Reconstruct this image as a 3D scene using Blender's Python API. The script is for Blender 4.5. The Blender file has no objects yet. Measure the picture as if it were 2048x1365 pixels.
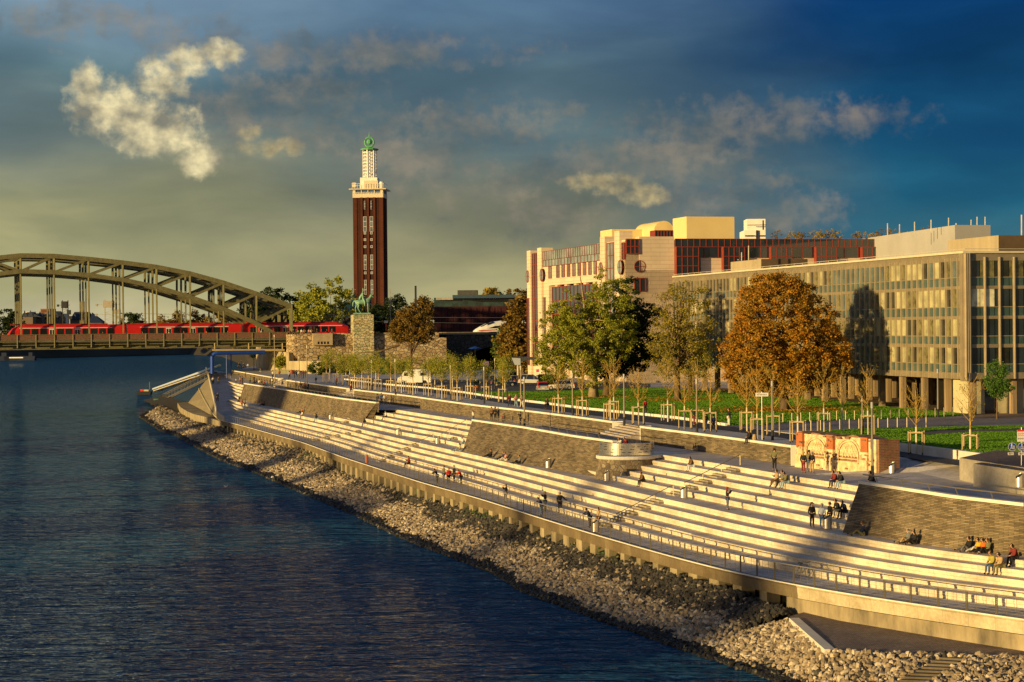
import bpy, bmesh, math, random
import numpy as np
from mathutils import Vector, Matrix
random.seed(7); np.random.seed(7)
R = math.radians
scene = bpy.context.scene
COL = scene.collection
# ------------------------------------------------------------------ camera
F = 4000.0; CX, CY = 1024.0, 682.5
PITCH = math.atan(28.0 / F); ROLL = math.radians(0.54)
CAMZ = 20.0
cam_d = bpy.data.cameras.new("camera"); cam_d.sensor_width = 36; cam_d.lens = 36 * F / 2048
cam_d.clip_start = 1; cam_d.clip_end = 12000
cam = bpy.data.objects.new("camera", cam_d); COL.objects.link(cam)
cam.matrix_world = Matrix.Translation((0, 0, CAMZ)) @ Matrix.Rotation(R(90) - PITCH, 4, 'X') @ Matrix.Rotation(ROLL * -1, 4, 'Z')
scene.camera = cam
CM = cam.matrix_world.to_3x3()
def ray(px, py):
    return CM @ Vector(((px - CX) / F, -(py - CY) / F, -1))
def V(px, py, z):
    d = ray(px, py); t = (z - CAMZ) / d.z
    return Vector((d.x * t, d.y * t, z))
def VD(px, py, D):
    d = ray(px, py); t = D / d.y
    return Vector((d.x * t, D, CAMZ + d.z * t))
def VL(px, py, p0, dr):
    """ray meets the vertical plane through p0 with horizontal direction dr"""
    d = ray(px, py); n = Vector((-dr[1], dr[0], 0))
    t = n.dot(Vector((p0[0], p0[1], 0))) / n.dot(d)
    return Vector((d.x * t, d.y * t, CAMZ + d.z * t))
# ------------------------------------------------------------------ objects
def tag(o, label=None, cat=None, group=None, kind=None):
    if label: o['label'] = label
    if cat: o['category'] = cat
    if group: o['group'] = group
    if kind: o['kind'] = kind
    return o
def empty(name, loc=(0, 0, 0), rz=0, label=None, cat=None, group=None):
    o = bpy.data.objects.new(name, None); COL.objects.link(o)
    o.location = loc; o.rotation_euler = (0, 0, rz); o.empty_display_size = .3
    return tag(o, label, cat, group)

def copy_tree(o, parent=None):
    c = o.copy(); COL.objects.link(c)
    if parent is not None: c.parent = parent
    for ch in list(o.children): copy_tree(ch, c)
    return c
class MB:
    def __init__(s): s.v = []; s.f = []; s.m = []; s.uv = {}
    def face(s, pts, m=0, uv=None):
        i = len(s.v); s.v += [tuple(p) for p in pts]; s.f.append(tuple(range(i, i + len(pts)))); s.m.append(m)
        if uv: s.uv[len(s.f) - 1] = uv
    def hexa(s, p, m=0):
        i = len(s.v); s.v += [tuple(q) for q in p]
        for f in ((0, 3, 2, 1), (4, 5, 6, 7), (0, 1, 5, 4), (1, 2, 6, 5), (2, 3, 7, 6), (3, 0, 4, 7)):
            s.f.append(tuple(i + k for k in f)); s.m.append(m)
        return s
    def box(s, c, sz, rz=0, m=0, ax=None):
        hx, hy, hz = sz[0] / 2, sz[1] / 2, sz[2] / 2; ca, sa = math.cos(rz), math.sin(rz)
        P = []
        for z in (-hz, hz):
            for x, y in ((-hx, -hy), (hx, -hy), (hx, hy), (-hx, hy)):
                P.append((c[0] + x * ca - y * sa, c[1] + x * sa + y * ca, c[2] + z))
        return s.hexa(P, m)
    def bar(s, a, b, w, h, m=0):
        """box beam from a to b, w horizontal width, h in the up direction"""
        a = Vector(a); b = Vector(b); d = (b - a)
        if d.length < 1e-6: return s
        d.normalize(); up = Vector((0, 0, 1))
        if abs(d.z) > .98: up = Vector((0, 1, 0))
        sx = d.cross(up).normalized() * w / 2; u = sx.cross(d).normalized() * h / 2
        return s.hexa([a - sx - u, a + sx - u, b + sx - u, b - sx - u, a - sx + u, a + sx + u, b + sx + u, b - sx + u], m)
    def tube(s, pts, r, n=8, m=0, cap=True):
        pts = [Vector(p) for p in pts]; k = len(pts)
        if not isinstance(r, (list, tuple)): r = [r] * k
        i0 = len(s.v)
        for j, p in enumerate(pts):
            d = (pts[min(j + 1, k - 1)] - pts[max(j - 1, 0)]).normalized()
            a = Vector((0, 0, 1)) if abs(d.z) < .9 else Vector((1, 0, 0))
            x = d.cross(a).normalized(); y = d.cross(x)
            for q in range(n):
                t = 2 * math.pi * q / n; s.v.append(tuple(p + (x * math.cos(t) + y * math.sin(t)) * r[j]))
        for j in range(k - 1):
            for q in range(n):
                a = i0 + j * n + q; b = i0 + j * n + (q + 1) % n
                s.f.append((a, a + n, b + n, b)); s.m.append(m)
        if cap:
            s.f.append(tuple(i0 + q for q in range(n))); s.m.append(m)
            s.f.append(tuple(i0 + (k - 1) * n + n - 1 - q for q in range(n))); s.m.append(m)
        return s
    def lathe(s, prof, c, n=20, m=0, a0=0, a1=2 * math.pi):
        i0 = len(s.v); full = abs(a1 - a0 - 2 * math.pi) < 1e-4; nn = n if full else n + 1
        for r, z in prof:
            for q in range(nn):
                t = a0 + (a1 - a0) * q / n; s.v.append((c[0] + r * math.cos(t), c[1] + r * math.sin(t), c[2] + z))
        for j in range(len(prof) - 1):
            for q in range(n):
                a = i0 + j * nn + q; b = i0 + j * nn + (q + 1) % nn
                s.f.append((a, b, b + nn, a + nn)); s.m.append(m)
        return s
    def prism(s, poly, z0, z1, m=0, mt=None):
        n = len(poly); i = len(s.v)
        s.v += [(p[0], p[1], z0) for p in poly] + [(p[0], p[1], z1) for p in poly]
        for k in range(n):
            s.f.append((i + k, i + (k + 1) % n, i + n + (k + 1) % n, i + n + k)); s.m.append(m)
        s.f.append(tuple(i + n + k for k in range(n))); s.m.append(m if mt is None else mt)
        s.f.append(tuple(i + n - 1 - k for k in range(n))); s.m.append(m)
        return s
    def grid(s, rows, m=0, uvs=None):
        """rows: list of equal-length point lists"""
        i = len(s.v); n = len(rows[0])
        for r in rows: s.v += [tuple(p) for p in r]
        for j in range(len(rows) - 1):
            for k in range(n - 1):
                a = i + j * n + k
                s.f.append((a, a + 1, a + n + 1, a + n)); s.m.append(m)
                if uvs: s.uv[len(s.f) - 1] = (uvs[j][k], uvs[j][k + 1], uvs[j + 1][k + 1], uvs[j + 1][k])
        return s
    def build(s, name, mats, parent=None, smooth=False, loc=None, fix=True):
        me = bpy.data.meshes.new(name); me.from_pydata(s.v, [], s.f)
        if not isinstance(mats, (list, tuple)): mats = [mats]
        for m in mats: me.materials.append(m)
        me.polygons.foreach_set('material_index', s.m)
        if s.uv:
            ul = me.uv_layers.new(name='UVMap')
            for fi, uv in s.uv.items():
                for k, li in enumerate(me.polygons[fi].loop_indices): ul.data[li].uv = uv[k]
        if smooth: me.polygons.foreach_set('use_smooth', [True] * len(me.polygons))
        me.update()
        if fix:
            bm = bmesh.new(); bm.from_mesh(me)
            if smooth: bmesh.ops.remove_doubles(bm, verts=bm.verts, dist=1e-4)
            bmesh.ops.recalc_face_normals(bm, faces=bm.faces); bm.to_mesh(me); bm.free()
        o = bpy.data.objects.new(name, me); COL.objects.link(o)
        if parent is not None: o.parent = parent
        if loc is not None: o.location = loc
        return o
def npmesh(name, verts, faces, mats, parent=None, midx=None, smooth=False):
    me = bpy.data.meshes.new(name); nv, nf, k = len(verts), len(faces), faces.shape[1]
    me.vertices.add(nv); me.vertices.foreach_set('co', np.ascontiguousarray(verts, dtype=np.float32).ravel())
    me.loops.add(nf * k); me.polygons.add(nf)
    me.loops.foreach_set('vertex_index', np.ascontiguousarray(faces, dtype=np.int32).ravel())
    me.polygons.foreach_set('loop_start', np.arange(0, nf * k, k, dtype=np.int32))
    if not isinstance(mats, (list, tuple)): mats = [mats]
    for m in mats: me.materials.append(m)
    if midx is not None: me.polygons.foreach_set('material_index', np.asarray(midx, dtype=np.int32))
    me.polygons.foreach_set('use_smooth', np.full(nf, smooth))
    me.update(calc_edges=True); me.validate()
    o = bpy.data.objects.new(name, me); COL.objects.link(o)
    if parent is not None: o.parent = parent
    return o
# ------------------------------------------------------------------ materials
def newmat(name):
    m = bpy.data.materials.new(name); m.use_nodes = True; nt = m.node_tree
    return m, nt, nt.nodes['Principled BSDF']
def mathn(nt, op, a, b=None, c=None, clamp=False):
    n = nt.nodes.new('ShaderNodeMath'); n.operation = op; n.use_clamp = clamp
    for i, x in enumerate((a, b, c)):
        if x is None: continue
        if isinstance(x, (int, float)): n.inputs[i].default_value = x
        else: nt.links.new(x, n.inputs[i])
    return n.outputs[0]
def mixc(nt, fac, a, b, mode='MIX'):
    n = nt.nodes.new('ShaderNodeMix'); n.data_type = 'RGBA'; n.blend_type = mode
    for sock, x in ((n.inputs[0], fac), (n.inputs[6], a), (n.inputs[7], b)):
        if isinstance(x, (int, float)): sock.default_value = x
        elif isinstance(x, tuple): sock.default_value = (*x[:3], 1)
        else: nt.links.new(x, sock)
    return n.outputs[2]
def noise(nt, vec, scale, detail=4, rough=.55, dist=0):
    n = nt.nodes.new('ShaderNodeTexNoise'); n.inputs['Scale'].default_value = scale
    n.inputs['Detail'].default_value = detail; n.inputs['Roughness'].default_value = rough; n.inputs['Distortion'].default_value = dist
    if vec is not None: nt.links.new(vec, n.inputs['Vector'])
    return n.outputs['Fac']
def ramp(nt, fac, stops):
    n = nt.nodes.new('ShaderNodeValToRGB'); nt.links.new(fac, n.inputs[0]); e = n.color_ramp.elements
    while len(e) < len(stops): e.new(.5)
    for el, (p, c) in zip(e, stops): el.position = p; el.color = (*c[:3], 1)
    return n.outputs[0]
def objco(nt, sc=(1, 1, 1), which='Object'):
    t = nt.nodes.new('ShaderNodeTexCoord'); m = nt.nodes.new('ShaderNodeMapping'); m.inputs['Scale'].default_value = sc
    nt.links.new(t.outputs[which], m.inputs[0]); return m.outputs[0]
def bump(nt, bs, h, strength, dist=.05):
    b = nt.nodes.new('ShaderNodeBump'); b.inputs['Strength'].default_value = strength; b.inputs['Distance'].default_value = dist
    nt.links.new(h, b.inputs['Height']); nt.links.new(b.outputs[0], bs.inputs['Normal'])
MATS = {}
def M(name, col, rough=.8, metal=0, var=.25, scale=1.5, bmp=0, col2=None, spec=.3, stretch=(1, 1, 1)):
    if name in MATS: return MATS[name]
    m, nt, bs = newmat(name)
    co = objco(nt, stretch); f = noise(nt, co, scale, 6, .65)
    c2 = col2 if col2 else tuple(x * (1 - var) for x in col)
    c1 = col if col2 else tuple(min(1, x * (1 + var * .6)) for x in col)
    out = ramp(nt, f, [(.32, c2), (.66, c1)])
    nt.links.new(out, bs.inputs['Base Color'])
    bs.inputs['Roughness'].default_value = rough; bs.inputs['Metallic'].default_value = metal
    bs.inputs['Specular IOR Level'].default_value = spec
    if bmp: bump(nt, bs, noise(nt, co, scale * 6, 5, .6), bmp)
    MATS[name] = m; return m
def glassmat(name, col, rough=.08, spec=.8, var=.5, scale=.4):
    if name in MATS: return MATS[name]
    m, nt, bs = newmat(name); co = objco(nt)
    f = noise(nt, co, scale, 3); out = ramp(nt, f, [(.35, tuple(x * (1 - var) for x in col)), (.65, tuple(x * (1 + var) for x in col))])
    nt.links.new(out, bs.inputs['Base Color']); bs.inputs['Roughness'].default_value = rough
    bs.inputs['Specular IOR Level'].default_value = spec; MATS[name] = m
    bs.inputs['Coat Weight'].default_value = .6; bs.inputs['Coat Roughness'].default_value = .04
    return m
def brickmat(name, c1, c2, mortar, bw, bh, uv=True, msize=.008, bias=0, rough=.85, dirt=.35, nscale=.5, off=.5, bmp=.5):
    m, nt, bs = newmat(name)
    if uv:
        t = nt.nodes.new('ShaderNodeTexCoord'); vec = t.outputs['UV']
    else: vec = objco(nt)
    b = nt.nodes.new('ShaderNodeTexBrick'); nt.links.new(vec, b.inputs['Vector'])
    b.inputs['Color1'].default_value = (*c1, 1); b.inputs['Color2'].default_value = (*c2, 1); b.inputs['Mortar'].default_value = (*mortar, 1)
    b.inputs['Scale'].default_value = 1; b.inputs['Brick Width'].default_value = bw; b.inputs['Row Height'].default_value = bh
    b.inputs['Mortar Size'].default_value = msize; b.inputs['Bias'].default_value = bias; b.offset = off
    co = objco(nt); f = noise(nt, co, nscale, 6, .7)
    out = mixc(nt, 1, b.outputs['Color'], ramp(nt, f, [(.3, (1 - dirt,) * 3), (.7, (1.15,) * 3)]), 'MULTIPLY')
    nt.links.new(out, bs.inputs['Base Color']); bs.inputs['Roughness'].default_value = rough
    bs.inputs['Specular IOR Level'].default_value = .2
    if bmp: bump(nt, bs, b.outputs['Fac'], -bmp, .03)
    MATS[name] = m; return m
# ------------------------------------------------------------------ light
SUN_EL = 6.0; TRAVEL = Vector((0.80, 0.60, 0)).normalized()
sd = bpy.data.lights.new("sun", 'SUN'); sd.energy = 5.0; sd.angle = R(.6); sd.color = (1, .70, .27)
sun = bpy.data.objects.new("sun", sd); COL.objects.link(sun)
dv = Vector((TRAVEL.x * math.cos(R(SUN_EL)), TRAVEL.y * math.cos(R(SUN_EL)), -math.sin(R(SUN_EL))))
sun.rotation_euler = dv.to_track_quat('-Z', 'Y').to_euler()
sun.location = (-100, -80, 60)
scene.view_settings.view_transform = 'Standard'; scene.view_settings.look = 'None'
scene.view_settings.exposure = .38; scene.view_settings.gamma = 1
# ------------------------------------------------------------------ sky (world, all in direction space)
w = bpy.data.worlds.new("World"); scene.world = w; w.use_nodes = True; nt = w.node_tree
bg = nt.nodes['Background']
sky = nt.nodes.new('ShaderNodeTexSky'); sky.sky_type = 'NISHITA'; sky.sun_disc = False
sky.sun_elevation = R(SUN_EL); sky.sun_rotation = math.atan2(-TRAVEL.x, -TRAVEL.y)
tc = nt.nodes.new('ShaderNodeTexCoord'); sp = nt.nodes.new('ShaderNodeSeparateXYZ'); nt.links.new(tc.outputs['Generated'], sp.inputs[0])
X, Y, Z = sp.outputs
az = mathn(nt, 'MULTIPLY', mathn(nt, 'ARCTAN2', X, Y), 180 / math.pi)        # degrees right of north
el = mathn(nt, 'MULTIPLY', mathn(nt, 'ARCSINE', Z), 180 / math.pi)           # degrees up
cb = nt.nodes.new('ShaderNodeCombineXYZ'); nt.links.new(az, cb.inputs[0]); nt.links.new(el, cb.inputs[1]); AE = cb.outputs[0]
def mp(vec, sc, off=(0, 0, 0)):
    m = nt.nodes.new('ShaderNodeMapping'); m.inputs['Scale'].default_value = sc; m.inputs['Location'].default_value = off
    nt.links.new(vec, m.inputs[0]); return m.outputs[0]
def sm(x, a, b):
    n = nt.nodes.new('ShaderNodeMapRange'); n.interpolation_type = 'SMOOTHSTEP'
    n.inputs[1].default_value = a; n.inputs[2].default_value = b; nt.links.new(x, n.inputs[0]); return n.outputs[0]
def srgb(r, g, b):
    f = lambda c: ((c / 255) / 12.92 if c <= 10 else (((c / 255) + .055) / 1.055) ** 2.4)
    return (f(r), f(g), f(b))
# wobble the elevation so the bands are not ruler-straight
wob = noise(nt, mp(AE, (.13, .3, 1)), 1, 3, .45)
elw = mathn(nt, 'ADD', el, mathn(nt, 'MULTIPLY', mathn(nt, 'SUBTRACT', wob, .5), 4.0))
e01 = mathn(nt, 'DIVIDE', elw, 22, clamp=True)
left = ramp(nt, e01, [(0, srgb(172, 164, 134)), (.07, srgb(156, 153, 112)), (.16, srgb(134, 134, 102)), (.24, srgb(100, 112, 108)), (.32, srgb(82, 108, 118)), (.42, srgb(116, 142, 160)), (.8, srgb(84, 120, 160))])
mid = ramp(nt, e01, [(0, srgb(156, 152, 114)), (.07, srgb(134, 132, 100)), (.15, srgb(116, 118, 98)), (.24, srgb(80, 100, 106)), (.32, srgb(72, 96, 110)), (.42, srgb(70, 98, 126)), (.8, srgb(54, 90, 138))])
right = ramp(nt, e01, [(0, srgb(86, 118, 118)), (.08, srgb(56, 104, 118)), (.15, srgb(30, 86, 112)), (.24, srgb(20, 70, 104)), (.34, srgb(14, 56, 92)), (.42, srgb(8, 52, 98)), (.8, srgb(18, 60, 108))])
azw = mathn(nt, 'ADD', az, mathn(nt, 'MULTIPLY', mathn(nt, 'SUBTRACT', noise(nt, mp(AE, (.15, .3, 1), (9, 3, 0)), 1, 4, .5), .5), 7))
base = mixc(nt, sm(azw, -13, -1), left, mid); base = mixc(nt, sm(azw, 1.5, 10.5), base, right)
# soft dark/bright streaks
st = noise(nt, mp(AE, (.13, .42, 1), (4, 7, 0)), 1, 7, .5, .25)
base = mixc(nt, .5, base, mixc(nt, 1, base, ramp(nt, st, [(.3, (.42, .50, .58)), (.5, (1, 1, 1)), (.66, (1.75, 1.62, 1.42))]), 'MULTIPLY'))
# warm-lit and grey cumulus, each a set of ellipses in degrees
def P2A(px, py): return ((px - 1024) / F * 57.3, (654.5 - py - (px - 1024) * .0095 * 1) / F * 57.3)
def cloud(blobs, n1, n2, thr, soft, amp=3.4):
    acc = None
    for px, py, rx, ry in blobs:
        a, e = P2A(px, py); rx = rx / F * 57.3; ry = ry / F * 57.3
        dx = mathn(nt, 'DIVIDE', mathn(nt, 'SUBTRACT', az, a), rx); dy = mathn(nt, 'DIVIDE', mathn(nt, 'SUBTRACT', el, e), ry)
        d = mathn(nt, 'SUBTRACT', 1, mathn(nt, 'ADD', mathn(nt, 'MULTIPLY', dx, dx), mathn(nt, 'MULTIPLY', dy, dy)))
        d = mathn(nt, 'MAXIMUM', d, -1.2)
        acc = d if acc is None else mathn(nt, 'MAXIMUM', acc, d)
    s = mathn(nt, 'ADD', acc, mathn(nt, 'MULTIPLY', mathn(nt, 'SUBTRACT', n1, .5), amp))
    s = mathn(nt, 'ADD', s, mathn(nt, 'MULTIPLY', mathn(nt, 'SUBTRACT', n2, .5), 2.0))
    return sm(s, thr, thr + soft)
n1 = noise(nt, mp(AE, (1, 1, 1), (2.2, 5.1, 0)), .95, 7, .52, .25); n2 = noise(nt, AE, 3.0, 6, .55)
gr = cloud([(1080, 420, 200, 90), (1250, 330, 330, 70), (1420, 380, 200, 70), (1600, 430, 130, 45), (560, 240, 260, 110), (830, 330, 190, 120), (950, 250, 260, 60), (1500, 250, 330, 60), (620, 110, 460, 50), (200, 60, 300, 50)], n1, n2, -.1, 1.6)
base = mixc(nt, mathn(nt, 'MULTIPLY', gr, .55), base, ramp(nt, noise(nt, mp(AE, (.5, .9, 1), (7, 1, 0)), 1, 6, .55), [(.35, srgb(84, 92, 92)), (.65, srgb(150, 136, 116))]))
wm = cloud([(235, 225, 95, 66), (300, 250, 110, 62), (350, 275, 80, 52), (405, 325, 52, 40), (196, 195, 42, 62), (335, 170, 56, 56), (385, 135, 60, 34), (450, 118, 56, 30), (300, 295, 60, 34)], n1, n2, -.2, 1.4, 1.2)
shade = noise(nt, mp(AE, (1, 1.2, 1), (.05, .18, 0)), 1.3, 6, .5)
warmc = ramp(nt, shade, [(.32, srgb(128, 124, 108)), (.48, srgb(186, 174, 138)), (.64, srgb(232, 216, 166))])
base = mixc(nt, mathn(nt, 'MULTIPLY', wm, .93), base, warmc)
wm2 = cloud([(1215, 368, 100, 26), (1290, 388, 54, 28), (545, 298, 66, 26), (512, 275, 28, 22), (590, 300, 30, 20)], n1, n2, -.2, 1.6, 2.2)
base = mixc(nt, mathn(nt, 'MULTIPLY', wm2, .75), base, ramp(nt, shade, [(.34, srgb(120, 112, 90)), (.6, srgb(200, 178, 124))]))
# the rest of the dome (never in the frame) is the physical sky
nish = mixc(nt, 1, sky.outputs[0], (.066, .068, .085), 'MULTIPLY')
back = mixc(nt, sm(el, 6, 40), nish, mixc(nt, .75, nish, (.055, .088, .155)))
front = mathn(nt, 'SUBTRACT', 1, sm(mathn(nt, 'ABSOLUTE', az), 25, 60))
front = mathn(nt, 'MULTIPLY', front, mathn(nt, 'SUBTRACT', 1, sm(el, 13, 30)))
final = mixc(nt, front, back, base)
nt.links.new(final, bg.inputs['Color']); bg.inputs['Strength'].default_value = .9
# ------------------------------------------------------------------ shared materials
CONC = M('pale_concrete', (.66, .61, .52), .8, 0, .12, .8, .15)
COPE = M('coping_stone', (.74, .70, .60), .7, 0, .10, .9, .1)
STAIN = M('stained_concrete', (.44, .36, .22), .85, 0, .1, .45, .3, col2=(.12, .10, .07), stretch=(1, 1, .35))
PAVE = M('paving', (.46, .45, .46), .75, 0, .16, .35, .15)
STEEL = M('steel', (.34, .34, .33), .4, .8, .1, 2)
GALV = M('galvanised_steel', (.42, .38, .32), .45, .5, .15, 2)
DARK = M('dark_metal', (.035, .035, .04), .5, .2, .3, 2)
BLACK = M('black_gap', (.012, .011, .01), .9, 0, .3, 1)
def treadmat(name, c, c2, jw, jh, dk=.55):
    m, nt, bs = newmat(name); t = nt.nodes.new('ShaderNodeTexCoord')
    b = nt.nodes.new('ShaderNodeTexBrick'); nt.links.new(t.outputs['UV'], b.inputs['Vector'])
    b.inputs['Color1'].default_value = (*c, 1); b.inputs['Color2'].default_value = (*c2, 1)
    b.inputs['Mortar'].default_value = (*[x * dk for x in c], 1); b.inputs['Scale'].default_value = 1
    b.inputs['Brick Width'].default_value = jw; b.inputs['Row Height'].default_value = jh; b.inputs['Mortar Size'].default_value = .012
    co = objco(nt); f = noise(nt, co, .35, 7, .7); f2 = noise(nt, co, 5, 4, .7)
    o = mixc(nt, 1, b.outputs['Color'], ramp(nt, f, [(.3, (.66, .62, .56)), (.62, (1.08, 1.08, 1.08))]), 'MULTIPLY')
    o = mixc(nt, 1, o, ramp(nt, f2, [(.3, (.80, .78, .75)), (.7, (1.06, 1.06, 1.06))]), 'MULTIPLY')
    nt.links.new(o, bs.inputs['Base Color']); bs.inputs['Roughness'].default_value = .8; bs.inputs['Specular IOR Level'].default_value = .2
    bump(nt, bs, f2, .15, .01); MATS[name] = m; return m
RISER = treadmat('step_stone', (.78, .70, .55), (.68, .61, .48), 2.6, 5, .5)
TREAD = treadmat('tread_stone', (.74, .66, .60), (.66, .59, .54), 2.6, .9, .6)
SLABS = treadmat('promenade_slabs', (.58, .55, .55), (.52, .49, .50), 1.6, 1.6, .65)
WALLB = brickmat('slate_courses', (.13, .10, .062), (.31, .24, .145), (.05, .04, .028), .85, .105, True, .014, 0, .85, .45, .5)
RUBBLE = brickmat('x_tmp', (.3, .2, .1), (.3, .2, .1), (.1, .1, .1), 1, 1)
def rubblemat(name, cols, mort, sc, stretch=(1, 1, 1)):
    m, nt, bs = newmat(name); co = objco(nt, stretch)
    v = nt.nodes.new('ShaderNodeTexVoronoi'); v.inputs['Scale'].default_value = sc; nt.links.new(co, v.inputs['Vector'])
    e = nt.nodes.new('ShaderNodeTexVoronoi'); e.feature = 'DISTANCE_TO_EDGE'; e.inputs['Scale'].default_value = sc; nt.links.new(co, e.inputs['Vector'])
    s = nt.nodes.new('ShaderNodeSeparateColor'); nt.links.new(v.outputs['Color'], s.inputs[0])
    c = ramp(nt, s.outputs[0], [(i / (len(cols) - 1), k) for i, k in enumerate(cols)])
    f = noise(nt, co, 3, 4); c = mixc(nt, 1, c, ramp(nt, f, [(.3, (.75,) * 3), (.7, (1.15,) * 3)]), 'MULTIPLY')
    k = mathn(nt, 'MULTIPLY', e.outputs['Distance'], 14, clamp=True)
    c = mixc(nt, k, mort, c); nt.links.new(c, bs.inputs['Base Color']); bs.inputs['Roughness'].default_value = .9
    bs.inputs['Specular IOR Level'].default_value = .15
    bump(nt, bs, k, .9, .12); MATS[name] = m; return m
ABUT = rubblemat('abutment_stone', [(.26, .18, .10), (.42, .31, .17), (.54, .42, .25), (.34, .25, .15), (.6, .49, .31)], (.09, .065, .04), 1.1, (1, 1, 1.3))
BAST = rubblemat('bastion_stone', [(.16, .12, .08), (.32, .25, .16), (.24, .18, .12), (.42, .34, .22)], (.42, .36, .26), 2.2)
# ------------------------------------------------------------------ curves x = c(y), traced and smoothed
YG = np.arange(95, 560.5, 1.0)
def curve(pts, sig=3.0):
    P = sorted([(p.y, p.x) for p in (V(*q) for q in pts)])
    ys = np.array([p[0] for p in P]); xs = np.array([p[1] for p in P])
    x = np.interp(YG, ys, xs)
    s0 = (xs[1] - xs[0]) / (ys[1] - ys[0]); s1 = (xs[-1] - xs[-2]) / (ys[-1] - ys[-2])
    x = np.where(YG < ys[0], xs[0] + (YG - ys[0]) * s0, x); x = np.where(YG > ys[-1], xs[-1] + (YG - ys[-1]) * s1, x)
    k = np.exp(-.5 * (np.arange(-12, 13) / sig) ** 2); k /= k.sum()
    xp = np.pad(x, 12, mode='reflect', reflect_type='odd')
    return np.convolve(xp, k, 'valid')
def at(c, y): return float(np.interp(y, YG, c))
ZP, ZL, ZT, ZC, ZG = 3.8, 5.95, 8.1, 9.3, 9.7; H = .43
E_ = curve([(449, 843, ZP), (488, 853, ZP), (545.5, 869, ZP), (605.6, 885.5, ZP), (690, 916.5, ZP), (766, 941, ZP), (848.5, 967.5, ZP), (960, 998, ZP), (1091, 1040, ZP), (1200, 1073, ZP), (1319.6, 1107, ZP), (1365, 1120, ZP), (1450.5, 1141.7, ZP), (1558, 1165.6, ZP), (1646.5, 1181, ZP), (1749, 1198, ZP), (1862, 1214.4, ZP), (1986, 1231.5, ZP), (2048, 1240, ZP)], 4)
A_ = curve([(467.7, 836, ZP), (545.5, 857, ZP), (605.6, 873, ZP), (680, 893, ZP), (760, 921, ZP), (860, 948.6, ZP), (960, 978, ZP), (1060, 1010.8, ZP), (1160, 1036, ZP), (1250, 1064, ZP), (1350, 1092, ZP), (1455, 1119, ZP), (1600, 1149, ZP), (1700, 1170, ZP), (1803, 1189, ZP), (1874, 1200, ZP), (2048, 1218, ZP)], 5)
B_ = curve([(459.5, 800.5, ZL), (520.6, 815, ZL), (558.7, 822.5, ZL), (629, 838, ZL), (678, 848, ZL), (771, 871, ZL), (859, 891, ZL), (960, 912.5, ZL), (1060, 935.5, ZL), (1160, 958.4, ZL), (1260, 983, ZL), (1346, 1001, ZL), (1455, 1025, ZL), (1520, 1040.5, ZL), (1640, 1061.6, ZL), (1760, 1085.5, ZL), (1840, 1097.5, ZL), (1900, 1105.7, ZL), (2048, 1121.8, ZL)], 5)
C_ = curve([(464.6, 795, ZL), (479, 800, ZL), (576, 822, ZL), (678, 841.7, ZL), (760, 861, ZL), (804, 871.2, ZL), (860, 881, ZL), (922.4, 895.4, ZL), (1128, 939.5, ZL), (1193, 953.8, ZL), (1284, 974, ZL), (1393, 997.8, ZL), (1464, 1012.7, ZL), (1520, 1025, ZL), (1614, 1045, ZL), (1682, 1059, ZL)], 5)
D_ = curve([(456.4, 763.6, ZT), (488, 771, ZT), (738, 811, ZT), (785, 818.5, ZT), (848.5, 828.6, ZT), (919, 839, ZT), (942, 841.7, ZT), (1323, 910, ZT), (1393, 921, ZT), (1446, 928, ZT), (1487, 936, ZT), (1520, 941, ZT), (1590, 953.7, ZT), (1658, 963, ZT), (1707, 971, ZT)], 5)
BW_ = curve([(464, 741, 9.8), (555.8, 756.6, 9.8), (570, 760, 9.8), (694, 776.7, 9.8), (705, 779, 9.8), (813, 790.8, 9.8), (900, 803, 9.8), (960, 811, 9.8), (1050, 820.5, 9.8), (1150, 833, 9.8), (1232, 844, 9.8), (1273, 852, 9.8), (1406, 868, 9.8), (1595, 893, 9.8)], 3)
# battered walls: top and foot traces
def trace(pts): 
    P = sorted([V(*q) for q in pts], key=lambda p: p.y); return np.array([(p.x, p.y) for p in P])
W1T = trace([(488, 766.5, ZC), (585, 781.5, ZC), (680, 796, ZC), (752, 804.5, ZC)])
W1B = trace([(479, 800, ZL), (512, 808, ZL), (576, 821, ZL), (643.7, 833.5, ZL), (671.5, 840, ZL), (722, 849, ZL)])
W2T = trace([(944, 839, ZC), (1048, 853.5, ZC), (1146, 870.5, ZC), (1226, 881.5, ZC)])
W2B = trace([(925, 903, ZL), (998, 917, ZL), (1045, 928, ZL), (1100, 938, ZL), (1150, 947, ZL), (1200, 955, ZL)])
W3T = trace([(1718, 962, ZC), (1780, 970.5, ZC), (1911, 989, ZC), (2048, 1006.5, 9.2)])
W3B = trace([(1685, 1066, ZL), (1731, 1071, ZL), (1790, 1081, ZL), (1845.6, 1090, ZL), (1900, 1097.5, ZL), (2048, 1113.5, ZL)])
# ================================================================== SETTING: water, banks, promenade, terraces
def struct(o): return tag(o, kind='structure')
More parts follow.
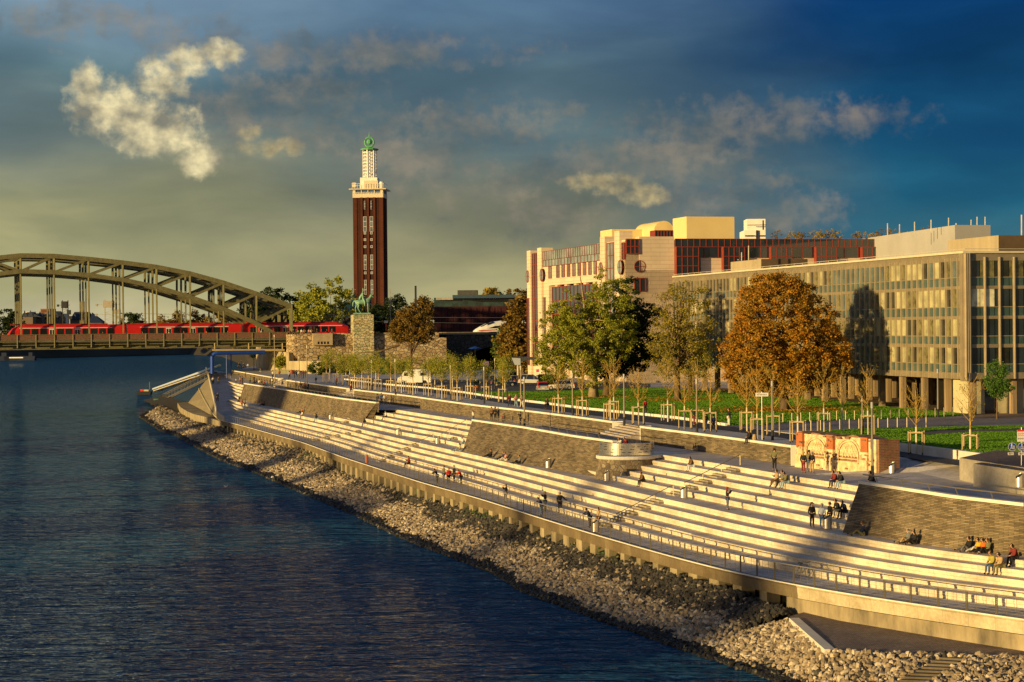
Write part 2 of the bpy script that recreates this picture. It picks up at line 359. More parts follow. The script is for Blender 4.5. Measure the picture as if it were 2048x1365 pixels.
# water
m, nt, bs = newmat('river_water')
rp = noise(nt, objco(nt, (.28, .80, 1)), 1, 3, .55, .6); r2 = noise(nt, objco(nt, (.11, .34, 1)), 1, 3, .5, .5); fi = noise(nt, objco(nt, (.9, 2.0, 1)), 1, 2, .5)
hh = mathn(nt, 'ADD', mathn(nt, 'MULTIPLY', rp, .8), mathn(nt, 'ADD', mathn(nt, 'MULTIPLY', r2, 1.3), mathn(nt, 'MULTIPLY', fi, .14)))
b_ = nt.nodes.new('ShaderNodeBump'); b_.inputs['Strength'].default_value = 1; b_.inputs['Distance'].default_value = 2.6; nt.links.new(hh, b_.inputs['Height'])
df = nt.nodes.new('ShaderNodeBsdfDiffuse'); df.inputs[0].default_value = (.016, .080, .165, 1); nt.links.new(b_.outputs[0], df.inputs['Normal'])
gl = nt.nodes.new('ShaderNodeBsdfGlossy'); gl.inputs['Color'].default_value = (.86, .97, 1, 1); gl.inputs['Roughness'].default_value = .03; nt.links.new(b_.outputs[0], gl.inputs['Normal'])
lw = nt.nodes.new('ShaderNodeFresnel'); lw.inputs[0].default_value = 1.33; nt.links.new(b_.outputs[0], lw.inputs['Normal'])
mx = nt.nodes.new('ShaderNodeMixShader'); nt.links.new(mathn(nt, 'MULTIPLY', lw.outputs[0], .9), mx.inputs[0]); nt.links.new(df.outputs[0], mx.inputs[1]); nt.links.new(gl.outputs[0], mx.inputs[2]); nt.links.new(mx.outputs[0], nt.nodes['Material Output'].inputs[0])
WATER = m
mb = MB(); mb.face([(-2500, -100, 0), (400, -100, 0), (400, 3500, 0), (-2500, 3500, 0)])
struct(mb.build('water', WATER))
# curves of the bank
Wc = curve([(285, 835, 0), (300, 826, 0), (340, 808, 0), (330, 864, 0), (355.5, 870, 0), (414, 903, 0), (455, 923.7, 0), (499, 938, 0), (543, 956, 0), (581, 973.5, 0), (645.5, 1000, 0), (720, 1030, 0), (800, 1071, 0), (900, 1110, 0), (1000, 1146, 0), (1061, 1187, 0), (1137, 1211.6, 0), (1198, 1236, 0), (1283, 1263, 0), (1347, 1287.6, 0), (1426, 1315, 0), (1517, 1342, 0), (1563, 1360, 0), (1640, 1395, 0)], 3)
Rc = curve([(345, 822, 1.4), (400, 845, 1.6), (437.5, 855, 1.9), (502, 872, 2.1), (631, 915, 2.1), (748, 947, 2.1), (850, 988, 2.1), (1000, 1041, 2.1), (1091, 1068.6, 2.1), (1213, 1108, 2.1), (1304, 1144.6, 2.1), (1395, 1175, 2.1), (1517, 1208.5, 2.1), (1575, 1229, 2.1)], 3)
def ys(a, b, st=2.0): n = max(2, int(round((b - a) / st)) + 1); return [a + (b - a) * i / (n - 1) for i in range(n)]
def zbank(y, t):  # t 0 waterline .. 1 wall
    if y > 350: return t ** 1.15 * (2.1 - 1.3 * min(1, (y - 350) / 60))
    return t ** 1.15 * 2.1 + (.3 * max(0, t - .7) / .3 if y > 130 else 0)
KP = [V(1588, 1238, 2), V(1660, 1301, 1.9), V(1722, 1306, 1.9), V(1888, 1311, 1.9), V(2060, 1314, 2.0), V(2250, 1318, 2)]
def znear(x, y, xw):
    p = Vector((x, y)); dk = 99
    for a, b in zip(KP, KP[1:]):
        a2, b2 = Vector((a.x, a.y)), Vector((b.x, b.y)); t = max(0, min(1, (p - a2).dot(b2 - a2) / (b2 - a2).length_squared)); dk = min(dk, (p - a2.lerp(b2, t)).length)
    dw = max(0, (x - xw) * .85); return 1.9 * dw / (dw + dk + .01)
EARTH = M('dark_bank_soil', (.05, .042, .03), .95, 0, .4, .8)
rows = []
for y in ys(96, 555, 3):
    xw, xr = at(Wc, y), at(Rc, y) 
    if y < 124: xr = xw + 14 + (124 - y) * .4
    r = [(xw - 2.5, y, -.9)]
    for k in range(9):
        t = k / 8; xx = xw + (xr - xw) * t; r.append((xx, y, (zbank(y, t) if y >= 124 else znear(xx, y, xw)) - .12))
    r.append((xr + 6, y, 2.02)); rows.append(r)
mb = MB(); mb.grid(rows); struct(mb.build('bank_ground', EARTH))
# riprap stones ------------------------------------------------------
ROCKP = M('riprap_pale', (.39, .31, .215), .9, 0, .3, .9, .4, col2=(.18, .145, .105))
ROCKD = M('riprap_dark', (.075, .07, .062), .9, 0, .3, 1.2, .4, col2=(.03, .028, .026))
ROCKW = M('riprap_wet', (.018, .017, .016), .45, 0, .3, 1.2, .3)
phi = (1 + 5 ** .5) / 2
ICO = np.array([(-1, phi, 0), (1, phi, 0), (-1, -phi, 0), (1, -phi, 0), (0, -1, phi), (0, 1, phi), (0, -1, -phi), (0, 1, -phi), (phi, 0, -1), (phi, 0, 1), (-phi, 0, -1), (-phi, 0, 1)]) / 1.9
ICF = np.array([(0, 11, 5), (0, 5, 1), (0, 1, 7), (0, 7, 10), (0, 10, 11), (1, 5, 9), (5, 11, 4), (11, 10, 2), (10, 7, 6), (7, 1, 8), (3, 9, 4), (3, 4, 2), (3, 2, 6), (3, 6, 8), (3, 8, 9), (4, 9, 5), (2, 4, 11), (6, 2, 10), (8, 6, 7), (9, 8, 1)])
def rocks(name, pos, size, mats, midx, label):
    n = len(pos); base = ICO[None] * (1 + np.random.uniform(-.28, .28, (n, 12, 1))) * np.random.uniform(.6, 1.25, (n, 1, 3))
    a, b, c = np.random.uniform(0, 6.28, (3, n))
    def rot(v, ang, i, j):
        ca, sa = np.cos(ang)[:, None], np.sin(ang)[:, None]; w = v.copy(); w[:, :, i] = v[:, :, i] * ca - v[:, :, j] * sa; w[:, :, j] = v[:, :, i] * sa + v[:, :, j] * ca; return w
    base = rot(rot(rot(base, a, 0, 1), b, 1, 2), c, 0, 2)
    v = base * size[:, None, None] * .62 + pos[:, None, :]
    f = (ICF[None] + (np.arange(n) * 12)[:, None, None]).reshape(-1, 3)
    o = npmesh(name, v.reshape(-1, 3), f, mats, midx=np.repeat(midx, 20)); return tag(o, label, 'stones', kind='stuff')
P = []; S = []; MI = []
y = 97.0
while y < 545:
    sz = .29 if y < 150 else .29 + (y - 150) * .0009
    xw, xr = at(Wc, y), at(Rc, y)
    if y < 124: xr = xw + 14 + (124 - y) * .4
    wd = xr - xw + 1.2; n = int(wd / (sz * .62))
    for k in range(n):
        t = (k + random.random()) / n; s = sz * random.uniform(.7, 1.35) * (1.12 if random.random() < .1 else 1)
        px = xw - .6 + wd * t; tt = max(0, min(1, (px - xw) / (xr - xw)))
        P.append((px, y + random.uniform(-.3, .3), (zbank(y, tt) if y >= 124 else znear(px, y, xw)) + random.uniform(-.06, .12))); S.append(s)
        if y < 118 and False: mi = 0
        nn = .06 * math.sin(y * .31) + .05 * math.sin(y * .83 + 1)
        if (px - xw) < (.04 + nn * .5 + random.random() * .05) * (wd if y > 124 else 7): mi = 2
        elif tt > .60 + nn + random.uniform(-.08, .08) and 124 < y: mi = 1 if random.random() < (.9 if y < 230 else .55) else 0
        else: mi = random.choice((0, 0, 3, 4)) if random.random() < .93 else 1
        MI.append(mi)
    y += sz * .60
P = np.array(P); S = np.array(S); MI = np.array(MI)
# keep stones off the paved landing at the near right
def inpoly(x, y, poly):
    c = False; j = len(poly) - 1
    for i in range(len(poly)):
        if (poly[i][1] > y) != (poly[j][1] > y) and x < (poly[j][0] - poly[i][0]) * (y - poly[i][1]) / (poly[j][1] - poly[i][1]) + poly[i][0]: c = not c
        j = i
    return c
COB = [V(1578, 1234, 2.1), V(1650, 1299, 1.9), V(1690, 1304, 1.9), V(1780, 1307.5, 1.9), V(1888, 1311, 1.9), V(2060, 1314, 2.0), V(2150, 1316, 2.0), V(2120, 1230, 2.3), V(1900, 1215, 2.2), V(1700, 1200, 2.1)]
cobp = [(p.x, p.y) for p in COB]
stp = [(V(*q).x, V(*q).y) for q in ((1885, 1312, 1.9), (1935, 1315, 1.9), (1852, 1372, .95), (1785, 1370, .95))]
keep = np.array([not (inpoly(p[0], p[1], cobp) or inpoly(p[0], p[1], stp)) for p in P])
rocks('riprap', P[keep], S[keep], [ROCKP, ROCKD, ROCKW, M('riprap_light', (.52, .44, .33), .9, 0, .2, 1.5, .3), M('riprap_brown', (.30, .23, .15), .9, 0, .35, 1.5, .3)], MI[keep], 'loose pale and dark rubble stones sloping down to the river')
# low paved landing at the near right, kerb and timber stair
COBM = brickmat('cobbles', (.24, .18, .15), (.36, .28, .23), (.04, .035, .03), .22, .16, False, .02, 0, .8, .3, .6, .5, .8)
mb = MB(); mb.face([(p.x, p.y, p.z + .03) for p in COB]); struct(mb.build('lower_landing_pavement', COBM))
mb = MB()
def kerb(a, b, w, h0, h1, mbb, m=0): mbb.bar(Vector(a) + Vector((0, 0, (h0 + h1) / 2)), Vector(b) + Vector((0, 0, (h0 + h1) / 2)), w, h1 - h0, m)
kerb(V(1588, 1238, 2.1), V(1660, 1301, 1.9), .6, -.4, .06, mb)
ln = [V(1660, 1301, 1.9), V(1722, 1306, 1.9), V(1888, 1311, 1.9), V(2060, 1314, 2.0), V(2150, 1316, 2)]
for a, b in zip(ln, ln[1:]): kerb(a, b, .25, -.6, .05, mb)
tag(mb.build('landing_kerb', CONC), 'pale stone kerb edging the low cobbled landing by the river', 'kerb')
TIM = treadmat('weathered_boards', (.34, .29, .22), (.26, .22, .17), 3, .4, .5)
st = empty('boat_steps', V(1860, 1335, .5), 0, 'weathered boat steps running down the stones beside the low cobbled landing', 'steps')
a0, a1 = V(1888, 1312, 1.9), V(1933, 1315, 1.9); b0, b1 = V(1785, 1370, .95), V(1852, 1372, .95)
inv = st.location.copy()
for k in range(9):
    t0, t1 = k / 9, (k + 1) / 9; p = [a0.lerp(b0, t0), a1.lerp(b1, t0), a1.lerp(b1, t1), a0.lerp(b0, t1)]; z = p[0].z - .02
    mb = MB(); mb.hexa([(q.x - inv.x, q.y - inv.y, z - .6 - inv.z) for q in p] + [(q.x - inv.x, q.y - inv.y, z - inv.z) for q in p]); mb.build('step', TIM, st)
# promenade slab with its ramp -------------------------------------
def zr(y):
    if y < 358: return ZP
    if y < 486: return ZP + (y - 358) * (ZT - ZP) / 106
    return ZP + 128 * (ZT - ZP) / 106
RL = [V(449, 843, ZP), V(439, 836, 4.0), V(434, 830, 4.25), V(431, 818, 4.85), V(428, 802, 5.7), V(423, 780, 7.0), V(417, 754, 8.62), V(412, 741, 8.9)]
RLy = np.array([p.y for p in RL]); RLx = np.array([p.x for p in RL])
def xl(y): return float(np.interp(y, RLy, RLx)) if y > RLy[0] else at(E_, y)
def stripuv(ya, yb, fa, fb, z, n=3, st=2.0, zf=None):
    rows = []; uvs = []; u = 0; last = None
    for y in ys(ya, yb, st):
        a, b = fa(y), fb(y); p = Vector((a, y))
        if last is not None: u += (p - last).length
        last = p; rr = []; uu = []
        for k in range(n):
            x = a + (b - a) * k / (n - 1); rr.append((x, y, zf(x, y) if zf else z)); uu.append((u, (b - a) * k / (n - 1)))
        rows.append(rr); uvs.append(uu)
    return rows, uvs
mb = MB(); r, u = stripuv(96, 358, lambda y: at(E_, y), lambda y: at(A_, y) + .6, ZP); mb.grid(r, 0, u); struct(mb.build('promenade', SLABS))
mb = MB(); r, u = stripuv(358, 540, xl, lambda y: at(B_, y) + 1 if y < 401 else at(BW_, y) + .2, 0, 5, 3, lambda x, y: zr(y)); mb.grid(r, 0, u); struct(mb.build('ramp_pavement', SLABS))
mb = MB(); r, u = stripuv(96, 403, lambda y: at(B_, y) - .02, lambda y: at(B_, y) + 8, ZL, 4); mb.grid(r, 0, u); struct(mb.build('landing_pavement', TREAD))
# stepped flights ---------------------------------------------------
def flight(name, Fc, Tc, z0, tips, y1, label, ylim=None):
    g = empty(name, (0, 0, 0), 0, label, 'steps')
    for i in range(5):
        c = Fc + (Tc - Fc) * (i / 4); c2 = Fc + (Tc - Fc) * min(1, (i + 1) / 4)
        za = z0 + i * H; prof = [(.0, 0), (.0, .17), (-.045, .215), (-.045, H - .03), (-.02, H)]
        yy = ys(y1, tips[i], 2.0); rows = []; uvs = []; u = 0; last = None
        for q, y in enumerate(yy):
            x = at(c, y); p = Vector((x, y))
            dx = at(c, y + 1) - at(c, y - 1); nrm = Vector((2, -dx)).normalized()   # pointing inland
            if last is not None: u += (p - last).length
            last = p
            row = [(x + nrm.x * o, y + nrm.y * o, za + h) for o, h in prof]; uvr = [(u, h) for o, h in prof]
            if i < 4: row.append((at(c2, y) + .1, y, za + H)); uvr.append((u, H + 1.3))
            rows.append(row); uvs.append(uvr)
        mb = MB(); n = len(prof)
        mb.grid([r[:n] for r in rows], 0, [r[:n] for r in uvs])
        if i < 4: mb.grid([r[n - 1:] for r in rows], 1, [r[n - 1:] for r in uvs])
        mb.build('step', [RISER, TREAD], g, fix=False)
    return g
flight('terrace_steps', A_, B_, ZP, [369, 377, 387, 396.7, 403], 96, 'long curved flight of pale sitting steps rising from the riverside promenade')
flight('terrace_steps', C_, D_, ZL, [419, 429, 438.6, 452, 464], 402.3, 'short upper flight of pale steps at the far left end by the ramp')
flight('terrace_steps', C_, D_, ZL, [311] * 5, 232.5, 'middle upper flight of pale sitting steps between two battered brick walls')
flight('terrace_steps', C_, D_, ZL, [196] * 5, 136, 'near upper flight of pale sitting steps right of the round stone bastion')
# plateau -----------------------------------------------------------
def xpf(y):
    if y < 136: return float(np.interp(y, W3T[:, 1], W3T[:, 0])) + .25
    if y < 186.5: return at(D_, y) - .02
    if y < 232.5: return max(float(np.interp(y, W2T[:, 1], W2T[:, 0])) + .25, 0) if False else float(np.interp(y, W2T[:, 1], W2T[:, 0])) + .25
    if y < 291: return at(D_, y) - .02
    if y < 402.3: return float(np.interp(y, W1T[:, 1], W1T[:, 0])) + .25
    return at(D_, y) - .02
def xpb(y): return at(BW_, y) + .3 if y > 167 else at(BW_, 167) + (167 - y) * .55 + .3
def PZ(x, y): return ZT + .93 * max(0, min(1, ((x - 33.5) + (y - 150) * .6) / 6))
mb = MB()
mb.grid([[(x, y, PZ(x, y)) for x in [30.35, 31, 32, 33, 34, 36, 38, 40, 44, 50, 70, 92]] for y in ys(157, 172.2, 2)], 0, [[(y, x) for x in range(12)] for y in ys(157, 172.2, 2)])
for ya, yb in ((96, 136), (136, 186.5), (186.5, 232.5), (232.5, 291), (291, 402.3), (402.3, 464)):
    e = .001
    def xb(y): return max(xpb(y), xpf(y) + 1) if y > 157 else xpf(y) + 60
    def zf(x, y):
        if y > 157: return ZT
        return PZ(x, y)
    r, u = stripuv(ya + e, yb - e, xpf, xb, ZT, 14 if yb <= 136.1 or ya == 136 else 4, 2, zf); mb.grid(r, 0, u)
struct(mb.build('plateau_pavement', SLABS))
# park level ground: one sheet to the horizon
def zg(x, y):
    if y < 172: return ZG if x < 29 and y > 162 else 7.6
    return ZG - .67 * min(1, max(0, 186 - y) / 14) * max(0, min(1, (x - 30) / 3))
rows = []
for y in [157, 160, 163, 166, 169, 171.9, 172, 174, 176, 178] + list(ys(180, 420, 4)) + [430, 450, 470, 500, 540, 600]:
    x0 = xpb(y) if y < 510 else -72.0; rows.append([(x0 + d, y, zg(x0 + d, y)) for d in (0, 1, 2, 3, 4, 5, 6, 8, 10, 12, 16, 24, 40, 80, 200, 500)])
mb = MB(); mb.grid(rows)
mb.grid([[(rows[-1][0][0] + (2600 * k / 6), y, ZG) for k in range(7)] for y in (600, 900, 1500, 3500)])
struct(mb.build('park_ground', PAVE)); mb = MB()
mb.grid([[(-77, 560, -1), (-72, 560, ZG), (-71, 560, ZG)], [(-84, 640, -1), (-78, 640, ZG), (-60, 640, ZG)], [(-130, 1000, -1), (-122, 1000, ZG), (-60, 1000, ZG)], [(-220, 1500, -1), (-205, 1500, ZG), (-60, 1500, ZG)], [(-900, 3500, -1), (-880, 3500, ZG), (-60, 3500, ZG)]])
struct(mb.build('upstream_bank', M('dark_bank_soil', (.05, .042, .03))))
# road in front of the right-hand planters and its ground
GRASS = M('lawn_grass', (.10, .23, .022), .95, 0, .3, .5, .6, col2=(.07, .16, .016))
ASPH = M('asphalt_path', (.05, .05, .058), .85, 0, .2, .8)
def sheet(name, pts, z, mat, dz=.03):
    mb = MB(); mb.face([tuple(V(px, py, z) + Vector((0, 0, dz))) for px, py in pts]); return struct(mb.build(name, mat))
CURB1 = [(690, 760), (780, 771), (860, 778), (929, 786.5), (1000, 797.6), (1088, 808), (1176, 819.6), (1264, 828.5), (1355, 838), (1453, 852)]
sheet('lawn', CURB1 + [(1520, 852), (1564, 847), (1674, 842), (1790, 839), (1903, 834), (1935, 830), (1880, 824), (1790, 816), (1700, 805), (1600, 794), (1500, 789), (1400, 781), (1300, 776), (1176, 780), (1097, 783), (1015, 783.5), (900, 783), (800, 768)], ZG, GRASS, .02)
sheet('path', [(700, 768), (860, 786), (929, 794), (1000, 806), (1050, 814), (1102, 821), (1205, 834), (1300, 846), (1355, 853), (1453, 862), (1530, 872), (1640, 887), (1700, 893), (1700, 882), (1595, 868), (1530, 861), (1453, 853)] + [(x, y + 1.5) for x, y in CURB1[::-1]][1:], ZG, ASPH, .01)
COBP = M('cobble_path', (.24, .21, .22), .85, 0, .3, 1.6, .4)
sheet('cobble_path', [(1453, 853), (1520, 852), (1564, 847), (1674, 842), (1790, 839), (1903, 834), (1960, 830), (2060, 826), (2140, 824), (2140, 846), (2048, 849), (1940, 852), (1793, 855), (1691, 858), (1600, 862), (1540, 860)], ZG, COBP, .012)
sheet('lawn', [(1600, 864), (1691, 859.5), (1793, 856.5), (1940, 853.5), (2048, 851), (2140, 848), (2140, 925), (2048, 918), (1970, 908), (1919, 901.5), (1850, 893), (1797, 886), (1700, 875)], ZG, GRASS, .02)
sheet('asphalt_footpath', [(1800, 866), (1900, 860), (2048, 858), (2140, 856), (2140, 862), (1960, 865), (1900, 868.5), (1850, 871)], ZG, M('worn_path', (.14, .11, .10), .9, 0, .3, 1), .035)
# the street and its cars
sheet('road', [(760, 768), (900, 784), (1015, 784), (1097, 784), (1176, 781), (1300, 776.5), (1300, 768), (1100, 764), (900, 760), (700, 757)], ZG, M('street_asphalt', (.07, .07, .075), .85, 0, .2, .8), .015)
mb = MB(); mb.face([tuple(V(x, y, 9.07)) for x, y in ((1790, 901), (1850, 911.5), (1919, 920.5), (1985, 927), (1985, 936), (1919, 932), (1850, 922), (1790, 911))]); struct(mb.build('road', ASPH))
# lawn kerb walls
def wallline(name, pts, z, h, w, mat, label, cat='wall', zb=-.6):
    mb = MB(); q = [V(px, py, z) for px, py in pts]
    for a, b in zip(q, q[1:]): mb.bar(a + Vector((0, 0, (h + zb) / 2)), b + Vector((0, 0, (h + zb) / 2)), w, h - zb)
    return tag(mb.build(name, mat), label, cat)
wallline('lawn_kerb', CURB1, ZG, .27, .3, COPE, 'long low pale stone kerb seat along the front of the green lawn', 'kerb')
wallline('lawn_kerb', [(1529, 861), (1595, 869), (1700, 877.5), (1797, 887.5), (1850, 893.5), (1919, 902), (1970, 908.5), (2048, 919), (2150, 931)], ZG, .05, .5, CONC, 'pale retaining wall holding up the right hand lawn behind the brick ruin', 'wall', -1.0)
# retaining brick walls between plateau and park -------------------
def retwall(ya, yb, label, first=False):
    g = empty('park_wall', (0, 0, 0), 0, label, 'wall', 'brick walls between terrace and park')
    rows = []; uvs = []; top = []; u = 0; last = None
    for y in ys(ya, yb, 2):
        x = at(BW_, y); p = Vector((x, y)); u += (p - last).length if last is not None else 0; last = p
        dx = at(BW_, y + 1) - at(BW_, y - 1); n = Vector((2, -dx)).normalized()
        rows.append([(x, y, ZT - .3), (x, y, ZG - .05)]); uvs.append([(u, 0), (u, 1.8)])
        top.append([(x + n.x * o, y + n.y * o, z) for o, z in ((-.04, ZG - .08), (-.04, ZG + .12), (.5, ZG + .12), (.5, ZG - .1))])
    mb = MB(); mb.grid(rows, 0, uvs); mb.build('brick_face', WALLB, g, fix=False)
    mb = MB(); mb.grid(top); mb.face(top[0]); mb.face(top[-1][::-1]); mb.build('coping', COPE, g)
    for y in (ya, yb):      # end pier
        x = at(BW_, y); mb = MB(); mb.box((x + .55, y, (ZT + ZG) / 2 - .05), (1.15, .35, ZG - ZT + .36)); mb.build('end_pier', COPE, g)
    return g
retwall(417, 502, 'low brick wall at the far left end beside the ramp top')
retwall(342.5, 402, 'low brick wall in front of the crowded far terrace, second from the left')
retwall(214, 335.5, 'long low brick wall behind the middle upper steps')
retwall(168.5, 203.5, 'low brick wall running from the bastion to the brick ruin')
# small stairs in the gaps of the park wall
for (ya, yb), lb in (((402, 417), 'far left wide stair cut through the low park wall'), ((335.5, 342.5), 'narrow stair cut through the low park wall beyond the middle steps'), ((203.5, 214), 'wide stair cut through the low park wall behind the round bastion')):
    g = empty('park_stair', (0, 0, 0), 0, lb, 'stairs')
    for k in range(8):
        mb = MB(); z = ZT + (k + 1) * (ZG - ZT) / 8
        ym = (ya + yb) / 2; x = at(BW_, ym) - 1.9 + k * .33; ang = math.atan2(at(BW_, yb) - at(BW_, ya), yb - ya)
        mb.box((x + 1.3, ym, (z + ZT - .3) / 2 + .004), (2.6 - k * .3 + .9, (yb - ya - .4), z - ZT + .3), -ang); mb.build('step', TREAD, g)
# battered parapet walls ------------------------------------------
def resample(tr, st=1.5):
    L = np.concatenate([[0], np.cumsum(np.hypot(*np.diff(tr, axis=0).T))]); n = max(2, int(L[-1] / st)); s = np.linspace(0, L[-1], n)
    return np.stack([np.interp(s, L, tr[:, 0]), np.interp(s, L, tr[:, 1])], 1), s
RAILM = M('rail_steel', (.30, .25, .18), .4, .6, .15, 2)
def battered(T, B, zt0, label, rail=(0, 1), zts=None, backz=ZT, endwall=5.5):
    g = empty('battered_wall', (0, 0, 0), 0, label, 'wall', 'battered brick walls of the terrace')
    t, s = resample(T); n = len(t); fr = np.linspace(0, 1, n)
    Lb = np.concatenate([[0], np.cumsum(np.hypot(*np.diff(B, axis=0).T))]); b = np.stack([np.interp(fr * Lb[-1], Lb, B[:, 0]), np.interp(fr * Lb[-1], Lb, B[:, 1])], 1)
    rows = []; uvs = []; cop = []; back = []
    for k in range(n):
        zt = zt0 if zts is None else zts[0] + (zts[1] - zts[0]) * fr[k]
        kk = min(k, n - 2); d = Vector(t[kk + 1] - t[kk]).normalized(); nr = Vector((d.y, -d.x))
        if nr.x < 0: nr = -nr
        rows.append([(b[k][0], b[k][1], ZL - .5), (b[k][0], b[k][1], ZL), (t[k][0], t[k][1], zt - .2)]); uvs.append([(s[k], -.5), (s[k], 0), (s[k], 3.3)])
        cop.append([(t[k][0] + nr.x * o, t[k][1] + nr.y * o, z) for o, z in ((-.05, zt - .2), (-.05, zt), (.45, zt), (.45, zt - .2))])
        back.append([(t[k][0] + nr.x * .4, t[k][1] + nr.y * .4, backz - .3), (t[k][0] + nr.x * .4, t[k][1] + nr.y * .4, zt - .15)])
    mb = MB(); mb.grid(rows, 0, uvs); mb.grid(back, 0, [[(q[0], 0), (q[0], 1)] for q in zip(s)])
    # far end face returns inland and closes the flight beside it
    e = n - 1; d = Vector((1, .12)).normalized(); L = endwall
    mb.face([(b[e][0], b[e][1], ZL - .5), (b[e][0] + L, b[e][1] + .6, ZL - .5), (t[e][0] + L, t[e][1] + .6, ZT + .02), (t[e][0] + .45, t[e][1], ZT + .02), (t[e][0] + .45, t[e][1], zt0 - .2), (t[e][0], t[e][1], zt0 - .2)], 0, [(0, 0), (L, 0), (L, 2.2), (.4, 2.2), (.4, 3.3), (0, 3.3)])
    mb.face([(b[0][0], b[0][1], ZL - .5), (b[0][0] + 1.2, b[0][1], ZL - .5), (t[0][0] + .5, t[0][1], zt0 - .2), (t[0][0], t[0][1], zt0 - .2)], 0, [(0, 0), (1, 0), (1, 3), (0, 3)])
    mb.build('brick_face', WALLB, g, fix=False)
    mb = MB(); mb.grid(cop); mb.face(cop[0]); mb.face(cop[-1][::-1])
    a = Vector((t[e][0] + .5, t[e][1] + .1, ZT - .04)); mb.bar(a, a + Vector((L, .6, 0)), .45, .16); mb.build('coping', COPE, g)
    k0, k1 = int(rail[0] * (n - 1)), int(rail[1] * (n - 1)); mb = MB(); up = Vector((0, 0, .42)); pts = []
    for k in range(k0, k1 + 1):
        zt = zt0 if zts is None else zts[0] + (zts[1] - zts[0]) * fr[k]
        p = Vector((t[k][0] + .3, t[k][1] + .1, zt)); pts.append(p + up)
        if (k - k0) % 2 == 0: mb.bar(p + Vector((.15, 0, -.05)), p + up, .05, .05)
    mb.tube(pts, .045, 6); mb.build('handrail', RAILM, g)
    return g
battered(W1T, W1B, ZC, 'far battered brick wall with pale coping, crossed by a dark shadow band', (.0, .85))
battered(W2T, W2B, ZC, 'middle battered brick wall left of the round stone bastion', (.1, .9))
battered(W3T, W3B, ZC, 'near right battered brick wall with a steel rail along its top', (.0, 1), zts=(9.2, 9.3))
# quay edge: beam, recess and piers --------------------------------
q = empty('quay_wall', (0, 0, 0), 0, 'stained concrete quay edge beam on piers above the riprap', 'wall')
rows = []; uvs = []; u = 0; last = None; rec = []
yy = ys(96, 357, 2)
def nrmE(y):
    dx = at(E_, y + 1) - at(E_, y - 1); return Vector((2, -dx)).normalized()
for y in yy:
    x = at(E_, y); n = nrmE(y); p = Vector((x, y)); u += (p - last).length if last is not None else 0; last = p
    pr = [(.35, ZP + .0), (.35, ZP + .03), (-.06, ZP + .03), (-.06, ZP - .1), (.0, ZP - .14), (.05, ZP - .82), (1.6, ZP - .82)]
    rows.append([(x + n.x * o, y + n.y * o, z) for o, z in pr]); uvs.append([(u, (ZP - z) + o) for o, z in pr])
    rec.append([(x + n.x * 1.5, y + n.y * 1.5, ZP - .9), (x + n.x * 1.5, y + n.y * 1.5, 1.2)])
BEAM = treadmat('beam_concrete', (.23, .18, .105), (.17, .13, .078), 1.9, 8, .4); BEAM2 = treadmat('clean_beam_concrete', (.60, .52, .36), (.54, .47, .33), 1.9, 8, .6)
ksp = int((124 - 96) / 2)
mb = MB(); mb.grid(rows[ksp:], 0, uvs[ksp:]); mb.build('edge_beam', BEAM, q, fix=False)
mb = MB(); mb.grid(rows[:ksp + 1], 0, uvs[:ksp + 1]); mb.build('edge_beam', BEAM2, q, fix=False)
mb = MB(); mb.grid(rec); mb.build('recess', M('recess_wall', (.018, .015, .012), .95, 0, .3, .5), q, fix=False)  # near-black colour stands for the shade between the piers
lp = MB()
for y0_, y1_ in zip(yy, yy[1:]):
    n = nrmE(y0_); lp.bar((at(E_, y0_) - n.x * .02, y0_, ZP + .02), (at(E_, y1_) - n.x * .02, y1_, ZP + .02), .16, .07)
lp.build('edge_lip', COPE, q)
s = 0; last = None; y = 125.0; cnt = 0
while y < 356:
    n = nrmE(y); x = at(E_, y); t = Vector((-n.y, n.x)); an = math.atan2(t.y, t.x)
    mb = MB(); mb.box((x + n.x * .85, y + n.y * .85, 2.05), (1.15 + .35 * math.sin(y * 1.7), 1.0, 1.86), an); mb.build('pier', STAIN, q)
    y += 3.4 * abs(t.y)
# solid wall at the near right
rows = []; uvs = []; u = 0
for y in ys(96, 125.5, 2):
    x = at(E_, y); n = nrmE(y); u += 2.3; rows.append([(x + n.x * .3, y + n.y * .3, ZP - .9), (x + n.x * .3, y + n.y * .3, 1.5)]); uvs.append([(u, 0), (u, 2)])
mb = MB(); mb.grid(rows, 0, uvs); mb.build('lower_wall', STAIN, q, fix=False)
# ramp parapet, revetment and outer plinth
mb = MB(); pts = [V(449, 843, ZP)] + RL[1:]
for a, b in zip(pts, pts[1:]): mb.bar(a + Vector((0, 0, .35)), b + Vector((0, 0, .3)), .2, 1.1)
tag(mb.build('ramp_parapet', M('ramp_parapet_concrete', (.46, .41, .32), .8, 0, .2, .6)), 'pale parapet wall along the river side of the far ramp', 'wall')
top = [Vector((p.x, p.y, p.z - .1)) for p in RL[1:7]]
bot = [V(436, 838, 3.0), V(428, 834, 2.9), V(415, 827, 2.8), V(403, 820, 2.7), V(390, 813, 2.6), V(376, 806, 2.5)]
mb = MB(); mb.grid([top, [a.lerp(b, .5) for a, b in zip(top, bot)], bot], 0, [[(i * 6, 0) for i in range(6)], [(i * 6, 3) for i in range(6)], [(i * 6, 6) for i in range(6)]])
REV = M('revetment_concrete', (.22, .185, .12), .85, 0, .2, .3, .3)
tag(mb.build('revetment', REV), 'sloping concrete revetment below the far ramp', 'wall')
rib = MB()
for i in range(5): rib.bar(top[i].lerp(bot[i], .45) + Vector((-.1, -.1, .05)), top[i + 1].lerp(bot[i + 1], .45) + Vector((-.1, -.1, .05)), .25, .25)
tag(rib.build('revetment_rib', M('rib_concrete', (.40, .34, .22), .8)), 'pale rib running along the middle of the concrete revetment', 'kerb')
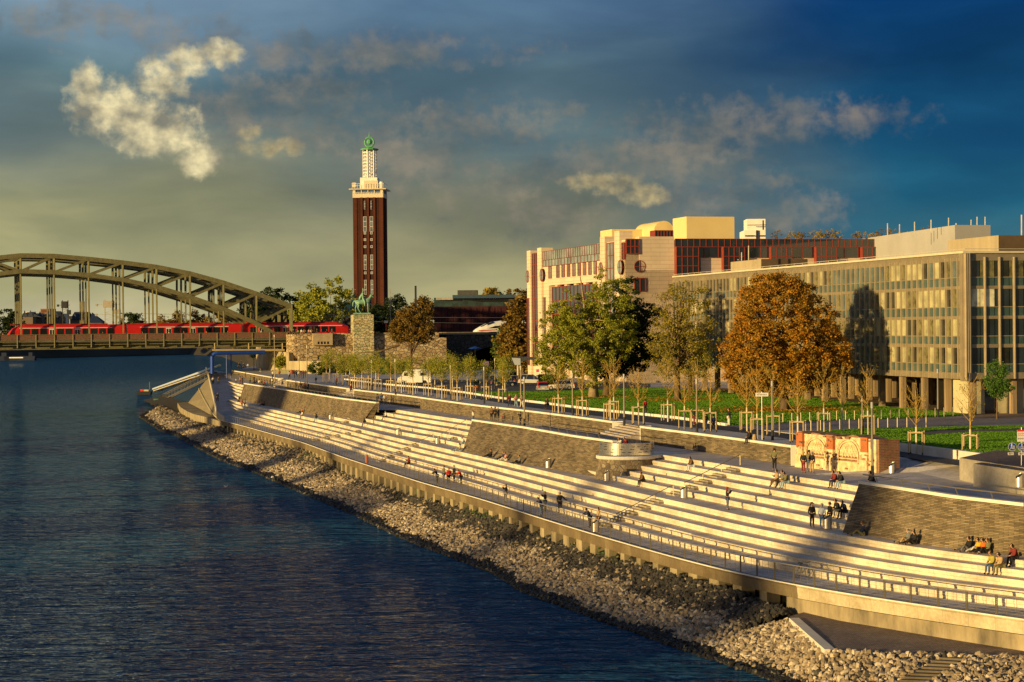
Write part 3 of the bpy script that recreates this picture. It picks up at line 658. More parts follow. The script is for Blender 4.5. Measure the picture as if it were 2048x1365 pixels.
outr = [V(355, 806, 2.45), V(361, 815, 2.45), V(374, 823, 2.45), V(388, 829, 2.5), V(418, 836, 2.7), V(440, 843, 2.9), V(449, 847, 3.0)]
mb = MB()
inn = [V(376, 804, 2.45), V(376, 806, 2.45), V(390, 813, 2.45), V(403, 820, 2.5), V(428, 834, 2.7), V(436, 838, 2.9), V(449, 845, 3.0)]
mb.grid([inn, outr]); mb.grid([outr, [Vector((p.x, p.y, .6)) for p in outr]])
tag(mb.build('plinth_wall', STAIN), 'low stained concrete plinth at the foot of the revetment', 'wall')
# far bank of the river ---------------------------------------------
mb = MB(); FB = [(-1700, 900), (-900, 1230), (V(0, 719, 0).x, V(0, 719, 0).y), (V(200, 714, 0).x, V(200, 714, 0).y), (V(330, 711, 0).x, V(330, 711, 0).y), (V(430, 708, 0).x, V(430, 708, 0).y), (-230, 2300), (-150, 3400)]
mb.grid([[(x, y, -1) for x, y in FB], [(x, y, .6) for x, y in FB], [(x - 8, y + 14, 8.5) for x, y in FB], [(x - 12, y + 60, 9) for x, y in FB], [(x - 2000, y + 2500, 9) for x, y in FB]])
struct(mb.build('far_bank', M('far_bank_ground', (.05, .05, .04), .95, 0, .4, .02)))
# ================================================================== BRIDGE
def text(txt, size, mat, loc, rot, parent=None, name='lettering', ext=.01, align='CENTER'):
    cu = bpy.data.curves.new(name, 'FONT'); cu.body = txt; cu.size = size; cu.extrude = ext; cu.align_x = align; cu.align_y = 'CENTER'
    o = bpy.data.objects.new('tmp', cu); COL.objects.link(o); dg = bpy.context.evaluated_depsgraph_get()
    me = bpy.data.meshes.new_from_object(o.evaluated_get(dg)); bpy.data.objects.remove(o); me.materials.clear(); me.materials.append(mat)
    ob = bpy.data.objects.new(name, me); COL.objects.link(ob); ob.location = loc; ob.rotation_euler = rot
    if parent: ob.parent = parent
    return ob
BR = M('bridge_green_paint', (.18, .165, .08), .6, .1, .25, 1.2)
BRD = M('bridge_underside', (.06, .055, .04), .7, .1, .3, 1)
ub = Vector((.957, .29, 0)); ab = Vector((-.29, .957, 0)); P0 = VD(582, 613, 485); PB = (P0.x, P0.y)
bridge = empty('railway_bridge', (0, 0, 0), 0, 'olive green steel arch railway bridge with several parallel trusses over the river', 'bridge')
UP = [(582, 613), (513, 588), (447, 566), (380, 547.6), (313, 534.4), (245.5, 525.7), (177, 518.5), (108, 512.5), (41, 511.5)]
LO = [(582, 690), (513, 647.6), (447, 618), (380, 594.5), (313, 574), (245.5, 560), (177, 550.7), (108, 545), (41, 543)]
up = [VL(x, y, PB, ub) for x, y in UP]; lo = [VL(x, y, PB, ub) for x, y in LO]
stepv = (up[8] - up[7]); stepv.z = 0
for k, mir in ((1, 6), (2, 5), (3, 4), (4, 3)):
    a = up[8] + stepv * k; up.append(Vector((a.x, a.y, up[mir].z))); lo.append(Vector((a.x, a.y, lo[mir].z)))
DZ = 17.7
for k in range(4):
    off = ab * (8.1 * k); T = empty('arch_truss', (0, 0, 0)); T.parent = bridge
    mb = MB(); U = [p + off for p in up]; L = [p + off for p in lo]
    for a, b in zip(U, U[1:]): mb.bar(a, b, .9, 1.05)
    mb.build('upper_chord', BR, T)
    mb = MB(); L2 = L[:]; L2[0] = VL(548, 668, PB, ub) + off
    for a, b in zip(L2, L2[1:]): mb.bar(a, b, .9, 1.0)
    mb.build('lower_chord', BR, T)
    for i in range(len(U)):
        mb = MB(); zb = DZ; p = U[i]
        if i == 0: mb.bar(p + Vector((0, 0, .3)), Vector((p.x, p.y, zb - 1.5)), .8, .9)
        else:
            mb.bar(p, L[i], .45, .55)
            if L[i].z > zb: mb.bar(L[i], Vector((p.x, p.y, zb)), .32, .42)
        mb.build('hanger', BR, T)
    for i in range(len(U) - 1):
        mb = MB(); a, b = (L[i + 1], U[i]) if i < 8 else (L[i], U[i + 1])
        if i == 0: a = L[1]
        mb.bar(a, b, .4, .55); mb.build('diagonal', BR, T)
for k in (0, 2):   # lateral bracing between each pair
    o1, o2 = ab * (8.1 * k), ab * (8.1 * (k + 1))
    mb = MB()
    for i in range(len(up)):
        mb.bar(up[i] + o1, up[i] + o2, .4, .5)
        if i < 6 or i % 2 == 0: mb.bar(lo[i] + o1 + Vector((0, 0, .2)), lo[i] + o2 + Vector((0, 0, .2)), .35, .4)
        if i < len(up) - 1:
            mb.bar(up[i] + o1, up[i + 1] + o2, .3, .3); mb.bar(up[i] + o2, up[i + 1] + o1, .3, .3)
            m_ = (up[i] + up[i + 1]) / 2; mb.bar(m_ + o1 + Vector((0, 0, -.3)), m_ + o2 + Vector((0, 0, -.3)), 2.2, .12)
    for i in (1, 2):
        for j in range(3):
            a = up[i] + o1.lerp(o2, j / 3); c = lo[i] + o1.lerp(o2, (j + 1) / 3); mb.bar(a, c, .2, .25)
            a = up[i] + o1.lerp(o2, (j + 1) / 3); c = lo[i] + o1.lerp(o2, j / 3); mb.bar(a, c, .2, .25)
    mb.build('wind_bracing', BRD, bridge)
mb = MB(); A0 = up[-1] - ab * 4; A1 = up[0] - ab * 4 + ub * 1; A0.z = A1.z = 0
def deckbox(z0, z1, o0, o1, m=0, x0=0, x1=0):
    a = A0 + ab * o0 + ub * x0; b = A1 + ab * o0 + ub * x1; c = A1 + ab * o1 + ub * x1; d = A0 + ab * o1 + ub * x0
    mb.hexa([(p.x, p.y, z0) for p in (a, b, c, d)] + [(p.x, p.y, z1) for p in (a, b, c, d)], m)
deckbox(17.25, 17.5, 0, 33); mb.build('deck', BRD, bridge)
mb = MB(); deckbox(17.5, 17.75, -.2, .15); deckbox(16.75, 16.95, 0, .5); deckbox(15.85, 16.35, 1.2, 1.6); deckbox(15.75, 15.95, .8, 2.2)
for o in (4, 12, 20, 28): deckbox(16.0, 17.2, o, o + .5)
mb.build('edge_girder', BR, bridge)
nseg = int((A1 - A0).length / 4.2)
mb = MB(); mbr = MB()
for i in range(nseg + 1):
    p = A0 + ub * (i * 4.2) - ab * .15
    q = MB(); q.bar(Vector((p.x, p.y, 16.2)), Vector((p.x, p.y, 19.25)), .22, .22)
    if i % 2: q.bar(Vector((p.x, p.y, 17.3)), Vector((p.x, p.y, 16.1)) + ab * 1.4, .2, .5)
    q.build('railing_post', BR, bridge)
mb = MB(); deckbox(19.2, 19.32, -.25, .0); deckbox(17.85, 17.95, -.2, -.1); mb.build('railing', BR, bridge)
m, nt, bs = newmat('padlock_mesh'); f = noise(nt, objco(nt), 4.5, 6, .7)
nt.links.new(ramp(nt, f, [(.35, (.07, .045, .03)), (.5, (.16, .10, .06)), (.62, (.30, .07, .04)), (.72, (.32, .24, .12))]), bs.inputs['Base Color']); bs.inputs['Roughness'].default_value = .6
mb = MB(); deckbox(17.95, 19.2, -.12, -.06); mb.build('mesh_infill', m, bridge)
# approach girder under the right end, tan
mb = MB(); a = VD(425, 700.5, 470); b = VD(569, 700.5, 474); mb.bar(a, b, .6, .45)
for t in (.03, .5, .97): mb.bar(a.lerp(b, t), a.lerp(b, t) + Vector((0, 0, 1.6)), .25, .25)
tag(mb.build('service_gantry', M('tan_paint', (.42, .33, .17), .6, 0, .15, 1)), 'tan inspection gantry beam slung under the bridge end', 'gantry')
# blue pipe portal
BLUE = M('blue_paint', (.01, .05, .30), .45, 0, .15, 1)
mb = MB(); pa = VD(424.5, 748, 468)
zt = VD(424, 706.5, 468).z; pts = [Vector((pa.x, pa.y, pa.z)), Vector((pa.x, pa.y, zt - 1.2))]
for k in range(1, 6):
    t = k / 5 * math.pi / 2; pts.append(Vector((pa.x + 1.2 * (1 - math.cos(t)), pa.y, zt - 1.2 + 1.2 * math.sin(t))))
pts.append(Vector((pa.x + 12, pa.y + 3, zt))); mb.tube(pts, .48, 12)
for x in (453, 462): p = VD(x, 706, 471); mb.tube([p, Vector((p.x, p.y, 8.6))], .14, 8)
tag(mb.build('pipe_portal', BLUE), 'thick bright blue pipe portal standing at the ramp top under the bridge', 'portal')
# ------------------------------------------------------------------ trains
REDP = M('train_red', (.62, .018, .010), .35, 0, .12, .3, spec=.5)
GLS = glassmat('train_glass', (.012, .014, .018), .08)
WHT = M('white_paint', (.78, .76, .70), .4, 0, .08, 1, spec=.4)
GRY = M('grey_underframe', (.05, .05, .055), .7, .2, .2, 1)
def carbody(mb, o, d, s0, s1, w, z0, z1, n0=0, n1=0, m=0):
    """loft with optional sloped noses"""
    side = Vector((-d.y, d.x, 0)); rows = []
    st = [(s0, 1)] if not n0 else [(s0 + n0 * t, f) for t, f in ((0, .28), (.10, .45), (.35, .78), (.7, .95), (1, 1))]
    en = [(s1, 1)] if not n1 else [(s1 - n1 * t, f) for t, f in ((1, 1), (.7, .95), (.35, .78), (.10, .45), (0, .28))]
    for s, f in st + en:
        hgt = (z1 - z0) * f; ww = w / 2 * (.72 + .28 * f)
        prof = [(-ww, 0), (-ww, hgt * .72), (-ww * .86, hgt * .92), (-ww * .5, hgt), (ww * .5, hgt), (ww * .86, hgt * .92), (ww, hgt * .72), (ww, 0)]
        rows.append([o + d * s + side * y + Vector((0, 0, z0 + z)) for y, z in prof])
    mb.grid(rows, m); mb.face(rows[0], m); mb.face(rows[-1][::-1], m)
tr0 = VL(12, 668, (P0.x + ab.x * 3.4, P0.y + ab.y * 3.4), ub); tr0.z = 0
tr1 = VL(706, 668, (P0.x + ab.x * 3.4, P0.y + ab.y * 3.4), ub); TL = (Vector((tr1.x, tr1.y, 0)) - tr0).length
train = empty('regional_train', (0, 0, 0), 0, 'long red regional train with dark windows crossing the arch bridge', 'train')
U3 = TL / 3
for k in range(3):
    s0, s1 = k * U3 + (.25 if k else 0), (k + 1) * U3 - (.25 if k < 2 else 0)
    mb = MB(); carbody(mb, tr0, ub, s0, s1, 2.9, 17.95, 21.55, 4.2 if k == 0 else 0, 4.2 if k == 2 else 0)
    c = mb.build('carriage', REDP, train, smooth=False)
    side = -ab
    mb = MB(); mb.bar(tr0 + ub * (s0 + 3) + side * 1.46 + Vector((0, 0, 20.78)), tr0 + ub * (s1 - 3) + side * 1.46 + Vector((0, 0, 20.78)), .05, .14); mb.build('stripe', WHT, c)
    mb = MB(); mb.bar(tr0 + ub * (s0 + 1) + Vector((0, 0, 21.62)), tr0 + ub * (s1 - 4) + Vector((0, 0, 21.62)), 1.6, .3); mb.build('roof_unit', M('train_roof', (.30, .03, .02), .6, 0, .3, 1), c)
    Lk = s1 - s0; pat = 'wwwdwwdwwww' if k != 2 else 'wdwwdwwwwww'
    gap = (Lk - 6) / len(pat)
    for j, ch in enumerate(pat):
        sc = s0 + 3.6 + gap * (j + .5) - (0.6 if k == 1 else 0)
        if k == 2: sc = s0 + 1.5 + gap * (j + .5)
        a = tr0 + ub * (sc - gap * .39) + side * 1.465; b = tr0 + ub * (sc + gap * .39) + side * 1.465
        if ch == 'w':
            mb = MB(); mb.bar(a + Vector((0, 0, 19.9)), b + Vector((0, 0, 19.9)), .04, 1.4); mb.build('window', GLS, c)
        else:
            mb = MB(); a = a.lerp(b, .12); b2 = b.lerp(a, .05)
            mb.bar(a + Vector((0, 0, 19.4)), b2 + Vector((0, 0, 19.4)), .05, 2.4, 1)
            for t in (.08, .56): mb.bar(a.lerp(b2, t) + Vector((0, 0, 19.6)) + side * .01, a.lerp(b2, t + .36) + Vector((0, 0, 19.6)) + side * .01, .06, 1.5, 0)
            mb.build('door', [GLS, WHT], c)
    if k != 1:
        mb = MB(); s = 1.25 if k == 0 else TL - 1.25; sg = 1 if k == 0 else -1
        a = tr0 + ub * s; mb.hexa([a + side * y + ub * (sg * x) + Vector((0, 0, z)) for z, x, ys_ in ((18.9, 0, 0), (20.4, 1.5, 0)) for y, x2 in ((1.28, 0), (-1.28, 0), (-1.28, 0), (1.28, 0)) for _ in (0,)][:8]) if False else mb.bar(a + side * 1.2 + Vector((0, 0, 19.1)), a + side * 1.28 + ub * sg * 1.9 + Vector((0, 0, 19.9)), .3, 1.2)
        mb.build('windscreen', GLS, c)
# white high-speed train
h0 = VD(947, 662, 500); hd = ub; h0.z = 0
ice = empty('express_train', (0, 0, 0), 0, 'white high speed train nose with a red stripe beside the hotel trees', 'train')
mb = MB(); rows = []; side = Vector((-hd.y, hd.x, 0))
for s, ht, lowz, wd in ((0, .9, 18.25, .5), (.6, 1.5, 18.1, .8), (1.6, 2.15, 18.0, 1.1), (3.2, 2.9, 18.0, 1.3), (5, 3.35, 18.0, 1.42), (7, 3.6, 18.0, 1.48), (25, 3.65, 18.0, 1.48)):
    pr = [(-wd, .1), (-wd, (ht) * .62), (-wd * .8, ht * .86), (-wd * .42, ht), (wd * .42, ht), (wd * .8, ht * .86), (wd, ht * .62), (wd, .1)]
    rows.append([h0 + hd * s + side * y + Vector((0, 0, lowz + z)) for y, z in pr])
mb.grid(rows); mb.face(rows[0]); mb.build('body', WHT, ice, smooth=False)
mb = MB()
for a, b, h in ((1.0, 5.6, .22), (7.9, 22, .24)): mb.bar(h0 + hd * a - side * (1.2 if a < 3 else 1.5) + Vector((0, 0, 19.05 + .1)), h0 + hd * b - side * 1.5 + Vector((0, 0, 19.35)), .05, h)
mb.build('red_stripe', M('stripe_red', (.6, .03, .02), .4, 0, .05, 1), ice)
mb = MB(); w0 = [(3.4, 19.75), (5.2, 20.3), (7.5, 20.4), (9.8, 20.1), (9.8, 19.75)]
mb.face([h0 + hd * s - side * 1.50 + Vector((0, 0, z)) for s, z in w0]); mb.face([h0 + hd * s - side * 1.505 + Vector((0, 0, z)) for s, z in ((10.4, 19.7), (10.4, 20.5), (24, 20.5), (24, 19.7))])
mb.build('side_window', GLS, ice)
mb = MB(); mb.face([h0 + hd * s - side * y + Vector((0, 0, z)) for s, z, y in ((1.7, 20.22, .5), (3.2, 20.97, .55), (5, 21.4, .62), (5, 21.1, 1.2), (3.4, 20.5, 1.15), (1.9, 19.9, .95))]); mb.build('windscreen', GLS, ice)
text('ICE', 1.0, M('dark_grey_lettering', (.10, .09, .08), .5), h0 + hd * 6.8 - side * 1.53 + Vector((0, 0, 19.2)), (R(90), 0, math.atan2(hd.y, hd.x)), ice)
# ------------------------------------------------------------------ abutment with pedestal
abt = empty('bridge_abutment', (0, 0, 0), 0, 'massive rubble stone bridge abutment with a rounded turret and a bay', 'abutment')
F0 = VD(596, 700, 463); F1 = VD(893, 700, 470); fd = (F1 - F0); fd.z = 0; FL = fd.length; fd.normalize(); fn = Vector((fd.y, -fd.x, 0))
mb = MB()
def fbox(mb, s0, s1, z0, z1, out, back=.5, m=0):
    a = Vector((F0.x, F0.y, 0)) + fd * s0 + fn * out; b = Vector((F0.x, F0.y, 0)) + fd * s1 + fn * out; c = b - fn * (out + back); d = a - fn * (out + back)
    mb.hexa([(p.x, p.y, z0) for p in (a, b, c, d)] + [(p.x, p.y, z1) for p in (a, b, c, d)], m)
def spx(px): return (VL(px, 700, (F0.x, F0.y), fd) - F0).dot(fd)
fbox(mb, 0, spx(878), 8, 18.75, 0, 14); fbox(mb, spx(878), FL, 8, 17.7, 0, 14); mb.build('wall', ABUT, abt)
mb = MB(); c = VD(594, 700, 466); mb.lathe([(2.5, 18.75), (2.5, 14.6), (2.3, 14.0), (1.6, 13.0), (.9, 12.3), (.2, 12.0)], (c.x, c.y, 0), 20); mb.lathe([(0, 18.76), (2.55, 18.76), (2.55, 18.4)], (c.x, c.y, 0), 20); mb.build('turret', ABUT, abt)
mb = MB(); fbox(mb, spx(625), spx(664), 16.2, 18.95, 1.5); mb.build('bay', M('bay_stone', (.40, .31, .19), .85, 0, .2, 1, .3), abt)
mb = MB()
for x in (634, 640.5, 646.5, 653): fbox(mb, spx(x), spx(x + 3.6), 16.45, 17.05, 1.52, -1.4)
mb.build('slit', BLACK, abt)
mb = MB()
for x in (635, 648): fbox(mb, spx(x), spx(x + 3), 12.9, 13.7, .03, 0)
mb.build('slit', BLACK, abt)
mb = MB(); fbox(mb, spx(600), spx(893), 18.75, 18.95, .1, .5); mb.build('parapet_course', ABUT, abt)
lowr = empty('underpass_wall', (0, 0, 0), 0, 'sunlit plain concrete wall under the stone abutment beside the far terrace', 'wall')
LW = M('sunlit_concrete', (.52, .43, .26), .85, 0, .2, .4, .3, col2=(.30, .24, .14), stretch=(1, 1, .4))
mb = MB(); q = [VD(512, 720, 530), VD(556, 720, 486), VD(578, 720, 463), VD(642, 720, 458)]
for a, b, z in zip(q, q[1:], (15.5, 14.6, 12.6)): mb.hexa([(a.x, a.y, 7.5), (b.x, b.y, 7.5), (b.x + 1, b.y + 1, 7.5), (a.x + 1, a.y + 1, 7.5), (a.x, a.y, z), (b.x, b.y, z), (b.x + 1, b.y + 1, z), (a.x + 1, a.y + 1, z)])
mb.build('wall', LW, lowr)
mb = MB(); a = VD(545, 745, 464); b = VD(583, 745, 458); a.z = b.z = 0
mb.hexa([(p.x, p.y, 8.6) for p in (a, b, b + Vector((.6, 1.5, 0)), a + Vector((.6, 1.5, 0)))] + [(p.x, p.y, 10.6) for p in (a, b, b + Vector((.6, 1.5, 0)), a + Vector((.6, 1.5, 0)))])
mb.bar(Vector((b.x, b.y - .1, 8.6)), Vector((b.x, b.y - .1, 10.7)), .35, .35, 1)
tag(mb.build('site_container', [M('container_green', (.20, .19, .10), .7, 0, .2, 1), M('red_paint', (.5, .03, .02), .6)]), 'low olive container with a red corner post by the abutment foot', 'container')
# dark railway wall with arch to the right
dwall = empty('railway_arch_wall', (0, 0, 0), 0, 'dark shaded railway wall with a wide low arch opening to the road', 'wall')
SHST = rubblemat('dark_masonry', [(.05, .045, .04), (.09, .08, .07), (.07, .06, .055)], (.02, .02, .02), 1.0)  # dark tones stand for the shade on the arch wall and rear pedestal
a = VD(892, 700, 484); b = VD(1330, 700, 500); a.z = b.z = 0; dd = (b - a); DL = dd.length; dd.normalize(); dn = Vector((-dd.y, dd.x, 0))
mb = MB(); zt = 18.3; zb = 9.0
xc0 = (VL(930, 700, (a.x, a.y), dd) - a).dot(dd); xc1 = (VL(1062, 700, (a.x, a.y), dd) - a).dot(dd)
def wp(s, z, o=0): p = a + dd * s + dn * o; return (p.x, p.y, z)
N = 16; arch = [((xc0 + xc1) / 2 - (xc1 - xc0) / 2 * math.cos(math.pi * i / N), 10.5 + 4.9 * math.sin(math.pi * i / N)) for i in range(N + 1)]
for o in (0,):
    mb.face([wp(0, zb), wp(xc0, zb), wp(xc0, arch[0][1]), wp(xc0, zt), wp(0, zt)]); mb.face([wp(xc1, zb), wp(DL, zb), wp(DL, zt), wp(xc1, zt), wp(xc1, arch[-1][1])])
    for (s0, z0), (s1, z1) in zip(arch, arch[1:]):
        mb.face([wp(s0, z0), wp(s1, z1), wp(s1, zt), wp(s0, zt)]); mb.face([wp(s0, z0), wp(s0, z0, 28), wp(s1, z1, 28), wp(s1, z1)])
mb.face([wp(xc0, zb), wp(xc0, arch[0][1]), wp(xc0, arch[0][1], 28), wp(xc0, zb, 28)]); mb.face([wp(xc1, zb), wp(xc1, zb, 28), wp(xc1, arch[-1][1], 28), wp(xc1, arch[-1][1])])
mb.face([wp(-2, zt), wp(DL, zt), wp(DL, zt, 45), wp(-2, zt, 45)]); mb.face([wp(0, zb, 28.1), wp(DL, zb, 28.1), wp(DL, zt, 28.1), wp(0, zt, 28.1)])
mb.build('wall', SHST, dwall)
mb = MB(); mb.bar(wp(-2, 18.45, -.1), wp(DL, 18.45, -.1), .6, .4); mb.bar(wp(0, 18.6, 6), wp(DL, 18.6, 6), .3, .6); mb.build('parapet', M('dark_parapet', (.16, .14, .11), .8, 0, .3, 1), dwall)
# track bed behind the abutment carrying the rails
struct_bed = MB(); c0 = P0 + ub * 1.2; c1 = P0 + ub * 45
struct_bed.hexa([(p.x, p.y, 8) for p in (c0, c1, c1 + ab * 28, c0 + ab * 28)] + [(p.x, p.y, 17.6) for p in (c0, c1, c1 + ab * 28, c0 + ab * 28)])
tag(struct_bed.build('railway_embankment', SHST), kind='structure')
# ------------------------------------------------------------------ equestrian statues
def skinmesh(verts, edges, radii, root=0, sub=1, name='skin'):
    me = bpy.data.meshes.new(name); me.from_pydata([tuple(v) for v in verts], edges, [])
    o = bpy.data.objects.new(name, me); COL.objects.link(o)
    md = o.modifiers.new('s', 'SKIN'); 
    sv = me.skin_vertices[0].data if me.skin_vertices else None
    if sv is None:
        bpy.context.view_layer.update(); sv = me.skin_vertices.new() if False else None
    if not me.skin_vertices:
        bm = bmesh.new(); bm.from_mesh(me); bm.verts.layers.skin.verify(); bm.to_mesh(me); bm.free()
    for i, r in enumerate(radii):
        d = me.skin_vertices[0].data[i]; d.radius = (r, r) if isinstance(r, (int, float)) else r; d.use_root = (i == root)
    md.use_smooth_shade = True
    if sub: s = o.modifiers.new('u', 'SUBSURF'); s.levels = sub; s.render_levels = sub
    dg = bpy.context.evaluated_depsgraph_get(); dg.update(); out = bpy.data.meshes.new_from_object(o.evaluated_get(dg))
    bpy.data.objects.remove(o); bpy.data.meshes.remove(me); out.name = name; return out
class SK:
    def __init__(s): s.v = []; s.e = []; s.r = []
    def add(s, p, r, par=None):
        s.v.append(Vector(p)); s.r.append(r); i = len(s.v) - 1
        if par is not None: s.e.append((par, i))
        return i
    def chain(s, par, pts):
        for p, r in pts: par = s.add(p, r, par)
        return par
    def mesh(s, name, sub=1): return skinmesh(s.v, s.e, s.r, 0, sub, name)
def meshobj(name, me, mat, parent=None):
    me.materials.clear(); me.materials.append(mat); o = bpy.data.objects.new(name, me); COL.objects.link(o)
    if parent: o.parent = parent
    return o
VERD = M('verdigris_bronze', (.26, .44, .30), .6, .2, .35, 1.6, .2, col2=(.10, .22, .17))
stt = empty('equestrian_statue', VD(726, 627, 461), 0, 'green bronze horse and rider statue on the sunlit stone pedestal', 'statue')
stt.location.z = 23.45
s = SK(); sc = 1.95   # horse faces +x
r0 = s.add((-.75 * sc, 0, 1.42 * sc), .33 * sc)
b1 = s.chain(r0, [((-.25 * sc, 0, 1.38 * sc), .31 * sc), ((.25 * sc, 0, 1.38 * sc), .31 * sc), ((.62 * sc, 0, 1.46 * sc), .27 * sc)])
nk = s.chain(b1, [((.86 * sc, 0, 1.75 * sc), .19 * sc), ((.98 * sc, 0, 2.02 * sc), .14 * sc), ((1.06 * sc, 0, 2.16 * sc), .12 * sc)])
s.chain(nk, [((1.22 * sc, 0, 2.05 * sc), .10 * sc), ((1.36 * sc, 0, 1.86 * sc), .065 * sc)])
for y in (.05, -.05): s.chain(nk, [((1.03 * sc, y * sc, 2.30 * sc), .03 * sc)])
s.chain(r0, [((-1.08 * sc, 0, 1.52 * sc), .09 * sc), ((-1.25 * sc, 0, 1.25 * sc), .10 * sc), ((-1.28 * sc, 0, .80 * sc), .06 * sc)])
for y, kx, hx, fx, fz in ((.18, -.78, -.98, -.90, 0), (-.18, -.50, -.62, -.34, 0)):
    s.chain(r0, [((kx * sc, y * sc, 1.0 * sc), .15 * sc), ((hx * sc, y * sc, .62 * sc), .085 * sc), ((fx * sc, y * sc, .16 * sc), .055 * sc), (((fx + .08) * sc, y * sc, .05 * sc), .07 * sc)])
s.chain(b1, [((.66 * sc, -.16 * sc, 1.02 * sc), .12 * sc), ((.66 * sc, -.16 * sc, .60 * sc), .07 * sc), ((.66 * sc, -.16 * sc, .16 * sc), .05 * sc), ((.74 * sc, -.16 * sc, .05 * sc), .065 * sc)])
s.chain(b1, [((.80 * sc, .16 * sc, 1.12 * sc), .12 * sc), ((1.15 * sc, .16 * sc, 1.02 * sc), .07 * sc), ((1.12 * sc, .16 * sc, .66 * sc), .05 * sc), ((1.02 * sc, .16 * sc, .56 * sc), .055 * sc)])
hm = s.mesh('horse'); meshobj('horse', hm, VERD, stt)
s = SK(); r0 = s.add((-.05 * sc, 0, 1.78 * sc), .19 * sc)
ch = s.chain(r0, [((-.02 * sc, 0, 2.05 * sc), .16 * sc), ((.0, 0, 2.30 * sc), .17 * sc), ((.02 * sc, 0, 2.48 * sc), .09 * sc), ((.04 * sc, 0, 2.60 * sc), .06 * sc), ((.06 * sc, 0, 2.74 * sc), .10 * sc), ((.05 * sc, 0, 2.88 * sc), .10 * sc), ((.0, 0, 3.02 * sc), .03 * sc)])
for y in (.2, -.2):
    s.chain(2, [((.02 * sc, y * sc, 2.38 * sc), .085 * sc), ((-.02 * sc, y * 1.35 * sc, 2.12 * sc), .065 * sc), ((.26 * sc, y * .9 * sc, 1.98 * sc), .05 * sc), ((.36 * sc, y * .6 * sc, 1.98 * sc), .045 * sc)])
    s.chain(0, [((.16 * sc, y * 1.5 * sc, 1.62 * sc), .13 * sc), ((.30 * sc, y * 1.7 * sc, 1.30 * sc), .09 * sc), ((.22 * sc, y * 1.7 * sc, .95 * sc), .065 * sc), ((.34 * sc, y * 1.75 * sc, .84 * sc), .05 * sc)])
s.chain(2, [((-.22 * sc, 0, 2.1 * sc), .16 * sc), ((-.38 * sc, 0, 1.78 * sc), .20 * sc), ((-.42 * sc, 0, 1.55 * sc), .16 * sc)])
meshobj('rider', s.mesh('rider'), VERD, stt)
mb = MB(); mb.box((-.1 * sc, 0, -.02), (2.2 * sc, .9 * sc, .3)); mb.build('base', VERD, stt)
stt.scale = (.93, .93, 1.0)
c = copy_tree(stt); p = VD(712, 627, 520); c.location = (p.x - .6, p.y, 23.0)
tag(c, 'blue shaded bronze horse and rider statue behind and left of the sunlit one'); stt['group'] = c['group'] = 'equestrian statues at the bridge end'
for ch_ in c.children:
    pass
ped = MB(); fbox(ped, spx(706), spx(746.5), 8, 23.2, 1.3, 3.6)
tag(ped.build('statue_pedestal', rubblemat('pedestal_stone', [(.44, .34, .19), (.62, .52, .32), (.30, .34, .19), (.70, .58, .36), (.42, .44, .25)], (.16, .13, .08), 1.2, (1, 1, 1.5))), 'tall rough stone pedestal with greenish streaks carrying the bronze rider', 'pedestal')
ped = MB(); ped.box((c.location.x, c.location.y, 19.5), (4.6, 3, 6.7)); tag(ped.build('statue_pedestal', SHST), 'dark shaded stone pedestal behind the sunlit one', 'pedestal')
# ------------------------------------------------------------------ brick tower
TW = 770; tc_ = VD(741, 500, TW); tx = tc_.x; mpp = TW / F
def tz(py, D=TW, px=741): return VD(px, py, D).z
tower = empty('exhibition_tower', (tx, TW, ZG), R(-4), 'tall dark red brick tower topped by a white lattice lantern and green ornament', 'tower')
TB = brickmat('tower_brick', (.075, .022, .012), (.10, .029, .015), (.045, .015, .01), .8, .35, False, .02, 0, .85, .3, .15, .5, .2)
def tb(name, mats, fn): mb = MB(); fn(mb); return mb.build(name, mats, tower)
zs = tz(397) - ZG; W = 11.2
def f(mb):
    mb.box((0, 0, zs / 2), (W, W, zs))
    for sx in (-1, 1):
        for sy in (-1, 1): mb.box((sx * (W / 2 - .55), sy * (W / 2 - .55), zs / 2), (1.5, 1.5, zs - .02))
    for k in (-1.5, -.02, 1.5):
        pass
    for k in (-.5, .5, 0):
        for a in (0, 1):
            x = k * 4.9
            for sg in (-1, 1):
                p = (x, sg * (W / 2 + .15), zs / 2) if a == 0 else (sg * (W / 2 + .15), x, zs / 2)
                mb.box(p, (.8, .5, zs - .04) if a == 0 else (.5, .8, zs - .04))
f_ = f; tb('brick_shaft', TB, f)
WF = M('tower_frame', (.42, .40, .42), .6, 0, .1, 1); WG = glassmat('tower_glass', (.10, .13, .16), .15)
for x in (-1.25, 1.25):
    for (ya, yb, wd) in ((404, 421, .5), (435, 465, 1.35), (511, 541, 1.1), (561, 590, 1.0)):
        z0, z1 = tz(yb) - ZG, tz(ya) - ZG; g = MB(); g.box((x, -W / 2 - .1, (z0 + z1) / 2), (wd, .35, z1 - z0)); w_ = g.build('window', WF, tower)
        g = MB()
        for k in range(3): h = (z1 - z0) / 3; g.box((x, -W / 2 - .27, z0 + h * (k + .5)), (wd * .72, .06, h * .86))
        g.build('pane', WG, w_)
    for y in (468, 481, 495, 547):
        z0 = tz(y) - ZG; g = MB(); g.box((x, -W / 2 - .1, z0), (.95, .35, .95)); w_ = g.build('window', WF, tower)
        g = MB(); g.box((x, -W / 2 - .27, z0), (.55, .06, .55)); g.build('pane', WG, w_)
zc = tz(379.5) - ZG
CRM = M('cream_stone', (.62, .54, .40), .7, 0, .1, 1)
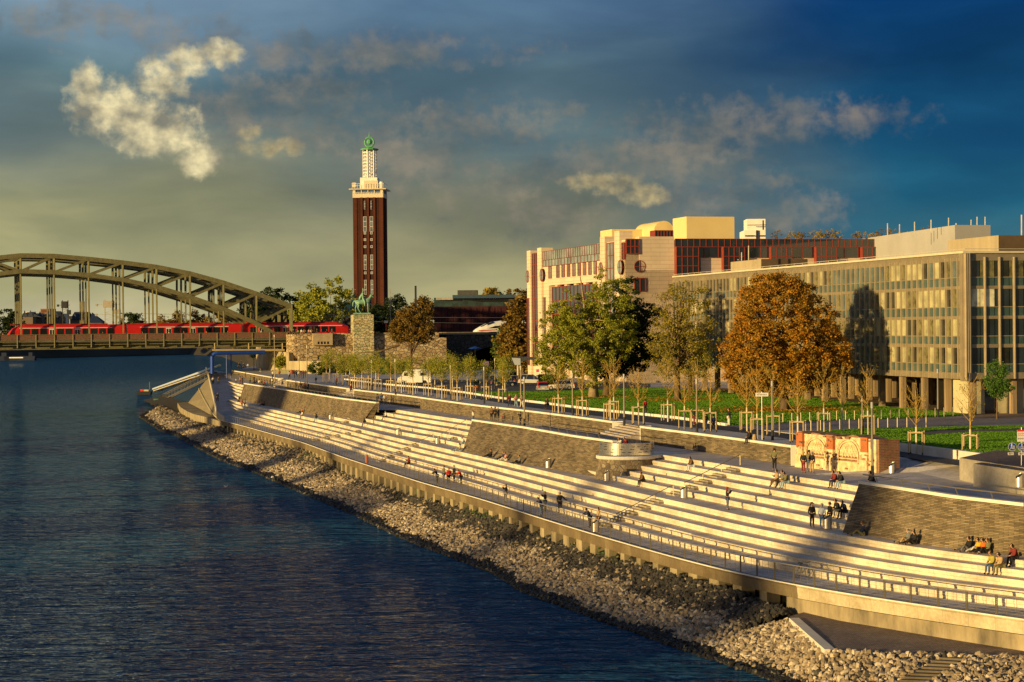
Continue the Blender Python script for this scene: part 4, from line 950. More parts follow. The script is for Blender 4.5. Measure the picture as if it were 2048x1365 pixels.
tb('observation_floor', CRM, lambda mb: (mb.box((0, 0, zs + .7), (W + .6, W + .6, 1.6)), mb.box((0, 0, zc - .25), (14.2, 14.2, .35)), [mb.box((sx * (W / 2 - .3), sy * (W / 2 - .3), (zs + zc) / 2), (1.0, 1.0, zc - zs)) for sx in (-1, 1) for sy in (-1, 1)], [mb.box((k * 2.5, -W / 2 + .1, (zs + zc) / 2), (.3, .3, zc - zs)) for k in (-1, 0, 1)]))
tb('window_band', glassmat('blue_band_glass', (.05, .09, .22), .1), lambda mb: mb.box((0, 0, (zs + zc) / 2 + .5), (W - .6, W - .6, zc - zs - 1.5)))
tb('balcony_railing', WHT, lambda mb: [mb.box((0, sg * 5.9, zs + 1.9), (12, .08, .12)) for sg in (-1, 1)] + [mb.box((k * 1.0 - 5.5, -5.9, zs + 1.4), (.1, .1, 1.1)) for k in range(12)])
zt_ = tz(363) - ZG
tb('roof_terrace', [CRM, WHT], lambda mb: (mb.box((1.1, -3.5, (zc + zt_) / 2 - .1), (5.4, 3, zt_ - zc), 0, 0), mb.box((0, 0, (zc + zt_) / 2 + .6), (6.6, 6.6, zt_ - zc + 1.2), 0, 1), mb.box((-5.6, -3, (zc + zt_) / 2), (1.3, 1.3, 1.8), 0, 0), [mb.box((sx * 6.1, 0, zc + 2.0), (.1, 12, .1), 0, 1) for sx in (-1, 1)], mb.box((0, -6.1, zc + 1.9), (12, .1, .1), 0, 1), mb.box((0, -6.1, zc + 1.2), (12, .06, .1), 0, 1), [mb.box((-6 + k * 1.0, -6.1, zc + 1), (.1, .1, 1.9), 0, 1) for k in range(13)], mb.lathe([(0, zc + 2.6), (1.0, zc + 2.6), (1.0, zc + .2)], (5.0, -3.8, 0), 12, 1)))
z0, z1 = tz(362) - ZG, tz(301) - ZG
def lant(mb):
    r = 2.55
    for k in range(6):
        a = math.pi / 3 * k + .3; x, y = r * math.cos(a), r * math.sin(a); mb.box((x, y, (z0 + z1) / 2), (.42, .42, z1 - z0), a)
        a2 = a + math.pi / 3; x2, y2 = r * math.cos(a2), r * math.sin(a2)
        for j in range(9): z = z0 + (z1 - z0) * (j + .3) / 9; mb.bar((x, y, z), (x2, y2, z), .22, .3)
        mb.bar((x * .98, y * .98, z0), (x2 * .98, y2 * .98, z0 + 4), .1, .14)
    mb.box((0, 0, (z0 + z1) / 2), (.5, .5, z1 - z0))
tb('lattice_lantern', WHT, lant)
GRN = M('green_copper', (.10, .36, .16), .6, 0, .2, 1)
zo = tz(298) - ZG
tb('lantern_roof', GRN, lambda mb: mb.lathe([(0, z1 + 1.2), (1.2, z1 + .9), (3.5, z1 + .5), (3.5, z1)], (0, 0, 0), 12))
def orn(mb):
    zc_ = tz(285) - ZG; mb.tube([(0, 0, z1 + .5), (0, 0, zc_ - 2)], [.7, .2], 8)
    ring = [(1.75 * math.cos(t), .0, zc_ + 1.9 * math.sin(t)) for t in [math.pi * 2 * k / 16 for k in range(17)]]
    mb.tube(ring, .38, 6); mb.tube([(0, 0, zc_ + 2), (0, 0, zc_ + 3.9)], [.35, .08], 6)
    mb.lathe([(.0, zc_ - 1.1), (1.0, zc_ - .5), (1.15, zc_ + .3), (.7, zc_ + 1.0), (0, zc_ + 1.2)], (0, 0, 0), 10)
tb('ornament', GRN, orn)
# ------------------------------------------------------------------ dark museum-like block behind the railway
blk = empty('dark_office_block', (0, 0, 0), 0, 'dark low block with a glazed top floor and flat overhanging roof behind the railway', 'building')
DRB = brickmat('dark_red_brick', (.06, .018, .018), (.045, .012, .014), (.02, .01, .01), 2.6, 1.2, False, .12, 0, .8, .4, .2, .5, .1)
a = VD(874, 640, 575); b = VD(1032, 640, 560)
def blkbox(mb, xa, xb, ya, yb, D, dep, m=0):
    p, q_ = VD(xa, ya, D), VD(xb, yb, D); mb.box(((p.x + q_.x) / 2, D + dep / 2, (p.z + q_.z) / 2), (q_.x - p.x, dep, p.z - q_.z), 0, m)
mb = MB(); blkbox(mb, 868, 1060, 614, 680, 560, 25); mb.build('lower_storeys', DRB, blk)
mb = MB(); blkbox(mb, 868, 1022, 596, 614.5, 563, 20); mb.build('glazed_storey', glassmat('block_glass', (.02, .045, .05), .15), blk)
mb = MB(); blkbox(mb, 905, 1031, 590.5, 596, 557, 28); mb.build('roof', M('blue_grey_metal', (.05, .09, .13), .5, .3, .1, 1), blk)
mb = MB(); blkbox(mb, 915, 955, 581, 590.5, 566, 10); mb.build('plant_room', M('dark_grey_render', (.07, .07, .065), .8), blk)
mb = MB()
for k in range(12): x = 880 + k * 12; blkbox(mb, x, x + 1.2, 616, 662, 559.8, .4)
mb.build('pilaster', M('wine_frame', (.10, .02, .035), .6), blk)
mb = MB(); blkbox(mb, 872, 906, 596, 600, 561, 5); blkbox(mb, 945, 1000, 596.5, 598, 559, 1); mb.build('cornice', M('pale_trim', (.35, .33, .28), .7), blk)
# ================================================================== HOTEL
def facade(O, e):
    e = Vector((e[0], e[1], 0)).normalized(); O = Vector((O[0], O[1], 0)); n = Vector((e.y, -e.x, 0))
    class Fc: pass
    f = Fc(); f.O, f.e, f.n = O, e, n
    def px(x, y=600): return (VL(x, y, (O.x, O.y), e) - O).dot(e)
    def box(mb, s0, s1, z0, z1, out=0, back=.3, m=0):
        a = O + e * s0 + n * out; b = O + e * s1 + n * out; c = b - n * (out + back); d = a - n * (out + back)
        mb.hexa([(p.x, p.y, z0) for p in (a, b, c, d)] + [(p.x, p.y, z1) for p in (a, b, c, d)], m)
    f.px, f.box = px, box; return f
HS = brickmat('hotel_sandstone', (.64, .51, .37), (.68, .55, .40), (.42, .30, .2), 4.2, .74, False, .03, 0, .75, .12, .15, .5, .3)
nt = HS.node_tree
# horizontal joints only: drive the brick rows with height
t_ = nt.nodes.new('ShaderNodeTexCoord'); s_ = nt.nodes.new('ShaderNodeSeparateXYZ'); c_ = nt.nodes.new('ShaderNodeCombineXYZ')
nt.links.new(t_.outputs['Object'], s_.inputs[0]); nt.links.new(mathn(nt, 'ADD', s_.outputs[0], s_.outputs[1]), c_.inputs[0]); nt.links.new(s_.outputs[2], c_.inputs[1])
for n_ in nt.nodes:
    if n_.type == 'TEX_BRICK': nt.links.new(c_.outputs[0], n_.inputs['Vector'])
RF = M('red_frame', (.24, .04, .025), .5, 0, .15, 1)
DG = glassmat('hotel_dark_glass', (.010, .014, .026), .06)
PG = glassmat('hotel_pale_glass', (.22, .27, .28), .12, .8, .4, .25)
hotel = empty('hotel', (0, 0, 0), 0, 'pink sandstone hotel with red framed windows, round windows and yellow roof boxes', 'building')
FW = facade((20.5, 360), (.26, -.966))        # west side, s runs towards the camera (negative = away)
FS = facade((20.5, 360), (.966, .26))
wx = lambda x: FW.px(x)
mb = MB()
FW.box(mb, wx(1195), 0, 9, 35.5, 0, 12); FW.box(mb, wx(1055), wx(1098), 9, 34.2, 0, 12)
FW.box(mb, wx(1098), wx(1195), 28.4, 32.9, 0, 8); FW.box(mb, wx(1098), wx(1195), 32.9, 35.0, -.3, 8)
FW.box(mb, wx(1098), wx(1195), 9, 28.4, -3.2, 2)
for x0, x1, zt in ((1080, 1088, 36.3), (1059, 1066, 36.0), (1206, 1215.5, 36.6), (1235, 1245, 37.2)): FW.box(mb, wx(x0), wx(x1), 9, zt, .5, 2)
for k in range(5): x = 1106 + k * 19; FW.box(mb, wx(x), wx(x + 5), 9, 28.4, -.4, 1)
FS.box(mb, 0, 62, 9, 35.3, 0, 14)
FS.box(mb, FS.px(1279), FS.px(1349), 30, 36.1, .12, 2)
mb.build('wall', HS, hotel, fix=True)
def win(f, s0, s1, z0, z1, out, nx, nz, glass=DG, fr=.14, parent=hotel, name='window', thick=.25):
    mb = MB(); f.box(mb, s0, s1, z0, z1, out, .2)
    w_ = mb.build(name, glass, parent)
    mb = MB(); a, b = min(s0, s1), max(s0, s1)
    for i in range(nx + 1): s = a + (b - a) * i / nx; f.box(mb, s - fr / 2, s + fr / 2, z0, z1, out + .1, .1)
    for j in range(nz + 1): z = z0 + (z1 - z0) * j / nz; f.box(mb, a, b, z - fr / 2, z + fr / 2, out + .12, .1)
    mb.build('frame', RF, w_); return w_
win(FW, wx(1088), wx(1206), 33.6, 35.4, .15, 26, 1, PG, .06); win(FW, wx(1088), wx(1206), 32.3, 33.6, .15, 18, 1, PG, .06)
for k in range(9):
    x = 1104 + k * 10.7 - (k < 1) * 5; win(FW, wx(x), wx(x + 5.2), 28.9 + .9, 32.2, .12, 2, 2, PG, .04)
for x0, x1 in ((1216, 1235), (1066, 1080)): win(FW, wx(x0), wx(x1), 12, 35.3, -.2 + .3, 3, 10, DG if x0 < 1100 else PG, .12)
for x0, x1, z0, z1 in ((1060, 1063.5, 12, 26), (1087.5, 1091.5, 12, 26), (1246, 1251, 32, 35)): win(FW, wx(x0), wx(x1), z0, z1, .62 if x0 < 1064 else .1, 1, 5, DG, .1)
win(FW, wx(1103), wx(1192), 14, 28, -3.1, 12, 5, DG, .12)
def disc(f, s, z, r, out, mat, parent, name='round_window'):
    mb = MB(); pts = []
    for k in range(24): t = 2 * math.pi * k / 24; p = f.O + f.e * (s + r * math.cos(t)) + f.n * out; pts.append((p.x, p.y, z + r * math.sin(t)))
    mb.face(pts); w_ = mb.build(name, mat, parent)
    mb = MB(); f.box(mb, s - .05, s + .05, z - r, z + r, out + .08, .05); f.box(mb, s - r, s + r, z - .05, z + .05, out + .08, .05); mb.tube(pts + pts[:1], .07, 5); mb.build('frame', RF, w_)
for x in (1060.5, 1088.5, 1207.5, 1246): disc(FW, wx(x) , 30.6, 1.25, .55, PG, hotel)
disc(FS, FS.px(1280), 30.7, 1.05, .12, DG, hotel)
win(FS, FS.px(1253), FS.px(1278.5), 33.0, 35.6, .25, 3, 2, DG, .16); win(FS, FS.px(1269), FS.px(1291), 26.2, 28.6, .1, 2, 1, DG, .14)
# glazed south wing
sA, sB = FS.px(1351), FS.px(1852)
win(FS, sA, sB, 34.25, 35.7, .15, 42, 1, DG, .09, name='window_band'); win(FS, sA, sB, 32.3, 34.25, .1, 18, 1, DG, .10, name='window_band')
for x0, x1 in ((1350, 1394), (1444, 1486), (1539, 1580), (1629, 1669), (1721, 1760), (1809, 1858)):
    w_ = win(FS, FS.px(x0), FS.px(x1), 20.5, 34.2, 1.0, 4, 8, DG, .12, name='bay_window'); mb = MB(); FS.box(mb, FS.px(x0), FS.px(x1), 20.5, 34.2, .95, .95); mb.build('bay_side', RF, w_)
for x0, x1 in ((1396, 1402), (1487, 1499), (1581, 1590), (1670, 1680)): mb = MB(); FS.box(mb, FS.px(x0), FS.px(x1), 14, 32.3, .06, .1); mb.build('window', DG, hotel)
YEL = M('yellow_render', (.74, .58, .27), .8, 0, .05, .4)
def corner(px_, D, left, right, zt, zb, mat, dirL=(-.26, .966), dirR=(.966, .26)):
    p = VD(px_, 600, D); c = Vector((p.x, D, 0)); l = Vector((*dirL, 0)).normalized(); r = Vector((*dirR, 0)).normalized()
    a = (VL(left, 600, (c.x, c.y), l) - c).dot(l); b = (VL(right, 600, (c.x, c.y), r) - c).dot(r)
    L = c + l * a; Rr = c + r * b; O_ = L + r * b; mb = MB()
    mb.prism([(c.x, c.y), (Rr.x, Rr.y), (O_.x, O_.y), (L.x, L.y)], zb, zt); return mb
ztop = lambda py, D, px_: VD(px_, py, D).z
corner(1374.5, 371, 1347, 1470, ztop(433.5, 371, 1374), 34, YEL).build('roof_block', YEL, hotel)
corner(1225, 385, 1202, 1312, ztop(459, 385, 1225), 34, YEL).build('roof_block', YEL, hotel)
mb = MB(); vc = VD(1328, 460, 380); rows = []
for k in range(13):
    t = math.pi * k / 12; x = -1.9 * math.cos(t); z = 1.9 * math.sin(t) + 38.0; rows.append([(vc.x + x, 380 + .26 * x, z), (vc.x + x - 3, 391, z)])
rows = [[(vc.x - 1.9, 380, 34), (vc.x - 4.9, 391, 34)]] + rows + [[(vc.x + 1.9, 380.5, 34), (vc.x - 1.1, 391, 34)]]
mb.grid(rows); mb.face([r[0] for r in rows]); mb.build('vaulted_roof', YEL, hotel)
win(FS, FS.px(1312), FS.px(1348), 36.1, 37.2, -3, 6, 1, DG, .12, name='rooftop_window')
# rooftop shrubs on the hotel
def leafmat(name, cols, scale=1.2, trans=.25):
    m, nt, bs = newmat(name); co = objco(nt)
    w1 = nt.nodes.new('ShaderNodeTexWhiteNoise'); w1.noise_dimensions = '3D'
    mp_ = nt.nodes.new('ShaderNodeVectorMath'); mp_.operation = 'SNAP'; mp_.inputs[1].default_value = (.5, .5, .5); nt.links.new(co, mp_.inputs[0]); nt.links.new(mp_.outputs[0], w1.inputs['Vector'])
    f = noise(nt, co, scale * .35, 4, .6); k = mathn(nt, 'ADD', mathn(nt, 'MULTIPLY', w1.outputs['Value'], .45), mathn(nt, 'MULTIPLY', f, .6), clamp=True)
    c = ramp(nt, k, [(.2 + .6 * i / (len(cols) - 1), q_) for i, q_ in enumerate(cols)]); nt.links.new(c, bs.inputs['Base Color'])
    bs.inputs['Roughness'].default_value = .6; bs.inputs['Specular IOR Level'].default_value = .25
    tr = nt.nodes.new('ShaderNodeBsdfTranslucent'); nt.links.new(c, tr.inputs[0]); mx = nt.nodes.new('ShaderNodeMixShader'); mx.inputs[0].default_value = trans
    nt.links.new(bs.outputs[0], mx.inputs[1]); nt.links.new(tr.outputs[0], mx.inputs[2]); nt.links.new(mx.outputs[0], nt.nodes['Material Output'].inputs[0])
    MATS[name] = m; return m
L_ORG = leafmat('autumn_orange_leaves', [(.28, .12, .012), (.55, .25, .022), (.42, .22, .022), (.17, .12, .014), (.62, .33, .035)])
L_YG = leafmat('yellow_green_leaves', [(.13, .17, .018), (.26, .29, .028), (.38, .36, .035), (.17, .20, .022)])
L_GRN = leafmat('green_leaves', [(.035, .065, .012), (.08, .12, .018), (.13, .16, .025), (.05, .08, .014)])
L_DRK = leafmat('dark_leaves', [(.012, .028, .008), (.03, .05, .012), (.045, .06, .014)])
L_YEL = leafmat('yellow_leaves', [(.30, .20, .02), (.45, .32, .035), (.22, .18, .025)])
L_BRN = leafmat('brown_leaves', [(.14, .08, .015), (.25, .15, .025), (.18, .14, .025)])
L_BRT = leafmat('bright_green_leaves', [(.05, .11, .02), (.10, .20, .03), (.07, .15, .025)])
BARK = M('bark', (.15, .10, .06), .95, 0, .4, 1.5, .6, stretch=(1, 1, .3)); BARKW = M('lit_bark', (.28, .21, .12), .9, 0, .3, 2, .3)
def crownverts(ells, ncl, nleaf, leaf, spread, rs, hollow=.55):
    """clumps in the shell of a set of ellipsoids, each clump many small leaf faces"""
    E = np.array(ells, dtype=float); vol = E[:, 3] * E[:, 4] * E[:, 5]; idx = rs.choice(len(E), ncl, p=vol / vol.sum())
    d = rs.normal(size=(ncl, 3)); d /= np.linalg.norm(d, axis=1)[:, None]; r = hollow + (1 - hollow) * rs.random(ncl) ** .6
    C = E[idx, :3] + d * r[:, None] * E[idx, 3:6]
    sz = spread * rs.uniform(.6, 1.35, ncl); k = nleaf // ncl
    cc = np.repeat(C, k, 0); off = rs.normal(size=(ncl * k, 3)) * np.repeat(sz, k)[:, None] * np.array([.55, .55, .36])
    p = cc + off; n = len(p)
    a = rs.normal(size=(n, 3)); a[:, 2] *= .6; a /= np.linalg.norm(a, axis=1)[:, None]; b = rs.normal(size=(n, 3)); b -= a * (a * b).sum(1)[:, None]; b /= np.linalg.norm(b, axis=1)[:, None]
    s = leaf * rs.uniform(.6, 1.4, n)[:, None]
    v = np.stack([p - a * s, p + b * s * .55, p + a * s, p - b * s * .55], 1).reshape(-1, 3)
    return v, np.arange(n * 4).reshape(-1, 4), C
def tree(name, label, base, th, tr, ells, ncl, nleaf, leaf, spread, lm, group=None, bark=None, seed=1, nb=14, hollow=.5, cat='tree', lean=(0, 0)):
    rs = np.random.RandomState(seed); base = Vector(base)
    g = empty(name, base, 0, label, cat, group)
    v, f, C = crownverts(ells, ncl, nleaf, leaf, spread, rs, hollow)
    npmesh('crown', v, f, lm, g)
    mb = MB(); top = Vector((lean[0], lean[1], th)); pts = [Vector((0, 0, -.3)), Vector((lean[0] * .3, lean[1] * .3, th * .35)), Vector((lean[0] * .7, lean[1] * .7, th * .7)), top]
    mb.tube(pts, [tr * 1.35, tr, tr * .9, tr * .75], 8)
    zc_ = [e[2] + e[5] * .5 for e in ells]; ax = Vector((np.mean([e[0] for e in ells]), np.mean([e[1] for e in ells]), max(zc_)))
    mb.tube([top, top.lerp(ax, .5), ax], [tr * .75, tr * .45, tr * .12], 6)
    for i in rs.choice(len(C), min(nb, len(C)), replace=False):
        c = Vector(C[i]); s0 = top.lerp(ax, rs.uniform(0, .55)) if rs.random() > .35 else top; mid = s0.lerp(c, .5) + Vector((0, 0, .08 * (c - s0).length))
        mb.tube([s0, mid, c], [tr * .34, tr * .2, tr * .05], 5, cap=False)
    mb.build('trunk', bark or BARK, g, smooth=True); return g
# ================================================================== OFFICE BUILDING
OB = empty('office_block', (0, 0, 0), 0, 'four storey office block on pilotis with close vertical mullions, right hand side', 'building')
OC = Vector((VD(1930, 600, 222).x, 222, 0)); eA = Vector((-.2335, .972, 0)).normalized(); eB = Vector((.972, .2335, 0)).normalized()
FA = facade((OC.x, OC.y), (-eA.x, -eA.y)); FB = facade((OC.x, OC.y), (eB.x, eB.y))
LA, LB = 103.5, 42.0
ZR = 27.9; FLR = [(26.9, 25.05, 24.1, 23.75), (23.75, 21.75, 20.75, 20.4), (20.4, 18.5, 17.6, 17.2), (17.2, 15.35, 14.4, 13.7)]
BRZ = M('bronze_metal', (.29, .24, .16), .5, .3, .2, .8); BRZD = M('dark_bronze', (.14, .10, .06), .55, .3, .2, .8)
SPN = glassmat('spandrel_glass', (.045, .085, .085), .15, .7, .25)
WG1 = glassmat('office_curtain_cream', (.40, .38, .22), .12, .7, .3, .6); WG2 = glassmat('office_glass_dark', (.02, .022, .016), .05, .9, .5, .8)
WG3 = glassmat('office_glass_sky', (.07, .11, .12), .05, .9, .4, .4); WG4 = glassmat('office_room_olive', (.13, .12, .05), .08, .8, .6, 1.2)
WGN = glassmat('office_glass_navy', (.018, .03, .042), .06, .9, .3, .3); WGL = glassmat('office_lit_room', (.62, .60, .42), .15, .6, .35, 1.0)
# volume behind the glass
mb = MB(); c0 = OC + eA * .5 + eB * .5; c1 = c0 + eB * LB; c2 = c1 + eA * 16; c3 = c0 + eA * 16 + eB * 16; c4 = c0 + eA * LA + eB * 16; c5 = c0 + eA * LA
mb.prism([(p.x, p.y) for p in (c0, c1, c2, c3, c4, c5)], 13.75, 27.2); mb.build('inner_block', BRZD, OB)
mb = MB(); c0 = OC - eA * .35 - eB * .35; c1 = c0 + eB * LB; c2 = c1 + eA * 17; c3 = c0 + eA * 17 + eB * 17; c4 = c0 + eA * LA + eB * 17; c5 = c0 + eA * LA
mb.prism([(p.x, p.y) for p in (c0, c1, c2, c3, c4, c5)], 27.72, 27.95); mb.build('roof_edge', M('pale_roof_edge', (.60, .54, .40), .6, 0, .1, 1), OB)
mb = MB(); 
for f, sgn, L in ((FA, -1, LA), (FB, 1, LB)):
    a, b = (0, sgn * L); s0, s1 = min(a, b), max(a, b)
    f.box(mb, s0, s1, 26.9, 27.75, .05, .5)
    for (zt, zw, zs2, zb) in FLR: f.box(mb, s0, s1, zb, zs2, .06, .5); f.box(mb, s0, s1, zw - .05, zw + .05, .06, .2)
mb.build('floor_band', BRZ, OB)
rs = random.Random(5); nwin = 0; stuffmb = {}
def bays(f, sgn, L, step, fin, mats, maxn):
    global nwin
    n = int(L / step)
    for i in range(n):
        s0, s1 = sgn * (i * step + .1), sgn * ((i + 1) * step); s0, s1 = min(s0, s1), max(s0, s1)
        for fl, (zt, zw, zs2, zb) in enumerate(FLR):
            mt = mats(i, fl)
            if i < maxn:
                mb = MB(); f.box(mb, s0, s1, zw, zt, .0, .1, 0)
                w_ = mb.build('window', mt, OB)
                mb = MB(); f.box(mb, s0, s1, zs2, zw - .05, .0, .1); mb.build('spandrel', SPN, w_)
            else:
                d = stuffmb.setdefault(mt.name, (MB(), mt)); f.box(d[0], s0, s1, zw, zt, 0, .1)
                d = stuffmb.setdefault('sp', (MB(), SPN)); f.box(d[0], s0, s1, zs2, zw - .05, 0, .1)
def mA(i, fl):
    r = rs.random()
    if 16 <= i <= 24: return WG4 if fl > 0 and r < .7 else WG3
    return WG1 if r < (.44 if i < 16 else .22) else (WG2 if r < .70 else (WG3 if r < .78 else WG4))
def mB(i, fl):
    if fl == 1 and i < 2: return WGL
    if fl in (0, 3) and i == 2: return WG2
    return WGN if rs.random() < .8 else WG4
bays(FA, -1, LA, 1.5, .1, mA, 17); bays(FB, 1, LB, 1.78, .1, mB, 7)
for k, (d, mt) in stuffmb.items():
    tag(d.build('window_rows', mt, OB), 'windows of the office block farther along', kind='stuff')
MUL = M('mullion_metal', (.46, .38, .26), .45, .3, .15, .8)
mb = MB()
for i in range(int(LA / 1.5) + 1): s = -i * 1.5; FA.box(mb, s - .055, s + .055, 13.7, 27.3, .24, .22)
for i in range(int(LB / 1.78) + 1): s = i * 1.78 + .6; FB.box(mb, s - .06, s + .06, 13.7, 27.3, .24, .22); FB.box(mb, s - .13, s + .13, 13.7, 27.3, .08, .1)
mb.build('mullions', MUL, OB)
mb = MB()
for k in range(3):
    FA.box(mb, -.42 + k * .22, -.32 + k * .22, 13.5, 27.7, .45, .6); FB.box(mb, -.1 + k * .22, 0 + k * .22, 13.5, 27.7, .45, .6)
mb.build('corner_ribs', MUL, OB)
mb = MB(); mb.bar((OC.x, OC.y, 28.2) , tuple(OC + eA * LA + Vector((0, 0, 28.2))), .06, .06); mb.bar((OC.x, OC.y, 28.2), tuple(OC + eB * LB + Vector((0, 0, 28.2))), .06, .06)
for i in range(34): p = OC + eA * (i * 3); mb.bar((p.x, p.y, 27.9), (p.x, p.y, 28.2), .05, .05)
mb.build('roof_rail', M('rail_pale', (.6, .55, .45), .5, .3, .1, 1), OB)
PIL = M('pilotis_concrete', (.30, .22, .135), .8, 0, .3, .6, .3, stretch=(3, 3, .3))
def pil(p, w_=.62):
    mb = MB(); an = math.atan2(eA.y, eA.x); mb.box((p.x, p.y, 11.6), (w_, w_, 4.3), an)
    for d in (eA, -eA, eB, -eB): q_ = p + d * (w_ / 2); mb.box((q_.x, q_.y, 11.6), (.14 if abs(d.dot(eA)) > .5 else .5, .5 if abs(d.dot(eA)) > .5 else .14, 4.3), an)
    mb.build('pilotis_column', PIL, OB)
for i in range(17):
    for r_ in (1.4, 8.4, 14.6):
        if i < 2 and r_ > 2: continue
        pil(OC + eA * (1.2 + i * 6.1 + (.0 if r_ < 8 else 1.5)) + eB * r_)
for j in range(1, 7): pil(OC + eB * (1.2 + j * 5.3) + eA * 1.4)
mb = MB(); p = OC + eA * 5.2 + eB * 2.2
def obox(mb, p, la, lb, z0, z1, m=0):
    q_ = [p, p + eB * lb, p + eB * lb + eA * la, p + eA * la]; mb.hexa([(v.x, v.y, z0) for v in q_] + [(v.x, v.y, z1) for v in q_], m)
obox(mb, OC + eA * 2.4 + eB * 1.9, 5.4, 1.6, 9.6, 13.7); obox(mb, OC + eA * 2.2 + eB * 5.0, .5, 3.2, 9.6, 13.7); mb.build('core_wall', M('core_concrete', (.52, .47, .30), .85, 0, .15, .5, .2), OB)
mb = MB(); obox(mb, OC + eA * 2.6 + eB * 3.5, .2, 1.4, 9.8, 12.9); obox(mb, OC + eA * 2.6 + eB * 8.6, .2, 20, 9.8, 13.7); mb.build('entrance_glass', WG2, OB)
mb = MB(); obox(mb, OC + eA * 16.2 + eB * 4.5, .3, 11, 9.6, 13.7); obox(mb, OC + eA * 16.5 + eB * 15.6, 80, .3, 9.6, 13.7); mb.build('rear_shadow_wall', M('dim_rear_wall', (.035, .03, .022), .9), OB)  # near-black walls added to stand for the shade behind the columns
GRT = M('louvre_metal', (.46, .38, .24), .6, .2, .15, .5, 0, stretch=(1, 1, .2)); GRD = M('shaded_louvre', (.12, .08, .045), .7, .1, .2, .5)
def rbox(px_, D, l, r, py, name, zb=27.9):
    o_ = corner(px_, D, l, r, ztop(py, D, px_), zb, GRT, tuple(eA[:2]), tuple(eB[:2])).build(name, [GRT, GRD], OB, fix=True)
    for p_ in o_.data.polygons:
        if p_.normal.dot(Vector((.2335, -.972, 0))) > .5: p_.material_index = 1  # right-hand faces get a darker copy, their shade put into the colour
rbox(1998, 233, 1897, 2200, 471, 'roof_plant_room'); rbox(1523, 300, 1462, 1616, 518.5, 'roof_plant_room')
mb = MB()
for k in range(26): p = OC + eA * (6.5 + k * .52) ; 
for px_, y0, y1, D in ((2043, 430, 471, 240), (1476, 519, 519, 300), (1483, 505, 520, 296), (1497, 492, 519, 296)):
    a = VD(px_, y0, D); b = VD(px_, y1 + 2, D); mb.bar(a, b, .12, .12)
mb.build('roof_mast', M('mast_pale', (.62, .58, .5), .5), OB)
# paved apron under and beside the office
mb = MB(); q_ = [OC - eA * 6 - eB * 1, OC - eA * 6 + eB * 60, OC + eA * 20 + eB * 60, OC + eA * LA + eB * 20, OC + eA * LA - eB * .6]
mb.face([(p.x, p.y, ZG + .045) for p in q_]); struct(mb.build('apron_paving', M('apron_brown', (.26, .18, .12), .85, 0, .25, 1.2)))
# pale long building behind, at the right
pb = empty('pale_warehouse', (0, 0, 0), 0, 'long pale metal clad building with roof masts behind the office block', 'building')
LOUV = brickmat('pale_cladding', (.62, .60, .55), (.60, .57, .52), (.40, .38, .34), 2.2, 30, False, .06, 0, .6, .08, .1, 0, .2)
p = VD(1911, 600, 330); c = Vector((p.x, 330, 0)); l = Vector((-.23, .973, 0)); mb = corner(1911, 330, 1700, 1982, ztop(450.5, 330, 1911), 9.7, LOUV, (-.13, .99), (.97, .24)); mb.build('wall', M('pale_clad', (.40, .39, .37), .6, 0, .1, .15), pb)
for x, y0, y1 in ((1775, 447, 470), (1799, 449, 468), (1829, 444, 466), (1862, 440, 462), (1897, 436, 456), (1912, 447, 452), (1954, 434, 452), (1970, 434, 452), (1942, 440, 452)):
    a = VD(x, y0, 335); b = VD(x, y1 + 4, 335); mb = MB(); mb.bar(a, b, .14, .14); mb.build('lightning_rod', M('mast_pale'  , (.6, .6, .6)), pb)
lk = empty('link_building', (0, 0, 0), 0, 'small beige stair tower at the right end of the hotel roofline', 'building')
corner(1880, 352, 1852, 1896, ztop(478, 352, 1880), 9.7, HS).build('wall', M('beige_render', (.66, .52, .33), .8, 0, .08, .5), lk)
# white stepped tower far behind
wt = empty('white_tower_block', (0, 0, 0), 0, 'small stepped white high rise seen far behind the hotel roof', 'building')
def vb(mb, xa, xb, ya, yb, D, dep, m=0):
    p, q2 = VD(xa, ya, D), VD(xb, yb, D); mb.box(((p.x + q2.x) / 2, D + dep / 2, (p.z + q2.z) / 2), (q2.x - p.x, dep, p.z - q2.z), 0, m)
WW = M('white_render', (.80, .76, .68), .7, 0, .05, .5); mb = MB(); vb(mb, 1494, 1533, 438.5, 700, 560, 8); vb(mb, 1489, 1533, 461, 700, 558, 12); mb.build('wall', WW, wt)
mb = MB(); vb(mb, 1525, 1528, 441, 460, 557.5, .5); vb(mb, 1512, 1516, 461, 478, 557.5, .5); vb(mb, 1490, 1509, 471, 473, 557.5, .5); vb(mb, 1518, 1531, 471, 473, 557.5, .5); vb(mb, 1495, 1533, 450, 451, 557.5, .5); mb.build('window', GLS, wt)
# rooftop planting on the hotel
for i in range(16):
    x = [1555, 1580, 1597, 1604, 1630, 1640, 1652, 1662, 1676, 1710, 1722, 1745, 1765, 1790, 1812, 1858][i]
    p = VD(x, 476, 376); h_ = (random.uniform(1.0, 1.9)) * (1.2 if x in (1640, 1652, 1858, 1652) else 1)
    tree('roof_shrub', 'yellowing shrub on the roof terrace of the hotel', (p.x, p.y, 35.9), .4, .05, [(0, 0, h_ * .55, h_ * .8, h_ * .7, h_ * .5)], 14, 420, .10, .28, L_YEL if i % 3 else L_BRN, 'shrubs on the hotel roof', seed=i, nb=3, cat='shrub')
